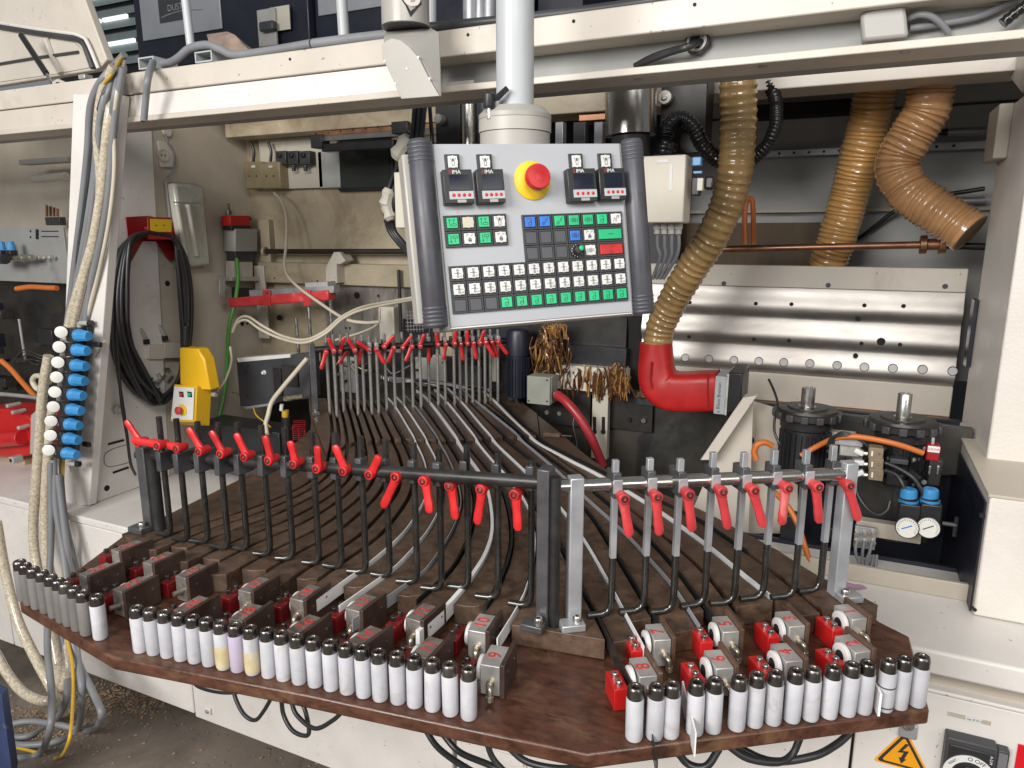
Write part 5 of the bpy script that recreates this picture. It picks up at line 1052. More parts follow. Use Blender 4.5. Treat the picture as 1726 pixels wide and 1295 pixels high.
mfb = T('manifold_bar', 'black manifold bar holding the nine pressure regulators on the left column', 'manifold', pY(118, 770, 1.45)); O('bar', MB().prism([pY(127, 552, 1.455), pY(148, 552, 1.455), pY(124, 771, 1.455), pY(104, 771, 1.455)], (0, .02, 0)), m_black, mfb, .002)
for x, y in ((164, 581), (146, 749)): O('clip', box(pY(x, y, 1.455), (.032, .012, .016)), m_black, mfb, .002)
for nm, x, y, lab in (('elbow_pipe', 140, 545, 'upper grey elbow fitting entering the column above the regulators'), ('elbow_pipe', 120, 782, 'lower grey elbow fitting entering the column below the regulators')):
    p = pY(x, y, 1.45); e = T(nm, lab, 'pipe fitting', p, 'grey elbow fittings'); O('elbow', MB().tube(crm([p + V((.028, .01, 0)), p, p + V((-.016, 0, -.004)), p + V((-.018, 0, -.03))], 4), .008, 10), m_mid, e); O('nut', cyl(p + V((.016, .006, 0)), p + V((.030, .011, 0)), .0105, n=6), m_black, e, .001)
# ================================================================== cable hanger with coil and yellow pendant switch
hg = T('cable_hanger', 'dark red cable hanger bracket with yellow label on the side plate', 'hanger', pX(252, 440, XS))
XH = XS + .004
def xp(pts, X, dx_, nm, m, par, bev=.001): return O(nm, MB().prism([pX(x, y, X) for x, y in pts], (dx_, 0, 0)), m, par, bev)
xp(((211, 366), (250, 364), (287, 372), (316, 440), (284, 438), (262, 407), (240, 407), (221, 441), (219, 441)), XH, .003, 'back_plate', m_dred, hg)
xp(((248, 366), (289, 367), (290, 404), (249, 404)), XS + .09, .003, 'front_plate', m_dred, hg)
p0, p1 = pX(268, 385, XH), pX(268, 385, XS + .09); O('cradle', box((p0 + p1) / 2, (p1.x - p0.x, .06, .012)), m_dred, hg, .002)
lb_ = xp(((253, 369), (289, 370), (289, 391), (254, 391)), XS + .0935, .001, 'yellow_label', m_ylab, hg, 0)
for x in (263, 276): p = pX(x, 380, XS + .094); O('label_screw', cyl(p, p + V((.001, 0, 0)), .003, n=8), m_ink, lb_)
random.seed(11)
coil = T('cable_coil', 'coil of black cable hung over the dark red hanger on the left side plate', 'cable coil', pX(250, 680, XS + .04))
for k in range(10):
    X = XS + .014 + .0085 * k; j = random.uniform; s = .86 + .04 * (k % 4)
    lp = [(252, 392), (224, 400 + 2 * (k % 3)), (197 + 5 * (k % 5), 430), (183 + 7.5 * (k % 5), 500), (187 + 8 * (k % 5), 570), (203 + 9 * (k % 5), 620 + 5 * (k % 3)), (236 + 8 * (k % 5), 664 + 4 * (k % 4)), (276, 668 + 6 * (k % 3)), (302, 640), (318 - 3 * (k % 4), 580), (322 - 6 * (k % 4), 500), (314 - 5 * (k % 4), 440), (292, 402)]
    P = [pX(x + j(-1.5, 1.5), y + j(-2, 2), X) for x, y in lp]; P.append(P[0])
    O('cable_turn', MB().tube(crm(P, 7), .0080, 9), m_bcab, coil, 0, sm=60)
cable([(196, 560, XS + .10), (200, 620, XS + .11), (205, 680, XS + .12), (214, 735, XS + .12), (220, 780, XS + .10), (228, 800, XS + .05)], .0052, m_bcab, 'black cable hanging from the coil down past the first red lever', mode=pX, name='black_cable')
cable([(188, 540, XS + .09), (196, 610, XS + .10), (208, 690, XS + .10), (212, 720, XS + .10)], .0052, m_bcab, 'black cable hanging down the left side of the coil', mode=pX, name='black_cable')
yb = T('pendant_switch_box', 'yellow hand control box with red mushroom button and two coloured keys', 'switch box', pY(320, 712, 1.78))
Yb = 1.78
A_, B_, C_, D_ = [pY(x, y, Yb) for x, y in ((292, 648), (331, 650), (328, 712), (286, 711))]
dpt = V((.062, .055, 0)); dpt = pY(356, 658, Yb + .06) - B_
O('housing', MB().prism([A_ + V((0, .003, 0)), B_ + V((0, .003, 0)), C_ + V((0, .003, 0)), D_ + V((0, .003, 0))], dpt), m_yel, yb, .003)
O('face_plate', MB().prism([A_ + (C_ - A_) * .06, B_ + (D_ - B_) * .06, C_ + (A_ - C_) * .06, D_ + (B_ - D_) * .06], (0, -.002, 0)), m_wkey, yb, .0006)
hp = [pY(x, y, Yb + .02) for x, y in ((302, 586), (333, 588), (344, 606), (354, 658), (318, 656), (303, 648))]
O('handle_neck', MB().prism(hp, (.004, .045, 0)), m_yel, yb, .005)
for x, m in ((306, m_red), (320, m_green)):
    p = pY(x, 665, Yb - .002); fr = O('button_frame', box(p, (.022, .004, .020)), m_black, yb, .001); O('button', box(p + V((0, -.003, 0)), (.013, .004, .012)), m, fr, .001)
p = pY(309, 691, Yb); O('stop_ring', cyl(p + V((0, -.002, 0)), p + V((0, -.0045, 0)), .021, n=24), m_ylab, yb); O('stop_button', MB().lathe(p + V((-.004, -.004, 0)), (-.12, -1, 0), [(.008, 0), (.008, .010), (.0145, .011), (.015, .017), (.012, .021), (.001, .022)], 24), m_pink, yb)
q0, q1 = pY(314, 540, Yb + .04), pY(312, 592, Yb + .04)
O('cable_boot', MB().lathe(q1, q0 - q1, [(.013, 0), (.012, .02)] + [(.0125 - .0006 * i + (.0012 if i % 2 else 0), .022 + .009 * i) for i in range(9)], 14), m_black, yb)
cable([(314, 545, Yb + .04), (313, 500, Yb + .03), (309, 455, Yb + .02), (300, 420, Yb + .0)], .006, m_bcab, 'thick black cable rising from the yellow control box into the coil', name='black_cable')
p = pY(358, 665, Yb + .05); O('side_gland', MB().cyl(p, p + V((.02, .0, 0)), .008, n=6), m_alu, yb)
# ================================================================== fittings on the side plate
ws = T('wall_socket', 'cream round wall socket on the side plate with grey lead', 'socket', pX(272, 282, XS - .016))
S_ = XS - .016
xp(((262, 238), (284, 240), (291, 262), (290, 283), (268, 282)), S_, .012, 'plate', m_beige, ws, .003)
p = pX(275, 262, S_ + .012); O('round_insert', MB().lathe(p, (1, 0, 0), [(.024, -.001), (.024, .005), (.020, .005), (.018, .001)], 26), m_beige, ws)
for d in (-.008, .008): O('pin_hole', cyl(p + V((.0, d, 0)), p + V((.0016, d, 0)), .003, n=8), m_hole, ws)
p = pX(279, 222, S_); O('switch_gland', MB().cyl(p, p + V((.012, 0, 0)), .02, n=14), m_beige, ws, .002)
cable([(279, 226, S_ + .015), (283, 240, S_ + .022), (293, 258, S_ + .025), (292, 285, S_ + .022), (281, 300, S_ + .015)], .0035, m_cable, 'thin grey lead beside the cream wall socket', mode=pX)
tl_ = T('tube_lamp', 'switched-off tube lamp with clear cover upright on the side plate', 'lamp', pX(306, 455, S_))
xp(((276, 306), (330, 310), (341, 452), (292, 452)), S_, .012, 'back_plate', m_mid, tl_, .002)
a, b_ = pX(303, 306, S_ + .022), pX(321, 450, S_ + .022); xp(((279, 309), (330, 313), (343, 448), (300, 451)), S_ + .013, .045, 'clear_cover', m_lens, tl_, .012)
for dx_ in (-9, 9): O('glass_tube', cyl(pX(307 + dx_, 345, S_ + .060), pX(322 + dx_, 432, S_ + .060), .011, n=12), m_lens, tl_)
O('cover_band', cyl(pX(292, 341, S_ + .060), pX(338, 342, S_ + .060), .0025, n=6), m_mid, tl_)
ls = T('limit_switch', 'limit switch with red head and grey body on the side plate', 'switch', pX(395, 470, S_))
def sb_(x0, y0, x1_, y1_, X, t, nm, m, par, bev=.002):
    return xp(((x0, y0), (x1_, y0), (x1_, y1_), (x0, y1_)), X, t, nm, m, par, bev)
sb_(373, 364, 407, 381, S_ + .02, .05, 'red_head', m_redp, ls); sb_(375, 380, 408, 388, S_ + .02, .05, 'black_band', m_black, ls)
sb_(377, 386, 415, 424, S_ + .01, .065, 'grey_body', m_mid, ls, .003); sb_(382, 423, 413, 441, S_ + .015, .05, 'connector', m_dark, ls); sb_(380, 440, 413, 468, S_ + .015, .045, 'white_base', m_beige, ls)
sb_(366, 466, 417, 473, S_, .08, 'bracket_plate', m_alu, ls, .001); sb_(368, 472, 378, 511, S_ + .06, .006, 'bracket_arm', m_alu, ls, .001); sb_(390, 485, 412, 502, S_ + .02, .05, 'mount_block', m_black, ls)
p = pX(386, 362, S_ + .045); O('plunger', MB().cyl(p, p + V((0, 0, .018)), .011, n=8).cyl(p + V((0, 0, .018)), p + V((0, 0, .045)), .005, n=8), m_rod, ls)
cable([(399, 436, S_ + .07), (401, 470, S_ + .09), (396, 510, S_ + .10), (386, 550, S_ + .09), (383, 600, S_ + .07), (380, 650, S_ + .06), (370, 700, S_ + .05), (355, 730, S_ + .05)], 0.0078, m_gcab, 'green cable hanging from the limit switch', mode=pX, name='green_cable')
# pink clamping arm with its bars
pk = T('clamping_device', 'faded red clamping device with grey bar on top in the rear left corner', 'clamp', pY(470, 515, 2.2))
def slab(p0, p1, Y, t, d, nm, m, par, bev=.0015):
    a, b_ = pY(*p0, Y), pY(*p1, Y); u = mpp(a); return O(nm, MB().prism([a + V((0, 0, t * u / 2)), b_ + V((0, 0, t * u / 2)), b_ - V((0, 0, t * u / 2)), a - V((0, 0, t * u / 2))], (0, d, 0)), m, par, bev)
slab((384, 511), (553, 498), 2.18, 16, .05, 'red_bar', m_pink, pk, .006); slab((420, 495), (562, 488), 2.19, 11, .04, 'grey_bar', m_lightst, pk); slab((514, 481), (552, 479), 2.20, 8, .05, 'grey_shoe', m_mid, pk)
for x in (449, 517): slab((x - 6, 503), (x + 6, 502), 2.175, 27, .004, 'strap', m_pink, pk)
for x in (450, 515): p = pY(x, 494, 2.172); O('strap_screw', cyl(p, p + V((0, .004, 0)), .004, n=8), m_dark, pk)
for x0, y0, y1_, nm in ((520, 512, 590, 'guide_pin'), (556, 494, 600, 'guide_pin'), (499, 536, 600, 'guide_pin')):
    a, b_ = pY(x0, y0, 2.2), pY(x0 + 5, y1_, 2.2); O(nm, cyl(a, b_, .0068, n=12), m_steel, pk)
# cables across the rear left
GR = 'off-white cables across the rear left of the bay'
cable([(462, 326, 2.38), (474, 338, 2.36), (482, 365, 2.33), (483, 405, 2.3), (480, 452, 2.25), (496, 478, 2.2), (535, 508, 2.15), (580, 537, 2.1), (612, 544, 2.08), (640, 543, 2.05)], 0.0063, m_wcab, 'long off-white cable hanging from the grey boxes across the pink arm', GR)
cable([(393, 555, 2.05), (402, 538, 2.04), (418, 534, 2.03), (442, 549, 2.02), (475, 566, 2.02), (512, 573, 2.0), (545, 560, 2.02), (575, 535, 2.08), (610, 518, 2.15), (660, 508, 2.25), (705, 500, 2.3)], 0.0052, m_wcab, 'upper of two off-white cables sagging below the pink arm', GR)
cable([(392, 560, 2.05), (400, 545, 2.04), (416, 540, 2.03), (440, 556, 2.02), (474, 571, 2.02), (512, 578, 2.0), (548, 563, 2.02), (580, 536, 2.08), (620, 520, 2.15), (705, 504, 2.3)], 0.0052, m_wcab, 'lower of two off-white cables sagging below the pink arm', GR)
cable([(388, 585, 2.0), (390, 610, 1.98), (380, 640, 1.95), (366, 660, 1.92)], 0.0045, m_wcab, 'thin off-white cable hanging beside the green one', GR)
cable([(640, 520, 2.3), (637, 545, 2.28), (610, 560, 2.25), (560, 575, 2.2)], 0.0045, m_wcab, 'thin tan cable curving in front of the grimy grey plate', GR)
for i, (x0, x1_) in enumerate(((413, 441), (441, 471))):
    gb = T('outlet_box', '%s of two grimy beige outlet boxes on the rear wall' % ('left' if i == 0 else 'right'), 'outlet box', pY((x0 + x1_) / 2, 320, 2.36), 'outlet boxes on the rear wall')
    a, b_ = pY(x0, 319, 2.36), pY(x1_, 272, 2.36); O('body', obox((a.x, 2.36, a.z), (b_.x - a.x - .002, 0, 0), (0, .07, 0), (0, 0, b_.z - a.z)), M('grimy_beige', (.27, .22, .13), .45, var=.2, dirt=(.12, .08, .04), dsc=9, dth=.55) if i == 0 else D.materials['grimy_beige'], gb, .006)
    p = pY((x0 + x1_) / 2, 281, 2.358); O('label', box(p, (.02, .002, .009)), m_wkey, gb); O('conduit', MB().tube(crm([pY((x0 + x1_) / 2, 273, 2.38), pY((x0 + x1_) / 2 + 1, 255, 2.38), pY((x0 + x1_) / 2 - 4, 240, 2.38)], 5), .006, 8), m_bcab, gb)
    for d in (-7, 5): p = pY((x0 + x1_) / 2 + d, 297, 2.3595); O('pin_hole', cyl(p, p + V((0, .001, 0)), .004, n=8), m_hole, gb)
tp_w = T('mounting_plate', 'stained white mounting plate carrying three black valve modules', 'plate', pY(480, 320, 2.415)); a, b_ = pY(441, 320, 2.41), pY(540, 228, 2.41)
O('plate', obox((a.x, 2.41, a.z), (b_.x - a.x, 0, 0), (0, .012, 0), (0, 0, b_.z - a.z)), m_beige, tp_w, .002)
for i, x in enumerate((473, 493, 513)):
    v = T('valve_module', '%s of three black valve modules on the rear wall' % ('left', 'middle', 'right')[i], 'valve', pY(x, 285, 2.38), 'black valve modules on the rear wall')
    a, b_ = pY(x - 8, 278, 2.37), pY(x + 8, 254, 2.37); O('body', obox((a.x, 2.37, a.z), (b_.x - a.x, 0, 0), (0, .04, 0), (0, 0, b_.z - a.z)), m_dark, v, .003); p = pY(x + 2, 280, 2.385); O('plug', cyl(p, p - V((0, 0, .02)), .008, n=8), m_black, v); O('coil', box(pY(x - 2, 262, 2.366), (.018, .012, .016)), m_black, v, .002)
# wrapped cable loom behind the panel's left side
for i, (a0, a1, a2, a3) in enumerate((((700, 175), (692, 240), (662, 300), (650, 350)), ((708, 175), (700, 245), (668, 310), (655, 350)), ((716, 178), (706, 250), (676, 310), (664, 345)))):
    cable([(*a0, 1.84), (*a1, 1.80), (*a2, 1.80), (*a3, 1.80), (655 + 4 * i, 385, 1.82), (672 + 4 * i, 410, 1.82), (700, 440, 1.80)], .0075, m_bcab, 'black cable of the taped loom behind the panel, %s of three' % ('left', 'middle', 'right')[i], 'cables of the taped loom', name='black_cable')
for x, y, x2_, y2_, r in ((690, 232, 668, 268, .024), (658, 318, 650, 350, .020), (652, 345, 660, 372, .018)):
    a, b_ = pY(x, y, 1.80), pY(x2_, y2_, 1.80); O('tape_wrap', MB().lathe(a, b_ - a, [(r * .8, 0), (r * 1.1, (b_ - a).length * .2), (r * .9, (b_ - a).length * .5), (r * 1.15, (b_ - a).length * .8), (r * .7, (b_ - a).length)], 9), m_rubber, None, 0, label='crumpled cream tape wrap on the loom behind the panel, %s' % {690: 'topmost', 658: 'middle', 652: 'lowest'}[x], cat='tape', group='tape wraps on the cable loom')
cable([(724, 176, 1.86), (727, 215, 1.84), (730, 260, 1.84)], .006, m_bcab, 'short black cable hanging under the beam left of the post', name='black_cable')
for i in range(4): cable([(1108 + 12 * i, 396, 1.755), (1108 + 12 * i, 415, 1.76), (1112 + 9 * i, 435, 1.77), (1100 + 6 * i, 470, 1.8)], .0045, m_cable, '%s grey cable from the left below the cream junction box' % ORD[i], 'grey cables below the cream junction box')
# ================================================================== glue station, motor and dark gear at the rear centre
gs = T('glue_station', 'dirty glue unit with amber glue strings on a beige bracket behind the table', 'glue unit', pY(1000, 760, 2.36))
def fb(nm, x0, y0, x1_, y1_, Y, d, m, par, bev=.002):
    a, b_ = pY(x0, max(y0, y1_), Y), pY(x1_, min(y0, y1_), Y); return O(nm, obox((a.x, Y, a.z), (b_.x - a.x, 0, 0), (0, d, 0), (0, 0, b_.z - a.z)), m, par, bev)
fb('oily_shield', 890, 595, 1057, 535, 2.40, .02, m_soot, gs); fb('shield_lip', 955, 612, 1056, 588, 2.37, .03, m_black, gs)
fb('beige_bracket', 936, 655, 1056, 624, 2.33, .05, m_beige, gs); fb('upright', 996, 772, 1026, 640, 2.335, .03, m_beige, gs)
fb('dark_plate', 906, 712, 996, 655, 2.37, .012, m_soot, gs); fb('dark_plate', 1026, 722, 1102, 660, 2.38, .012, m_soot, gs); fb('lower_guard', 880, 800, 1250, 700, 2.40, .02, M('brown_black_guard', (.04, .034, .026), .5, var=.4, sc=4), gs)
fb('black_gap', 1056, 660, 1082, 535, 2.41, .02, m_hole, gs)
for x, y in ((922, 695), (943, 697), (1005, 668), (1016, 668), (1085, 709), (1060, 708)): p = pY(x, y, 2.334 if x < 1020 and x > 990 else 2.372); O('bolt', cyl(p + V((0, -.004, 0)), p + V((0, .004, 0)), .008 if x not in (1005, 1016) else .004, n=12), m_steel if x not in (1060,) else m_black, gs)
for x in (1002, 1017):
    a, b_ = pY(x, 703, 2.334), pY(x, 725, 2.334); O('slot', MB().cyl(a, b_, .006, n=8).ball(b_ + V((0, 0, -.006)), .009), m_hole, gs)
gb = T('terminal_box', 'pale grey-green terminal box beside the black motor at the rear', 'terminal box', pY(912, 680, 2.26)); fb('body', 890, 678, 930, 636, 2.26, .06, M('pale_green_grey', (.34, .35, .30), .45, var=.1), gb, .003); fb('lid', 888, 680, 927, 637, 2.25, .012, D.materials['pale_green_grey'], gb, .002)
for x, y in ((891, 676), (922, 677), (922, 641)): p = pY(x, y, 2.249); O('screw', cyl(p, p + V((0, .003, 0)), .004, n=8), m_dark, gb)
p = pY(935, 664, 2.27); O('gland', cyl(p, p + V((.02, -.004, -.002)), .011, n=8), m_brass, gb)
cable([(938, 665, 2.26), (955, 678, 2.24), (975, 702, 2.23), (995, 735, 2.23), (1008, 765, 2.24), (1016, 785, 2.25)], 0.0158, m_rcab, 'dark red hose curving down from the terminal box', None, 'hose', 'red_hose', 12)
p = pY(947, 672, 2.25); O('hose_tie', MB().lathe(p, V((.8, 0, -.6)), [(.013, -.006), (.0145, 0), (.013, .006)], 14), m_rubber, None, 0, label='off-white tie around the dark red hose', cat='cable tie')
cable([(972, 690, 2.33), (966, 715, 2.32), (972, 745, 2.32), (971, 765, 2.32)], .0018, m_cable, 'thin grey wire hanging behind the dark red hose')
gl = MB(); g2 = MB(); random.seed(5)
for k in range(95):
    x = random.gauss(926, 13); y0 = random.uniform(550, 600); x2_ = x + random.gauss(0, 8); q = [(x, y0, 2.30 + random.uniform(0, .06)), (x + random.gauss(0, 5), y0 + random.uniform(8, 25), 2.29), (x2_, min(628, y0 + random.uniform(30, 60)), 2.31)]
    (gl if k % 4 == 0 else g2).tube(crm([pY(*a) for a in q], 4), random.uniform(.0008, .0034), 5)
for k in range(95):
    x = random.choice((random.gauss(1040, 12), random.uniform(940, 1055), random.gauss(1043, 8))); y0 = random.uniform(612, 640); q = [(x, y0, 2.32), (x + random.gauss(0, 3), y0 + random.uniform(5, 18), 2.322), (x + random.gauss(0, 4), min(676, y0 + random.uniform(15, 48)), 2.324)]
    (gl if k % 4 == 0 else g2).tube(crm([pY(*a) for a in q], 4), random.uniform(.0008, .0034), 5)
for k in range(26):
    x = random.uniform(915, 945); q = [(x, 555 + random.uniform(-6, 10), 2.31), (x + random.uniform(3, 12), 548 + random.uniform(-4, 8), 2.30), (x + random.uniform(8, 14), 572, 2.31)]; gl.tube(crm([pY(*a) for a in q], 4), .0012, 4)
lu = MB()
for k in range(46):
    x, y = random.gauss(924, 12), random.uniform(572, 626)
    if k > 30: x, y = random.choice((random.uniform(945, 1055), random.gauss(1040, 9))), random.uniform(622, 640)
    p = pY(x, y, 2.325 if k <= 30 else 2.329); r = random.uniform(.006, .017) * (1 if k <= 30 else .6); lu.lathe(p - V((0, 0, r * 1.5)), (random.uniform(-.2, .2), 0, 1), [(r * .1, 0), (r * random.uniform(.4, .7), r * .6), (r, r * 1.5), (r * random.uniform(.6, .95), r * 2.2), (r * .2, r * 2.8)], 7)
O('glue_lumps', lu, m_glue2, gs, 0, sm=70, kind='stuff')
for k in range(70):
    x = random.choice((random.uniform(940, 1055), random.gauss(1040, 9), random.gauss(1008, 10))); y = random.uniform(622, 650); a_ = pY(x, y, 2.328); b2_ = pY(x + random.gauss(0, 1.5), y + random.uniform(6, 34), 2.328); w = random.uniform(.0015, .0045)
    g2.tube([a_, a_.lerp(b2_, .5) + V((random.gauss(0, .002), 0, 0)), b2_], [w * .5, w, w * .6], 6)
O('glue_strings', gl, m_glue, gs, 0, kind='stuff'); O('burnt_glue', g2, m_glue2, gs, 0, kind='stuff')
def motor(x0, x1_, y0, y1_, Y, lab, axis='Z'):
    c = pY((x0 + x1_) / 2, y1_, Y); r = (x1_ - x0) / 2 * mpp(c); z1 = pY((x0 + x1_) / 2, y0, Y).z; t = T('electric_motor', lab, 'motor', c); Hh = z1 - c.z
    O('body', MB().lathe(c, (0, 0, 1), [(r * .86, 0), (r * .88, Hh * .62), (r * .98, Hh * .63), (r, Hh * .93), (r * .85, Hh)], 28), m_navy, t)
    for k in range(22):
        a = 2 * PI * k / 22; d = V((math.cos(a), math.sin(a), 0)); O('cooling_fin', obox(c + d * r * .85 - V((-d.y, d.x, 0)) * .0012 + V((0, 0, Hh * .02)), d * r * .15, V((-d.y, d.x, 0)) * .0024, (0, 0, Hh * .58)), m_navy, t)
    return t, c, r, Hh
t, c, r, Hh = motor(853, 893, 556, 668, 2.30, 'black finned motor standing at the right end of the rear rack'); O('bottom_lever', MB().tube([c + V((0, -.02, 0)), c + V((.01, -.03, -.02)), c + V((.03, -.03, -.03))], .008, 8), m_black, t)
# dark machinery behind the rear rods
rm = T('rear_mechanism', 'dark oily strip feeder mechanism behind the rear rods', 'mechanism', pY(640, 690, 2.38))
fb('frame_plate', 545, 690, 860, 610, 2.405, .02, m_soot, rm); fb('feed_block', 560, 690, 612, 632, 2.39, .03, m_dark, rm); fb('feed_block', 700, 650, 748, 600, 2.38, .03, m_mid, rm, .006); fb('white_cover', 573, 660, 596, 603, 2.385, .02, m_post, rm, .003); fb('feed_block', 775, 660, 812, 618, 2.37, .03, m_dark, rm)
fb('white_tag', 828, 643, 836, 602, 2.36, .004, m_beige, rm); fb('pale_block', 640, 580, 663, 518, 2.36, .05, m_beige, rm, .003)
random.seed(3)
for k in range(16):
    x = random.uniform(560, 835); y = random.uniform(588, 655); p = pY(x, y, 2.38); O('fitting', MB().cyl(p, p + V((random.uniform(-.02, .02), -.03, random.uniform(-.01, .01))), random.uniform(.004, .010), n=10), random.choice((m_steel, m_dark, m_brass, m_black)), rm, .0005)
for k in range(9):
    x = random.uniform(560, 700); y = random.uniform(600, 650); cable([(x, y, 2.36), (x + random.uniform(8, 25), y + random.uniform(-16, 16), 2.34), (x + random.uniform(30, 50), y + random.uniform(-10, 25), 2.36)], .0028, random.choice((m_wcab, m_bcab, m_bcab, m_cable)), 'short air tube tangled behind the rear rods', 'air tubes tangled behind the rear rods', 'tube', 'air_tube')
for x0, x1_, y0, y1_ in ((672, 676, 455, 560), (693, 697, 180, 250)): a, b_ = pY(x0, y0, 2.36), pY(x1_, y1_, 2.36); O('dark_pin', cyl(a, b_, .007, n=10), m_black, rm)
gm = MB()
for i in range(6):
    gm.cyl(pY(686 + 5 * i, 522, 2.34), pY(688 + 5 * i, 560, 2.34), .0014, n=5); gm.cyl(pY(684, 526 + 6 * i, 2.338), pY(716, 525 + 6 * i, 2.338), .0014, n=5)
O('wire_grid', gm, m_lightst, rm, kind='stuff'); fb('dark_motor_block', 680, 600, 725, 540, 2.37, .03, m_black, rm, .006)
# black control box with white rail in the rear left
kb_ = T('control_box', 'black rectangular control box with white rail on top in the rear left', 'control box', pY(440, 690, 2.05))
O('body', MB().prism([pY(x, y, 2.05) for x, y in ((398, 607), (520, 596), (523, 672), (405, 686))], (0, .06, 0)), m_dark, kb_, .002)
O('top_rail', MB().prism([pY(x, y, 2.046) for x, y in ((399, 604), (489, 597), (489, 603), (401, 611))], (0, .05, 0)), m_wkey, kb_, .001); O('bottom_rail', MB().prism([pY(x, y, 2.046) for x, y in ((410, 686), (456, 680), (456, 684), (415, 690))], (0, .03, 0)), m_lightst, kb_, .001)
p = pY(446, 628, 2.05); O('white_button', MB().lathe(p, (0, -1, 0), [(.009, 0), (.009, .003), (.006, .006), (.006, .012), (.001, .013)], 14), m_wkey, kb_)
for x, y in ((415, 628), (418, 616), (416, 667)): p = pY(x, y, 2.05); O('hole', cyl(p + V((0, -.001, 0)), p + V((0, .003, 0)), .004, n=8), m_hole, kb_)
p = pY(404, 665, 2.06); O('air_fitting', MB().cyl(p, p - V((.03, 0, 0)), .004, n=8).cyl(p - V((.022, 0, 0)), p - V((.036, 0, 0)), .007, n=6), m_brass, kb_)
fb('side_bracket', 463, 676, 472, 622, 2.04, .02, m_black, kb_, .001); fb('side_bracket', 476, 650, 500, 618, 2.04, .01, m_soot, kb_, .001)
cable([(518, 604, 2.0), (496, 630, 1.98), (475, 655, 1.96), (458, 678, 1.95), (452, 700, 1.93), (448, 715, 1.92), (450, 732, 1.90)], .0085, m_wcab, 'thick cream hose running down in front of the black control box', None, 'hose', 'cream_hose')
cable([(427, 686, 2.03), (432, 700, 2.0), (448, 713, 1.98), (458, 722, 1.97)], .003, m_ycab, 'thin yellow wire under the black control box', None, 'cable', 'yellow_wire')
rgv = T('air_valve', 'nickel air valve with gold cap beside the cream hose', 'valve', pY(490, 700, 1.99)); a, b_ = pY(480, 672, 1.99), pY(512, 668, 1.99)
O('barrel', MB().cyl(a, b_, .009, n=12).cyl(a, a.lerp(b_, .3), .0115, n=8), m_brass, rgv); O('gold_cap', cyl(pY(481, 703, 1.99), pY(481, 692, 1.99), .013, n=14), m_ycab, rgv); O('white_cap', cyl(pY(474, 692, 1.98), pY(475, 682, 1.98), .007, n=10), m_wkey, rgv); O('dark_base', cyl(pY(483, 725, 1.99), pY(483, 703, 1.99), .018, n=14), m_black, rgv)
mg = T('red_mesh_guard', 'small red perforated guard behind the left rack', 'guard', pY(510, 745, 1.92)); 
for i in range(4): O('guard_bar', obox(pY(494 + 10 * i, 742 + i * 3, 1.92), (.002, 0, 0), (0, .002, 0), (0, 0, .052)), m_dred, mg)
for i in range(11): a = pY(494, 741 - 3.1 * i, 1.921); O('guard_wire', obox(a, (.062, -.004, .008), (0, .0015, 0), (0, 0, .0014)), m_dred, mg)
# dark rear-left bed clutter
fb_ = T('dark_bed_box', 'black rectangular box frame lying on the bed behind the left rack', 'box', pY(400, 800, 1.95)); fb('body', 345, 790, 470, 730, 1.92, .12, m_black, fb_, .003); fb('front_bar', 388, 800, 442, 780, 1.88, .02, m_dark, fb_, .002)
cl2 = T('junction_blocks', 'grey connector blocks with two black plugs inside the coil', 'connector', pX(262, 600, S_))
sb_(241, 580, 268, 605, S_, .03, 'block', m_beige, cl2); sb_(268, 577, 296, 603, S_, .03, 'block', m_beige, cl2)
for x, y in ((246, 572), (277, 566)): p = pX(x, y, S_ + .02); O('plug', MB().tube([pX(x - 14, y - 22, S_ + .004), pX(x - 5, y - 10, S_ + .02), p], .0075, 10), m_mid, cl2); O('plug_nut', cyl(p, p + V((0, 0, -.018)), .012, n=8), m_black, cl2)
random.seed(9)
for k in range(9):
    x = random.uniform(245, 290); y = random.uniform(612, 660); p = pX(x, y, S_ + .02); O('fitting', MB().cyl(p, p + V((random.uniform(.0, .03), random.uniform(-.03, .01), random.uniform(-.02, .02))), random.uniform(.005, .010), n=8), random.choice((m_brass, m_beige, m_alu)), cl2)
for k in range(7):
    x = random.uniform(288, 320); y = random.uniform(755, 790); p = pX(x, y, XS + .1); O('brass_tube', MB().cyl(p, p + V((.02, -.02, .015)), .005, n=8), random.choice((m_brass, m_steel)), cl2)
# ================================================================== right compartment
mb('gusset_flange', MB().prism([pY(x, y, 1.90) for x, y in ((1252, 671), (1276, 667), (1202, 776), (1180, 776))], (0, .05, 0)), m_cream, .002)
mb('gusset_plate', MB().prism([pY(x, y, 1.955) for x, y in ((1270, 672), (1262, 900), (1150, 900), (1205, 772))], (.0, .006, 0)), m_cream, .001)
mb('motor_plate', MB().prism([pY(x, y, 2.02) for x, y in ((1258, 674), (1300, 686), (1345, 693), (1345, 900), (1258, 900))], (0, .012, 0)), m_plate, .002)
mb('smeared_plate', MB().prism([pY(x, y, 2.03) for x, y in ((1345, 694), (1420, 698), (1560, 712), (1640, 722), (1640, 800), (1345, 812))], (0, .012, 0)), D.materials['smeared_steel'], .002)
for x, y, r in ((1265, 710, .006), (1264, 742, .012), (1318, 748, .012), (1303, 684, .003)): p = pY(x, y, 2.019); mb('bolt_hole', cyl(p + V((0, -.001, 0)), p + V((0, .004, 0)), r, n=14), m_hole, 0)
mb('compartment_back', bx(pY(1262, 800, 2.06).x, cb.x, 2.10, 2.12, .5, pY(1500, 700, 2.1).z), m_navy, 0)
mb('compartment_floor', bx(pY(1100, 900, 1.9).x, cb.x, 1.86, 2.4, .76, .79), m_plate, .002)
mb('dark_base', bx(pY(1250, 900, 1.9).x, cb.x - .005, 1.84, 1.85, .80, pY(1500, 940, 1.84).z), m_navy, 0)
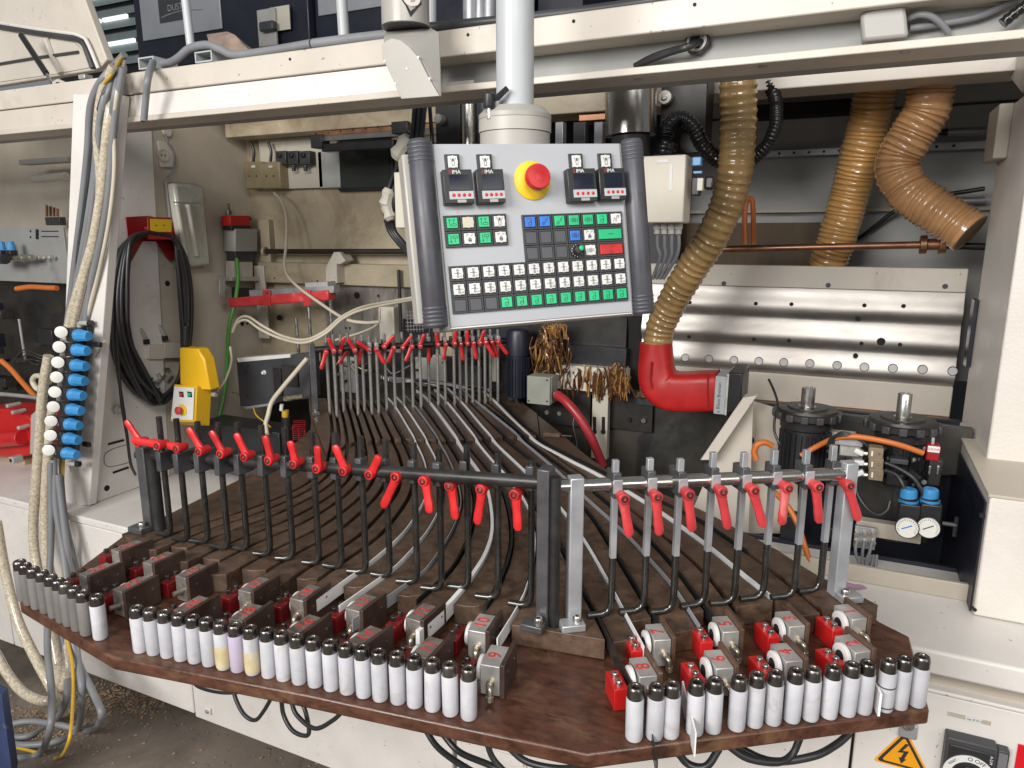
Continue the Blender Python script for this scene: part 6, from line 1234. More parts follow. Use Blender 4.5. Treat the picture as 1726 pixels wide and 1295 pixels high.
mb('base_rail', bx(pY(1440, 900, 1.86).x, pY(1548, 900, 1.86).x, 1.80, 1.83, pY(1500, 905, 1.82).z, pY(1500, 880, 1.82).z), m_plate, .002)
mb('base_block', fbx := bx(pY(1425, 900, 1.86).x, pY(1520, 900, 1.86).x, 1.84, 1.9, pY(1450, 880, 1.84).z, pY(1450, 800, 1.84).z), m_soot, .004)
def brake(xc, yc, rx_, sx, sy, sr, ybot, Y, lab):
    c = pY(xc, yc, Y); r = rx_ * mpp(c); t = T('brake_motor', lab, 'motor', c - V((0, 0, .2)), 'black motors with flanged disc and steel shaft')
    O('disc', MB().lathe(c - V((0, 0, .022)), (0, 0, 1), [(r * .92, 0), (r, .004), (r, .018), (r * .93, .020), (r * .90, .026), (r * .62, .027), (r * .60, .030), (r * .3, .031)], 40), m_soot, t, 0)
    for k in range(14):
        a = 2 * PI * k / 14 + .2; d = V((math.cos(a), math.sin(a), 0)); O('rim_lug', box(c + d * r * .99 - V((0, 0, .012)), (.012, .018, .018), Matrix.Rotation(a, 3, 'Z')), m_dark, t, .002)
    q = pY(sx, sy, Y); z1 = rodZ(sx, sy, c); b0 = V((c.x + (q.x - c.x) * .3, c.y, c.z)); R0 = sr * mpp(c)
    sh = O('shaft', MB().lathe(b0, (0, 0, 1), [(R0 * 1.5, 0), (R0 * 1.5, .008), (R0, .010), (R0, z1 - c.z - .002), (R0 * .9, z1 - c.z), (R0 * .6, z1 - c.z), (R0 * .55, z1 - c.z - .012)], 24), m_steel, t)
    O('shaft_nut', MB().lathe(b0 + V((R0 * .6, -R0 * 1.4, 0)), (0, 0, 1), [(R0 * 1.25, 0), (R0 * 1.25, .006), (R0, .008)], 6), m_steel, t, .0005)
    hb = c.z - pY(xc, ybot, Y).z
    O('motor_body', MB().lathe(c - V((0, 0, hb)), (0, 0, 1), [(r * .68, 0), (r * .68, hb - .05), (r * .8, hb - .045), (r * .82, hb - .02)], 30), m_black, t)
    for k in range(26):
        a = 2 * PI * k / 26; d = V((math.cos(a), math.sin(a), 0)); w = V((-d.y, d.x, 0)); O('cooling_fin', obox(c - V((0, 0, hb - .006)) + d * r * .67 - w * .0013, d * r * .13, w * .0026, (0, 0, hb - .062)), m_black, t)
    return t
brake(1361, 690, 52, 1362, 653, 11, 800, 1.92, 'black motor with oily disc and steel shaft, left of two in the right compartment')
brake(1521, 708, 56, 1526, 663, 11, 860, 1.90, 'black motor with oily disc and steel shaft, right of two in the right compartment')
mb('motor_bracket', obox(pY(1388, 748, 1.95), (.075, 0, 0), (0, .03, 0), (0, 0, .034)), m_beige, .003)
sw = T('safety_switch', 'small red safety switch with metal key on top in the right compartment', 'switch', pY(1575, 790, 1.80))
fb('red_housing', 1560, 776, 1586, 752, 1.80, .03, m_dred, sw, .003); fb('white_plate', 1563, 762, 1585, 754, 1.797, .004, m_wkey, sw, .001); fb('actuator', 1569, 752, 1576, 739, 1.81, .012, m_lightst, sw, .001); fb('body', 1562, 818, 1590, 777, 1.805, .035, m_black, sw, .003)
for x in (1567, 1581): fb('terminal', x - 3, 800, x + 3, 786, 1.798, .008, m_steel, sw, .001)
text('EUCHN', .008, frame(pY(1574, 758, 1.7965), (1, 0, 0), (0, 0, 1)), m_red, 'plate_letters', sw, .0002)
for i, x in enumerate((1531, 1567)):
    t = T('air_regulator', 'blue capped air regulator with round gauge, %s of two in the right compartment' % ('left', 'right')[i], 'regulator', pY(x, 910, 1.72), 'air regulators in the right compartment'); Y = 1.72
    c = pY(x, 855, Y + .02); u = mpp(c)
    O('body', box(pY(x, 866, Y + .02), (u * 32, .045, u * 44)), m_black, t, .004)
    O('blue_ring', MB().lathe(pY(x, 848, Y + .02), (0, 0, 1), [(u * 15, 0), (u * 15.5, .004), (u * 15, .009)], 22), m_sky, t); O('black_neck', cyl(pY(x, 842, Y + .02), pY(x, 838, Y + .02), u * 14, n=20), m_black, t)
    O('blue_knob', MB().lathe(pY(x, 840, Y + .02), (0, 0, 1), [(u * 13.5, 0), (u * 13, .016), (u * 12, .021), (u * 10, .023)], 14), m_sky, t, .0008, sm=25)
    g = pY(x - 2, 890, Y - .012); d = (O0 - g); d.z *= .4; d.normalize()
    O('gauge_case', MB().lathe(g - d * .02, d, [(u * 17, 0), (u * 18, .004), (u * 18, .020), (u * 16.5, .021)], 28), m_black, t); gf = O('gauge_dial', MB().lathe(g, d, [(u * 16.4, 0), (u * 16.4, .0014)], 28), m_gauge, t)
    s = V((0, 0, 1)); w = s.cross(d).normalized(); up = d.cross(w); nd = MB(); q = g + d * .0018
    a0, a1 = q - w * u * 8 - up * u * (4 if i else 3), q + w * u * 7 + up * u * (5 if i else 5); n_ = (a1 - a0).cross(d).normalized() * u * .9; nd.add([a0 - n_, a1 - n_, a1 + n_, a0 + n_], [(0, 1, 2, 3)]); O('needle', nd, m_blue if not i else m_ink, gf, 0)
    tk = MB()
    for k in range(18):
        a = R(-30 + k * 14); dd = w * math.cos(a) + up * math.sin(a); e = dd.cross(d) * u * .35; tk.add([q + dd * u * 12 - e, q + dd * u * 15 - e, q + dd * u * 15 + e, q + dd * u * 12 + e], [(0, 1, 2, 3)])
    O('dial_ticks', tk, m_ink, gf, 0, kind='stuff')
p = pY(1588, 882, 1.74); tt = T('tap_handle', 'small dark tap handle right of the two air regulators', 'tap', p); O('stem', cyl(p, p + V((.028, 0, 0)), .005, n=8), m_dark, tt); O('handle', cyl(p + V((.026, 0, .018)), p + V((.026, 0, -.026)), .0045, n=8), m_black, tt)
vb = T('valve_block', 'block of three brown solenoid valves with white plugs in the right compartment', 'valve block', pY(1480, 810, 1.76))
for i in range(3):
    y = 765 + 18 * i; o = fb('solenoid', 1463, y + 8, 1490, y - 8, 1.76, .035, M('brown_solenoid', (.20, .15, .10), .4, var=.2) if i == 0 else D.materials['brown_solenoid'], vb, .002); fb('white_stripe', 1468, y + 4, 1472, y - 4, 1.757, .004, m_wkey, o, 0); p = pY(1482, y, 1.757); O('coil_screw', cyl(p, p + V((0, .004, 0)), .003, n=8), m_brass, o)
    p = pY(1462, y, 1.775); O('push_fitting', MB().cyl(p, p - V((.012, 0, 0)), .005, n=8).cyl(p - V((.012, 0, 0)), p - V((.02, 0, 0)), .0038, n=8), m_brass, vb); O('white_plug', box(pY(1448, y - 3, 1.77), (.022, .014, .012), Matrix.Rotation(.4 - .5 * i, 3, 'Y')), m_wkey, vb, .003)
fb('rail', 1412, 750, 1456, 738, 1.79, .03, m_lightst, vb, .002); fb('bright_block', 1414, 768, 1452, 752, 1.80, .03, m_alu, vb, .003)
tb_ = T('terminal_strip', 'block of grimy connectors with dangling wires in the lower right compartment', 'terminal block', pY(1456, 930, 1.78)); fb('backing', 1438, 922, 1478, 892, 1.782, .012, m_lightst, tb_, .001)
for i in range(3):
    for j in range(2): p = pY(1444 + 14 * i, 899 + 15 * j, 1.78); O('terminal', MB().cyl(p + V((0, .004, 0)), p - V((0, .008, 0)), .006, n=8), m_brass, tb_, .0006)
    cable([(1444 + 13 * i, 912, 1.77), (1442 + 12 * i, 930, 1.765), (1448 + 6 * i, 950, 1.77), (1458 + 8 * i, 960, 1.78), (1468 + 5 * i, 935, 1.79)], .0035, m_cable, '%s grey-brown wire from the left below the grimy connectors' % ORD[i], 'wires below the grimy connectors')
cb_ = T('connector_box', 'black box behind the right rack rods', 'box', pY(1340, 860, 1.9)); fb('body', 1313, 912, 1352, 872, 1.85, .04, m_black, cb_, .003)
GO = 'orange cables in the right compartment'
cable([(1275, 775, 1.86), (1271, 762, 1.86), (1277, 749, 1.86), (1290, 746, 1.87), (1302, 752, 1.88)], .0078, m_ocab, 'orange cable loop behind the right rack', GO)
cable([(1350, 768, 1.82), (1378, 752, 1.82), (1405, 740, 1.80), (1436, 736, 1.78), (1475, 741, 1.78), (1515, 750, 1.78), (1556, 764, 1.79)], .0068, m_ocab, 'orange cable arching across the two motors', GO)
cable([(1300, 825, 1.78), (1325, 850, 1.74), (1345, 885, 1.72), (1356, 920, 1.70), (1366, 950, 1.70), (1376, 975, 1.72)], .0068, m_ocab, 'orange cable hanging down behind the right rack rods', GO)
for i in range(3): cable([(1395 + 4 * i, 752, 1.80), (1402 + 4 * i, 738 - 2 * i, 1.79), (1425, 734 - 2 * i, 1.78), (1450, 742, 1.78), (1462, 752, 1.78)], .0034, m_bcab, '%s thin black wire arching over the solenoid valves' % ('lowest', 'middle', 'topmost')[i], 'thin black wires over the solenoid valves')
cable([(1492, 780, 1.76), (1515, 790, 1.75), (1538, 805, 1.74), (1553, 826, 1.735), (1556, 836, 1.735)], .0045, m_bcab, 'black air tube from the valves to the right regulator', 'black air tubes to the regulators', 'tube', 'air_tube')
cable([(1492, 793, 1.76), (1510, 800, 1.75), (1520, 814, 1.74), (1526, 830, 1.735)], .0045, m_bcab, 'black air tube from the valves to the left regulator', 'black air tubes to the regulators', 'tube', 'air_tube')
cable([(1440, 810, 1.74), (1446, 835, 1.73), (1462, 858, 1.72), (1480, 868, 1.72), (1495, 860, 1.73), (1500, 845, 1.74)], .0045, m_bcab, 'black air tube looping below the solenoid valves', None, 'tube', 'air_tube')
cable([(1296, 640, 2.02), (1305, 660, 1.96), (1312, 686, 1.93), (1306, 705, 1.92), (1306, 730, 1.91), (1318, 752, 1.90), (1340, 765, 1.90), (1352, 770, 1.90)], .0034, m_bcab, 'thin black cable curling round the left motor disc', None, 'cable', 'black_cable')
cable([(1414, 962, 1.62), (1420, 980, 1.60), (1436, 988, 1.62), (1452, 990, 1.66), (1470, 1000, 1.68), (1472, 985, 1.72), (1455, 970, 1.74), (1432, 962, 1.72)], .0052, m_pcab, 'lilac cable looping out behind the right post onto the ledge', None, 'cable', 'lilac_cable')
p = pY(1421, 970, 1.60); O('cable_tag', box(p, (.006, .012, .034), Matrix.Rotation(.3, 3, 'Y')), m_wkey, None, .001, label='white tag on the lilac cable behind the right post', cat='tag')
# ================================================================== front of the right cabinet
dz = YF - .0008
lk = mb('key_lock', obox(pY(1514, 1236, YF) - V((0, .01, 0)), (pY(1545, 1236, YF).x - pY(1514, 1236, YF).x, 0, 0), (0, .0095, 0), (0, 0, .03)), m_lightst, .002)
p = pY(1530, 1222, YF - .011); O('lock_barrel', MB().lathe(p, (0, -1, 0), [(.012, -.002), (.012, .002), (.008, .0022), (.007, 0)], 20), m_steel, lk)
ws_ = T('warning_sign', 'orange triangular electric shock warning sticker with black bolt on the right cabinet', 'sign', pY(1526, 1290, YF))
ta, tl2, tr2 = pY(1526, 1234, YF), pY(1483, 1285, YF), pY(1570, 1303, YF)
s_ = (ta.z - (tl2.z + tr2.z) / 2) / .866 / 1.0; cxx = ta.x
def tri_(sc, m, nm, lev, cz=None):
    hgt = s_ * .866; cen = V((cxx, 0, ta.z - hgt * 2 / 3)); pts = []
    for a in (90, 210, 330):
        c0 = cen + V((math.cos(R(a)), 0, math.sin(R(a)))) * (s_ / 1.732) * sc * .93
        for d in (-50, -25, 0, 25, 50): pts.append(V((c0.x + .005 * sc * math.cos(R(a + d)), YF - lev, c0.z + .005 * sc * math.sin(R(a + d)))))
    return O(nm, MB().prism(pts, (0, .0006, 0)), m, ws_)
tri_(1, m_orange, 'sheet', .0012); tri_(.88, m_ink, 'black_border', .0018); tri_(.70, m_orange, 'inner_field', .0024)
hgt = s_ * .866; cen = V((cxx, YF - .003, ta.z - hgt * .62)); k_ = s_
bolt = [(.03, .27), (-.10, .02), (.02, .04), (-.03, -.10), (-.07, -.09), (-.01, -.24), (.08, -.11), (.04, -.11), (.11, .10), (-.01, .08), (.10, .27)]
O('bolt_symbol', MB().prism([cen + V((x * k_ * 1.0, 0, y * k_)) for x, y in bolt], (0, .0006, 0)), m_ink, ws_)
random.seed(31)
vm = T('fitting_cluster', 'cluster of small black and nickel fittings packed under the right motors', 'fittings', pY(1450, 900, 1.84))
for k in range(34):
    x = random.uniform(1405, 1560); y = random.uniform(735, 905); p = pY(x, y, random.uniform(1.80, 1.88)); q = random.random()
    if q < .5: O('small_block', box(p, (random.uniform(.012, .04), .03, random.uniform(.010, .03))), random.choice((m_black, m_dark, m_soot, m_mid)), vm, .002)
    else: O('small_fitting', cyl(p, p + V((random.uniform(-.02, .02), -.02, random.uniform(-.01, .01))), random.uniform(.004, .008), n=8), random.choice((m_brass, m_dark, m_alu, m_black)), vm, .0006)
rs = T('main_switch', 'black rotary main switch with white ring lettered OFF on the right cabinet', 'switch', pY(1640, 1300, YF))
a, b_ = pY(1578, 1330, YF), pY(1679, 1240, YF); zt2 = pY(1585, 1229, YF - .01).z; x0, x1_ = a.x, b_.x
O('housing', obox((x0, YF - .030, zt2 - .105), (x1_ - x0, 0, 0), (0, .029, 0), (0, 0, .105)), m_dark, rs, .003)
O('raised_plate', obox((x0 + .006, YF - .033, zt2 - .102), (x1_ - x0 - .010, 0, 0), (0, .004, 0), (0, 0, .090)), m_black, rs, .002)
O('side_plate', obox((x1_ + .001, YF - .022, zt2 - .105), (.020, 0, 0), (0, .021, 0), (0, 0, .099)), m_dark, rs, .003)
O('side_label', obox((x1_ + .004, YF - .0226, zt2 - .095), (.014, 0, 0), (0, .001, 0), (0, 0, .084)), M('grey_label', (.16, .16, .17), .5), rs)
dc = V(((x0 + x1_) / 2 + .001, YF - .0335, zt2 - .068)); rdl = .043
rg_ = O('white_ring', MB().lathe(dc, (0, -1, 0), [(rdl * .70, 0), (rdl, 0), (rdl, .002), (rdl * .70, .002)], 44), m_wkey, rs)
O('knob_base', MB().lathe(dc, (0, -1, 0), [(rdl * .69, 0), (rdl * .69, .004), (rdl * .62, .008)], 36), m_black, rs)
O('knob_grip', box(dc + V((0, -.014, 0)), (rdl * .5, .016, rdl * 1.15)), m_dark, rs, .004)
def arcT(s, ang, size, nm):
    a = R(ang); d = V((math.cos(a), 0, math.sin(a))); q = dc + d * rdl * .85 + V((0, -.0024, 0)); t = V((math.sin(a), 0, -math.cos(a))); text(s, size, frame(q, t, d), m_ink, nm, rg_, .0003)
arcT('O', 92, .011, 'print'); arcT('OFF', 66, .011, 'print'); arcT('+ ON', 22, .007, 'print'); arcT('RESET -', 138, .0065, 'print')
text('A-2-M', .007, frame((x1_ - .009, YF - .0338, zt2 - .024), (0, 0, -1), (1, 0, 0)), m_wink, 'print', rs, .0003)
text('K-SM-D', .0055, frame((x1_ + .011, YF - .0232, zt2 - .05), (0, 0, -1), (1, 0, 0)), m_ink, 'print', rs, .0003)
rp = pY(1716, 1253, YF); O('red_plate', obox((rp.x, YF - .003, rp.z - .14), (.09, 0, 0), (0, .0025, 0), (0, 0, .14)), M('signal_red', (.72, .01, .02), .4), None, .0005, label='red plate at the right edge beside the main switch', cat='plate')
a, b_ = pY(1598, 1196, YF), pY(1671, 1216, YF); tape = T('paper_label', 'strip of clear tape with small printed white label on the right cabinet', 'label', pY(1640, 1214, YF))
O('tape', obox((a.x, YF - .0006, a.z - .013), (b_.x - a.x, 0, 0), (0, .0006, 0), (0, 0, .009)), m_plate, tape); lx = pY(1628, 1200, YF).x; O('label_paper', obox((lx, YF - .0012, a.z - .0145), (.028, 0, 0), (0, .0008, 0), (0, 0, .0105)), m_wkey, tape)
text('- tet. 8 W 0', .0058, frame((lx + .014, YF - .0014, a.z - .0092), (1, 0, 0), (0, 0, 1)), m_ink, 'label_print', tape, .0002)
# black cables drooping under the table
GB = 'black cables drooping under the feed table'
def droop(pts, r=.0055, lab=''): return cable(pts, r, m_bcab, lab, GB, name='black_cable')
droop([(318, 1140, 1.30), (335, 1158, 1.28), (375, 1168, 1.27), (420, 1166, 1.27)], .0048, 'shallow black cable droop at the left under the table')
droop([(392, 1155, 1.25), (398, 1180, 1.24), (412, 1205, 1.23), (430, 1214, 1.23), (445, 1198, 1.23), (462, 1168, 1.23)], .0055, 'black cable making a deep loop left of the lock')
droop([(474, 1170, 1.2), (478, 1205, 1.19), (495, 1233, 1.18), (520, 1238, 1.18), (515, 1200, 1.19), (505, 1178, 1.2)], .0055, 'narrow black cable loop under the front row')
droop([(490, 1178, 1.18), (500, 1205, 1.17), (530, 1228, 1.16), (560, 1215, 1.16), (582, 1195, 1.16)], .0055, 'wide black cable loop under the front row')
droop([(716, 1228, 1.05), (740, 1262, 1.03), (790, 1297, 1.0), (840, 1320, 1.0)], .006, 'black cable slanting down left of the vent grille')
droop([(745, 1236, 1.04), (775, 1268, 1.03), (830, 1292, 1.0), (900, 1330, 1.0)], .006, 'second black cable slanting down left of the vent grille')
droop([(820, 1250, 1.0), (832, 1280, 1.0), (860, 1310, 1.0)], .0055, 'black cable crossing the vent grille')
droop([(855, 1258, 1.0), (890, 1285, 1.0), (950, 1296, 1.0), (1010, 1286, .98)], .006, 'black cable sagging in front of the table tip')
droop([(1138, 1262, .98), (1160, 1288, .98), (1190, 1292, .98), (1212, 1262, 1.0)], .006, 'black cable loop under the right front row')
droop([(1225, 1255, 1.0), (1260, 1278, 1.0), (1310, 1285, 1.02), (1335, 1272, 1.04), (1348, 1245, 1.05)], .0058, 'left one of two long black cable loops under the right row')
droop([(1240, 1258, 1.02), (1300, 1283, 1.03), (1370, 1275, 1.05), (1410, 1255, 1.08), (1432, 1236, 1.1)], .0058, 'right one of two long black cable loops under the right row')
# ================================================================== neighbouring machine section on the left
mb('back_wall_left', bx(XL - 1, XS - .04, 2.3, 2.32, SL, CAMZ + .24 * 2.3), m_plate, 0)
mb('left_end_plate', bx(XL + .2, XL + .24, 1.6, 2.4, SL, zb + .1), m_plate, 0)
mb('slotted_plate', bp(-80, 470, 106, 384, 2.05, .01), m_web, .002)
mb('dark_bay', bp(-80, 690, 112, 474, 2.20, .02), m_soot, 0)
mb('bed_step', bx(XL, pY(57, 800, 1.75).x, 1.72, 2.2, SL, pY(30, 774, 1.72).z), m_tan, .003)
for (x, y0, y1_) in ((63, 387, 403),): a, b_ = pY(x, y0, 2.048), pY(x, y1_, 2.048); mb('slot', MB().cyl(a, b_, .007, n=8), m_hole, 0)
for y in (390, 399): a, b_ = pY(70, y, 2.048), pY(98, y, 2.048); mb('slot', MB().cyl(a, b_, .0022, n=6), m_hole, 0)
for y in (390, 400): p = pY(51, y, 2.048); mb('bolt_hole', cyl(p, p + V((0, .003, 0)), .005, n=8), m_hole, 0)
tl3 = T('tube_lamp', 'unlit horizontal tube lamp under the beam at the far left', 'lamp', pY(75, 300, 2.15)); O('housing', bp(32, 278, 112, 264, 2.15, .05), m_mid, tl3, .003); O('tube', cyl(pY(58, 302, 2.14), pY(112, 297, 2.14), .018), m_beige, tl3, .002)
for i, x in enumerate((3, 19)):
    t = T('blue_valve', '%s of two blue capped valves at the left edge' % ('left', 'right')[i], 'valve', pY(x, 440, 1.98), 'blue capped valves at the left edge'); q = pY(x, 422, 1.98); O('blue_cap', MB().lathe(q, (0, 0, 1), [(.018, 0), (.018, .010), (.0165, .012), (.015, .036), (.013, .038)], 12), m_sky, t, .001, sm=25); O('body', box(q - V((0, 0, .014)), (.034, .034, .026)), m_black, t, .003)
ft = T('hose_fitting', 'nickel pipe fitting running right from the blue valves', 'fitting', pY(55, 435, 1.98)); a, b_ = pY(22, 436, 1.98), pY(54, 434, 1.98); O('barrel', MB().cyl(a, b_, .013, n=10).cyl(a.lerp(b_, .4), a.lerp(b_, .6), .017, n=6), m_brass, ft, .001)
for i in range(4): p = pY(62 + 9 * i, 434, 2.03); O('small_nut', cyl(p, p - V((0, .02, 0)), .009, n=6), m_alu, ft, .001)
O('black_gauge', cyl(pY(-4, 437, 1.97), pY(9, 437, 1.94), .022, n=18), m_black, ft, .002)
br_ = T('brush_block', 'small connector with brass springs on the dark wall at the far left', 'connector', pY(90, 378, 2.2)); O('block', bp(77, 380, 100, 366, 2.18, .03), m_dark, br_, .002)
for i in range(4): a, b_ = pY(79 + 6 * i, 365, 2.18), pY(79 + 6 * i, 346 + 2 * i, 2.18); O('spring', cyl(a, b_, .006, n=8), m_copper, br_)
cable([(28, 487, 1.9), (50, 484, 1.9), (75, 485, 1.9), (96, 486, 1.9)], .011, m_ocab, 'short orange cable in the dark left bay', None, 'cable', 'orange_cable')
cable([(2, 608, 1.8), (18, 622, 1.8), (38, 645, 1.78), (62, 672, 1.76)], .011, m_rcab, 'orange-red hose slanting down in the dark left bay', None, 'hose', 'orange_hose'); D.objects['orange_hose'].data.materials[0] = m_ocab
cable([(-6, 664, 1.7), (30, 667, 1.7), (72, 672, 1.7)], .0085, m_lightst, 'thin grey pipe lying across the dark left bay', None, 'pipe', 'grey_pipe')
a, b_ = pY(32, 538, 1.85), pY(42, 605, 1.85); O('steel_pin', cyl(a, b_, .005), m_lightst, None, label='slim steel pin standing in the dark left bay', cat='pin')
random.seed(21)
lm = T('left_mechanism', 'dark oily mechanism deep in the left bay', 'mechanism', pY(40, 660, 2.0))
for k in range(14):
    x = random.uniform(-20, 95); y = random.uniform(505, 650); O('machine_block', box(pY(x, y, random.uniform(1.95, 2.15)), (random.uniform(.03, .12), .06, random.uniform(.02, .07))), random.choice((m_black, m_dark, m_soot, m_navy)), lm, .003)
for k in range(4): cable([(20 + 8 * k, 615 - 3 * k, 1.85), (40 + 6 * k, 590 + 8 * k, 1.83), (72, 600 + 5 * k, 1.85), (90, 585 + 12 * k, 1.9)], .003, m_bcab, '%s thin black wire from the left in the dark left bay' % ORD[k], 'thin black wires in the dark left bay')
rc = T('red_casting', 'bright red machine casting with grey lug at the left edge', 'casting', pY(20, 780, 1.62)); O('casting', MB().prism([pY(x, y, 1.64) for x, y in ((-40, 690), (20, 690), (52, 705), (58, 735), (50, 768), (20, 772), (-40, 768))], (0, .14, 0)), m_redp, rc, .008); O('red_roll', cyl(pY(-30, 745, 1.62), pY(38, 738, 1.62), .030, n=20), m_redp, rc, .003); O('grey_cheek', MB().prism([pY(x, y, 1.60) for x, y in ((52, 700), (63, 690), (66, 770), (50, 765))], (0, .05, 0)), m_mid, rc, .002)
for x, y in ((11, 685), (20, 696), (30, 722)): p = pY(x, y, 1.60); O('bolt', cyl(p, p + V((0, .05, 0)), .008, n=8), m_alu, rc, .001)
p = pY(27, 774, 1.60); O('lug', box(p, (.03, .04, .026)), m_mid, rc, .003); O('lug_hole', cyl(p + V((0, -.021, 0)), p + V((0, -.019, 0)), .008, n=12), m_hole, rc)
O('hose_loop', MB().tube(crm([pY(x, y, 1.50) for x, y in ((75, 660), (62, 655), (55, 643), (60, 634), (72, 636), (84, 645))], 6), .009, 10), m_wcab, None, 0, label='cream hose loop sticking out left of the regulators', cat='hose', group=None)
O('blue_post', MB().prism([pY(x, y, 1.02) for x, y in ((-12, 1165), (2, 1172), (20, 1300), (16, 1330), (-16, 1330))], (-.02, .03, 0)), m_bluep, None, .002, label='chipped blue painted post in the bottom left corner', cat='post')
# ================================================================== open hood at the upper left
hd = T('raised_hood', 'cream raised machine hood with dark gasket and gas strut at the upper left', 'hood', pY(100, 130, 1.70)); YH = 1.72
O('hood_panel', MB().prism([pY(x, y, YH) for x, y in ((-150, -150), (88, -150), (143, 0), (180, 100), (166, 117), (98, 128), (0, 144), (-150, 165))], (0, .03, 0)), m_cream, hd, .004)
gk = [pY(x, y, YH - .012) for x, y in ((-150, 16), (0, 45), (60, 55), (126, 65), (139, 70), (146, 84), (157, 115))]
O('gasket', MB().tube(resamp(gk, n=40), .009, 8), m_dark, hd); gk2 = [pY(x, y, YH - .012) for x, y in ((-150, 10), (0, 39), (60, 49), (130, 58), (145, 66), (153, 84), (166, 116))]; O('frame_edge', MB().tube(resamp(gk2, n=40), .006, 8), m_white, hd)
O('inner_panel', MB().prism([pY(x, y, YH - .004) for x, y in ((-150, 25), (0, 54), (126, 73), (140, 86), (150, 114), (98, 124), (0, 138), (-150, 155))], (0, .003, 0)), m_cream, hd)
O('inner_rib', MB().tube(resamp([pY(x, y, YH - .008) for x, y in ((-100, 128), (0, 108), (60, 98), (132, 88))], n=20), .005, 6), m_dark, hd); O('inner_rib', MB().tube([pY(x, y, YH - .008) for x, y in ((78, 66), (88, 95), (103, 124))], .010, 8), m_cream, hd)
a, b_, c_ = pY(36, 60, 1.64), pY(78, 124, 1.62), pY(87, 140, 1.61); gs_ = O('gas_strut', cyl(a, b_, .0095, n=14), m_black, hd); O('strut_rod', cyl(b_, c_, .005, n=10), m_steel, gs_)
O('hinge_arm', MB().prism([pY(x, y, 1.60) for x, y in ((87, 138), (96, 133), (106, 137), (124, 158), (122, 183), (90, 150))], (0, .012, 0)), m_cream, hd, .002); p = pY(99, 143, 1.598); O('arm_bolt', cyl(p + V((0, -.006, 0)), p, .008, n=12), m_dark, hd, .001)
O('hood_catch', obox(pY(132, 134, 1.60), (.03, 0, 0), (0, .03, 0), (0, 0, .014)), m_alu, hd, .002)
mb('lower_strip', bx(XL, pY(80, 140, 1.7).x, 1.70, 1.72, zt + .005, zt + .035), m_tealw, 0)
# on top of the beam
YT = YF + .03
cb1 = lambda pts, r, m, lab, nm='conduit', g='grey conduits along the beam top': O(nm, MB().tube(crm([pY(x, y, Y) for x, y, Y in pts], 8), r, 10), m, None, 0, sm=60, label=lab, cat='conduit', group=g)
cb1([(256, 108, YT + .04), (285, 106, YT + .02), (300, 98, YT), (320, 82, YT), (350, 76, YT), (372, 84, YT), (398, 93, YT), (460, 85, YT), (525, 74, YT)], .0105, m_cable, 'grey conduit bending up beside the bracket and running right on the beam')
cb1([(528, 74, YT), (600, 65, YT), (670, 57, YT)], .0115, m_cable, 'grey conduit on the beam just left of the elbow')
cb1([(725, 46, YT), (790, 40, YT), (850, 34, YT), (960, 22, YT), (1090, 4, YT), (1180, -12, YT)], .0105, m_dark, 'dark conduit on the beam passing behind the pale post')
def tubeB(x0, y0, x1_, y1_, lab):
    t = T('bracket', lab, 'bracket', pY((x0 + x1_) / 2, y1_, YT), 'square steel brackets on the beam'); a, b_ = pY(x0, y1_, YT), pY(x1_, y0, YT); w, h = b_.x - a.x, b_.z - a.z; k = .004
    for q in ((a.x, a.z, k, h), (b_.x - k, a.z, k, h), (a.x + k, a.z, w - 2 * k, k), (a.x + k, b_.z - k, w - 2 * k, k)): O('wall', obox((q[0], YT, q[1]), (q[2], 0, 0), (0, .08, 0), (0, 0, q[3])), m_post, t, .0006)
tubeB(234, 94, 258, 118, 'open square steel bracket at the left end of the beam'); tubeB(329, 84, 356, 107, 'square steel bracket with holes further right on the beam')
O('folded_rag', hull([pY(x, y, YT + d) for x, y, d in ((348, 58, .04), (352, 72, .0), (372, 62, .06), (384, 53, .05), (395, 58, .02), (410, 74, .03), (426, 84, .02), (424, 90, .0), (380, 88, .0), (365, 78, .09))]), m_cloth, None, .002, label='crumpled brown rag lying on the beam top', cat='rag')
for x, y0, x2_, w, lab in ((309, -30, 322, .011, 'left grey pole rising from the beam top'), (574, -30, 580, .0135, 'grey pole rising from the beam left of the elbow'), (728, -30, 728, .010, 'grey pole just right of the arm tube')):
    a, b_ = pY(x2_, {309: 82, 574: 65, 728: 40}[x], YT + .03), pY(x, y0, YT + .03); O('steel_pole', cyl(a, b_, w, n=14), m_post, None, 0, label=lab, cat='pole', group='grey poles on the beam')
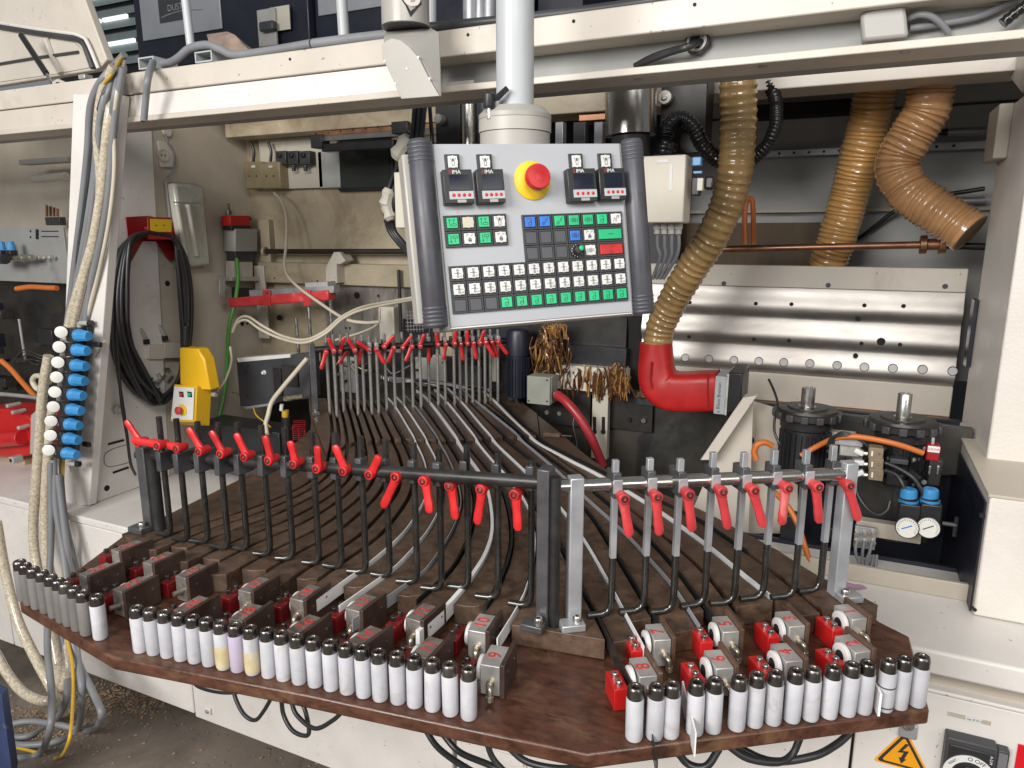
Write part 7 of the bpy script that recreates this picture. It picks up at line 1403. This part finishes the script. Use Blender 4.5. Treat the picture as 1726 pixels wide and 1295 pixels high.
# dust extractor units behind
def ext(x0, x1_, px0, px1, py, Y, lab, logo):
    t = T('dust_extractor', lab, 'dust extractor', pY((x0 + x1_) / 2, 120, Y), 'dust extractors behind the machine'); a, b_ = pY(x0, 120, Y), pY(x1_, -120, Y)
    O('body', obox((a.x, Y, a.z), (b_.x - a.x, 0, 0), (0, .7, 0), (0, 0, b_.z - a.z)), m_navy, t, .006); c, d = pY(px0, py, Y - .004), pY(px1, -140, Y - .004)
    f = O('front_panel', obox((c.x, Y - .012, c.z), (d.x - c.x, 0, 0), (0, .011, 0), (0, 0, d.z - c.z)), M('satin_grey_panel', (.34, .35, .37), .35, m=.2, var=.06) if 'satin_grey_panel' not in D.materials else D.materials['satin_grey_panel'], t, .003)
    if logo:
        l0, l1 = pY(270, 40, Y - .013), pY(308, -60, Y - .013); O('logo_plate', obox((l0.x, Y - .0145, l0.z), (l1.x - l0.x, 0, 0), (0, .002, 0), (0, 0, l1.z - l0.z)), m_dark, f)
        q = pY(282, 15, Y - .015); text('DUSTEC', .05, frame((q.x, Y - .0152, q.z), (1, 0, 0), (0, 0, 1)), m_lightst, 'logo_print', f, .0005, align='LEFT'); O('logo_swoosh', MB().tube(crm([pY(x, y, Y - .014) for x, y in ((272, 30), (295, 21), (320, 17), (342, 16))], 5), .003, 5), m_lightst, f)
    return t
e = ext(236, 512, 243, 361, 70, 3.3, 'dark blue dust extractor with grey panel lettered DUSTEC behind the beam', True); ext(536, 900, 538, 642, 28, 3.35, 'dark dust extractor with plain grey panel behind the elbow', False)
a, b_ = pY(457, 54, 3.27), pY(487, 8, 3.27); O('paper_sheet', obox((a.x, 3.27, a.z), (b_.x - a.x, 0, 0), (0, .004, 0), (0, 0, b_.z - a.z)), m_beige, e); a, b_ = pY(436, 80, 3.25), pY(462, 12, 3.25); O('latch_plate', obox((a.x, 3.25, a.z), (b_.x - a.x, 0, 0), (0, .02, 0), (0, 0, b_.z - a.z)), m_mid, e, .006); O('latch', box(pY(452, 45, 3.23), (.1, .04, .05)), m_dark, e, .01)
for x, w in ((792, .03), (808, .024), (824, .03)): a, b_ = pY(x, 60, 2.9), pY(x, -60, 2.9); O('flue_pipe', cyl(a, b_, w, n=16), m_lightst, None, 0, label='%s of three grey flue pipes behind the pale post' % {792: 'left', 808: 'middle', 824: 'right'}[x], cat='pipe', group='grey flue pipes behind the post')
ext(905, 985, 900, 901, 10, 3.3, 'narrow dark cabinet right of the pale post above the beam', False)
# on the beam web
gn = T('conduit_gland', 'grey hexagonal conduit gland with black cables on the beam web', 'gland', pY(1178, 72, YF + .07)); c = pY(1178, 72, YF + .072); O('hex_nut', MB().lathe(c, (-.1, -1, 0), [(.026, 0), (.026, .012), (.022, .014)], 6), m_dark, gn, .001); O('bore', MB().lathe(c + V((-.001, -.014, 0)), (-.1, -1, 0), [(.018, 0), (.020, .003), (.015, .0034), (.014, -.002)], 22), m_mid, gn); O('throat', cyl(c + V((-.002, -.0135, 0)), c + V((-.002, -.0145, 0)), .0138, n=18), m_hole, gn)
for i in range(2): cable([(1178 + 4 * i, 70, YF + .055), (1160, 78 + 2 * i, YF + .03), (1130, 86 + 3 * i, YF + .04), (1098, 97 + 4 * i, YF + .05), (1070, 112, YF + .06)], .0062, m_bcab, '%s black cable leaving the hexagonal gland' % ('upper', 'lower')[i], 'black cables at the hexagonal gland', name='black_cable')
cv = T('cover_box', 'rounded grey cable cover on the beam web above the brown hoses', 'cover', pY(1490, 60, YF + .03)); O('cover', MB().prism([pY(x, y, YF + .02) for x, y in ((1450, 24), (1480, 8), (1526, 3), (1532, 62), (1453, 70))], (0, .05, 0)), m_mid, cv, .006)
cable([(1530, 32, YF + .05), (1550, 25, YF + .04), (1570, 28, YF + .04), (1588, 42, YF + .05), (1598, 55, YF + .06)], .0058, m_cable, 'grey cable bending down beside the cable cover')
cable([(1534, 48, YF + .06), (1600, 38, YF + .06), (1660, 24, YF + .06), (1726, -8, YF + .06)], .0062, m_cable, 'long grey cable running right along the beam web')
bh([(1690, 40, YF + .03), (1712, 22, YF + .03), (1740, 0, YF + .03)], 9, 'black corrugated conduit at the top right corner')
mb('web_bracket', bx(pY(745, 120, YF).x, pY(790, 120, YF).x, YF + .02, YF + .03, zl, zl + .012), m_mid, .001)
cable([(1414, 438, 2.72), (1380, 445, 2.71), (1450, 400, 2.7), (1510, 355, 2.68), (1560, 335, 2.66), (1660, 318, 2.62)], .007, m_bcab, 'black cable slanting behind the two brown hoses', name='black_cable')
oh = T('orange_guard_loop', 'dark orange guard loop behind the golden hose', 'guard', pY(1262, 410, 2.3)); O('loop', MB().tube(crm([pY(x, y, 2.3) for x, y in ((1256, 412), (1255, 372), (1257, 342), (1263, 336), (1269, 344), (1270, 412))], 5), .008, 8), m_ocab, oh)
bc = T('blue_connector', 'light blue plug connector on the side of the cream junction box', 'connector', pY(1172, 290, 1.75)); fb('blue_cap', 1166, 280, 1182, 264, 1.75, .02, m_sky, bc, .002); fb('blue_clip', 1168, 293, 1183, 288, 1.75, .015, m_sky, bc, .001); fb('black_body', 1164, 330, 1180, 298, 1.75, .03, m_black, bc, .003); fb('cream_socket', 1174, 322, 1185, 300, 1.745, .02, m_beige, bc, .002); fb('black_knob', 1186, 320, 1204, 296, 1.76, .03, m_black, bc, .006)
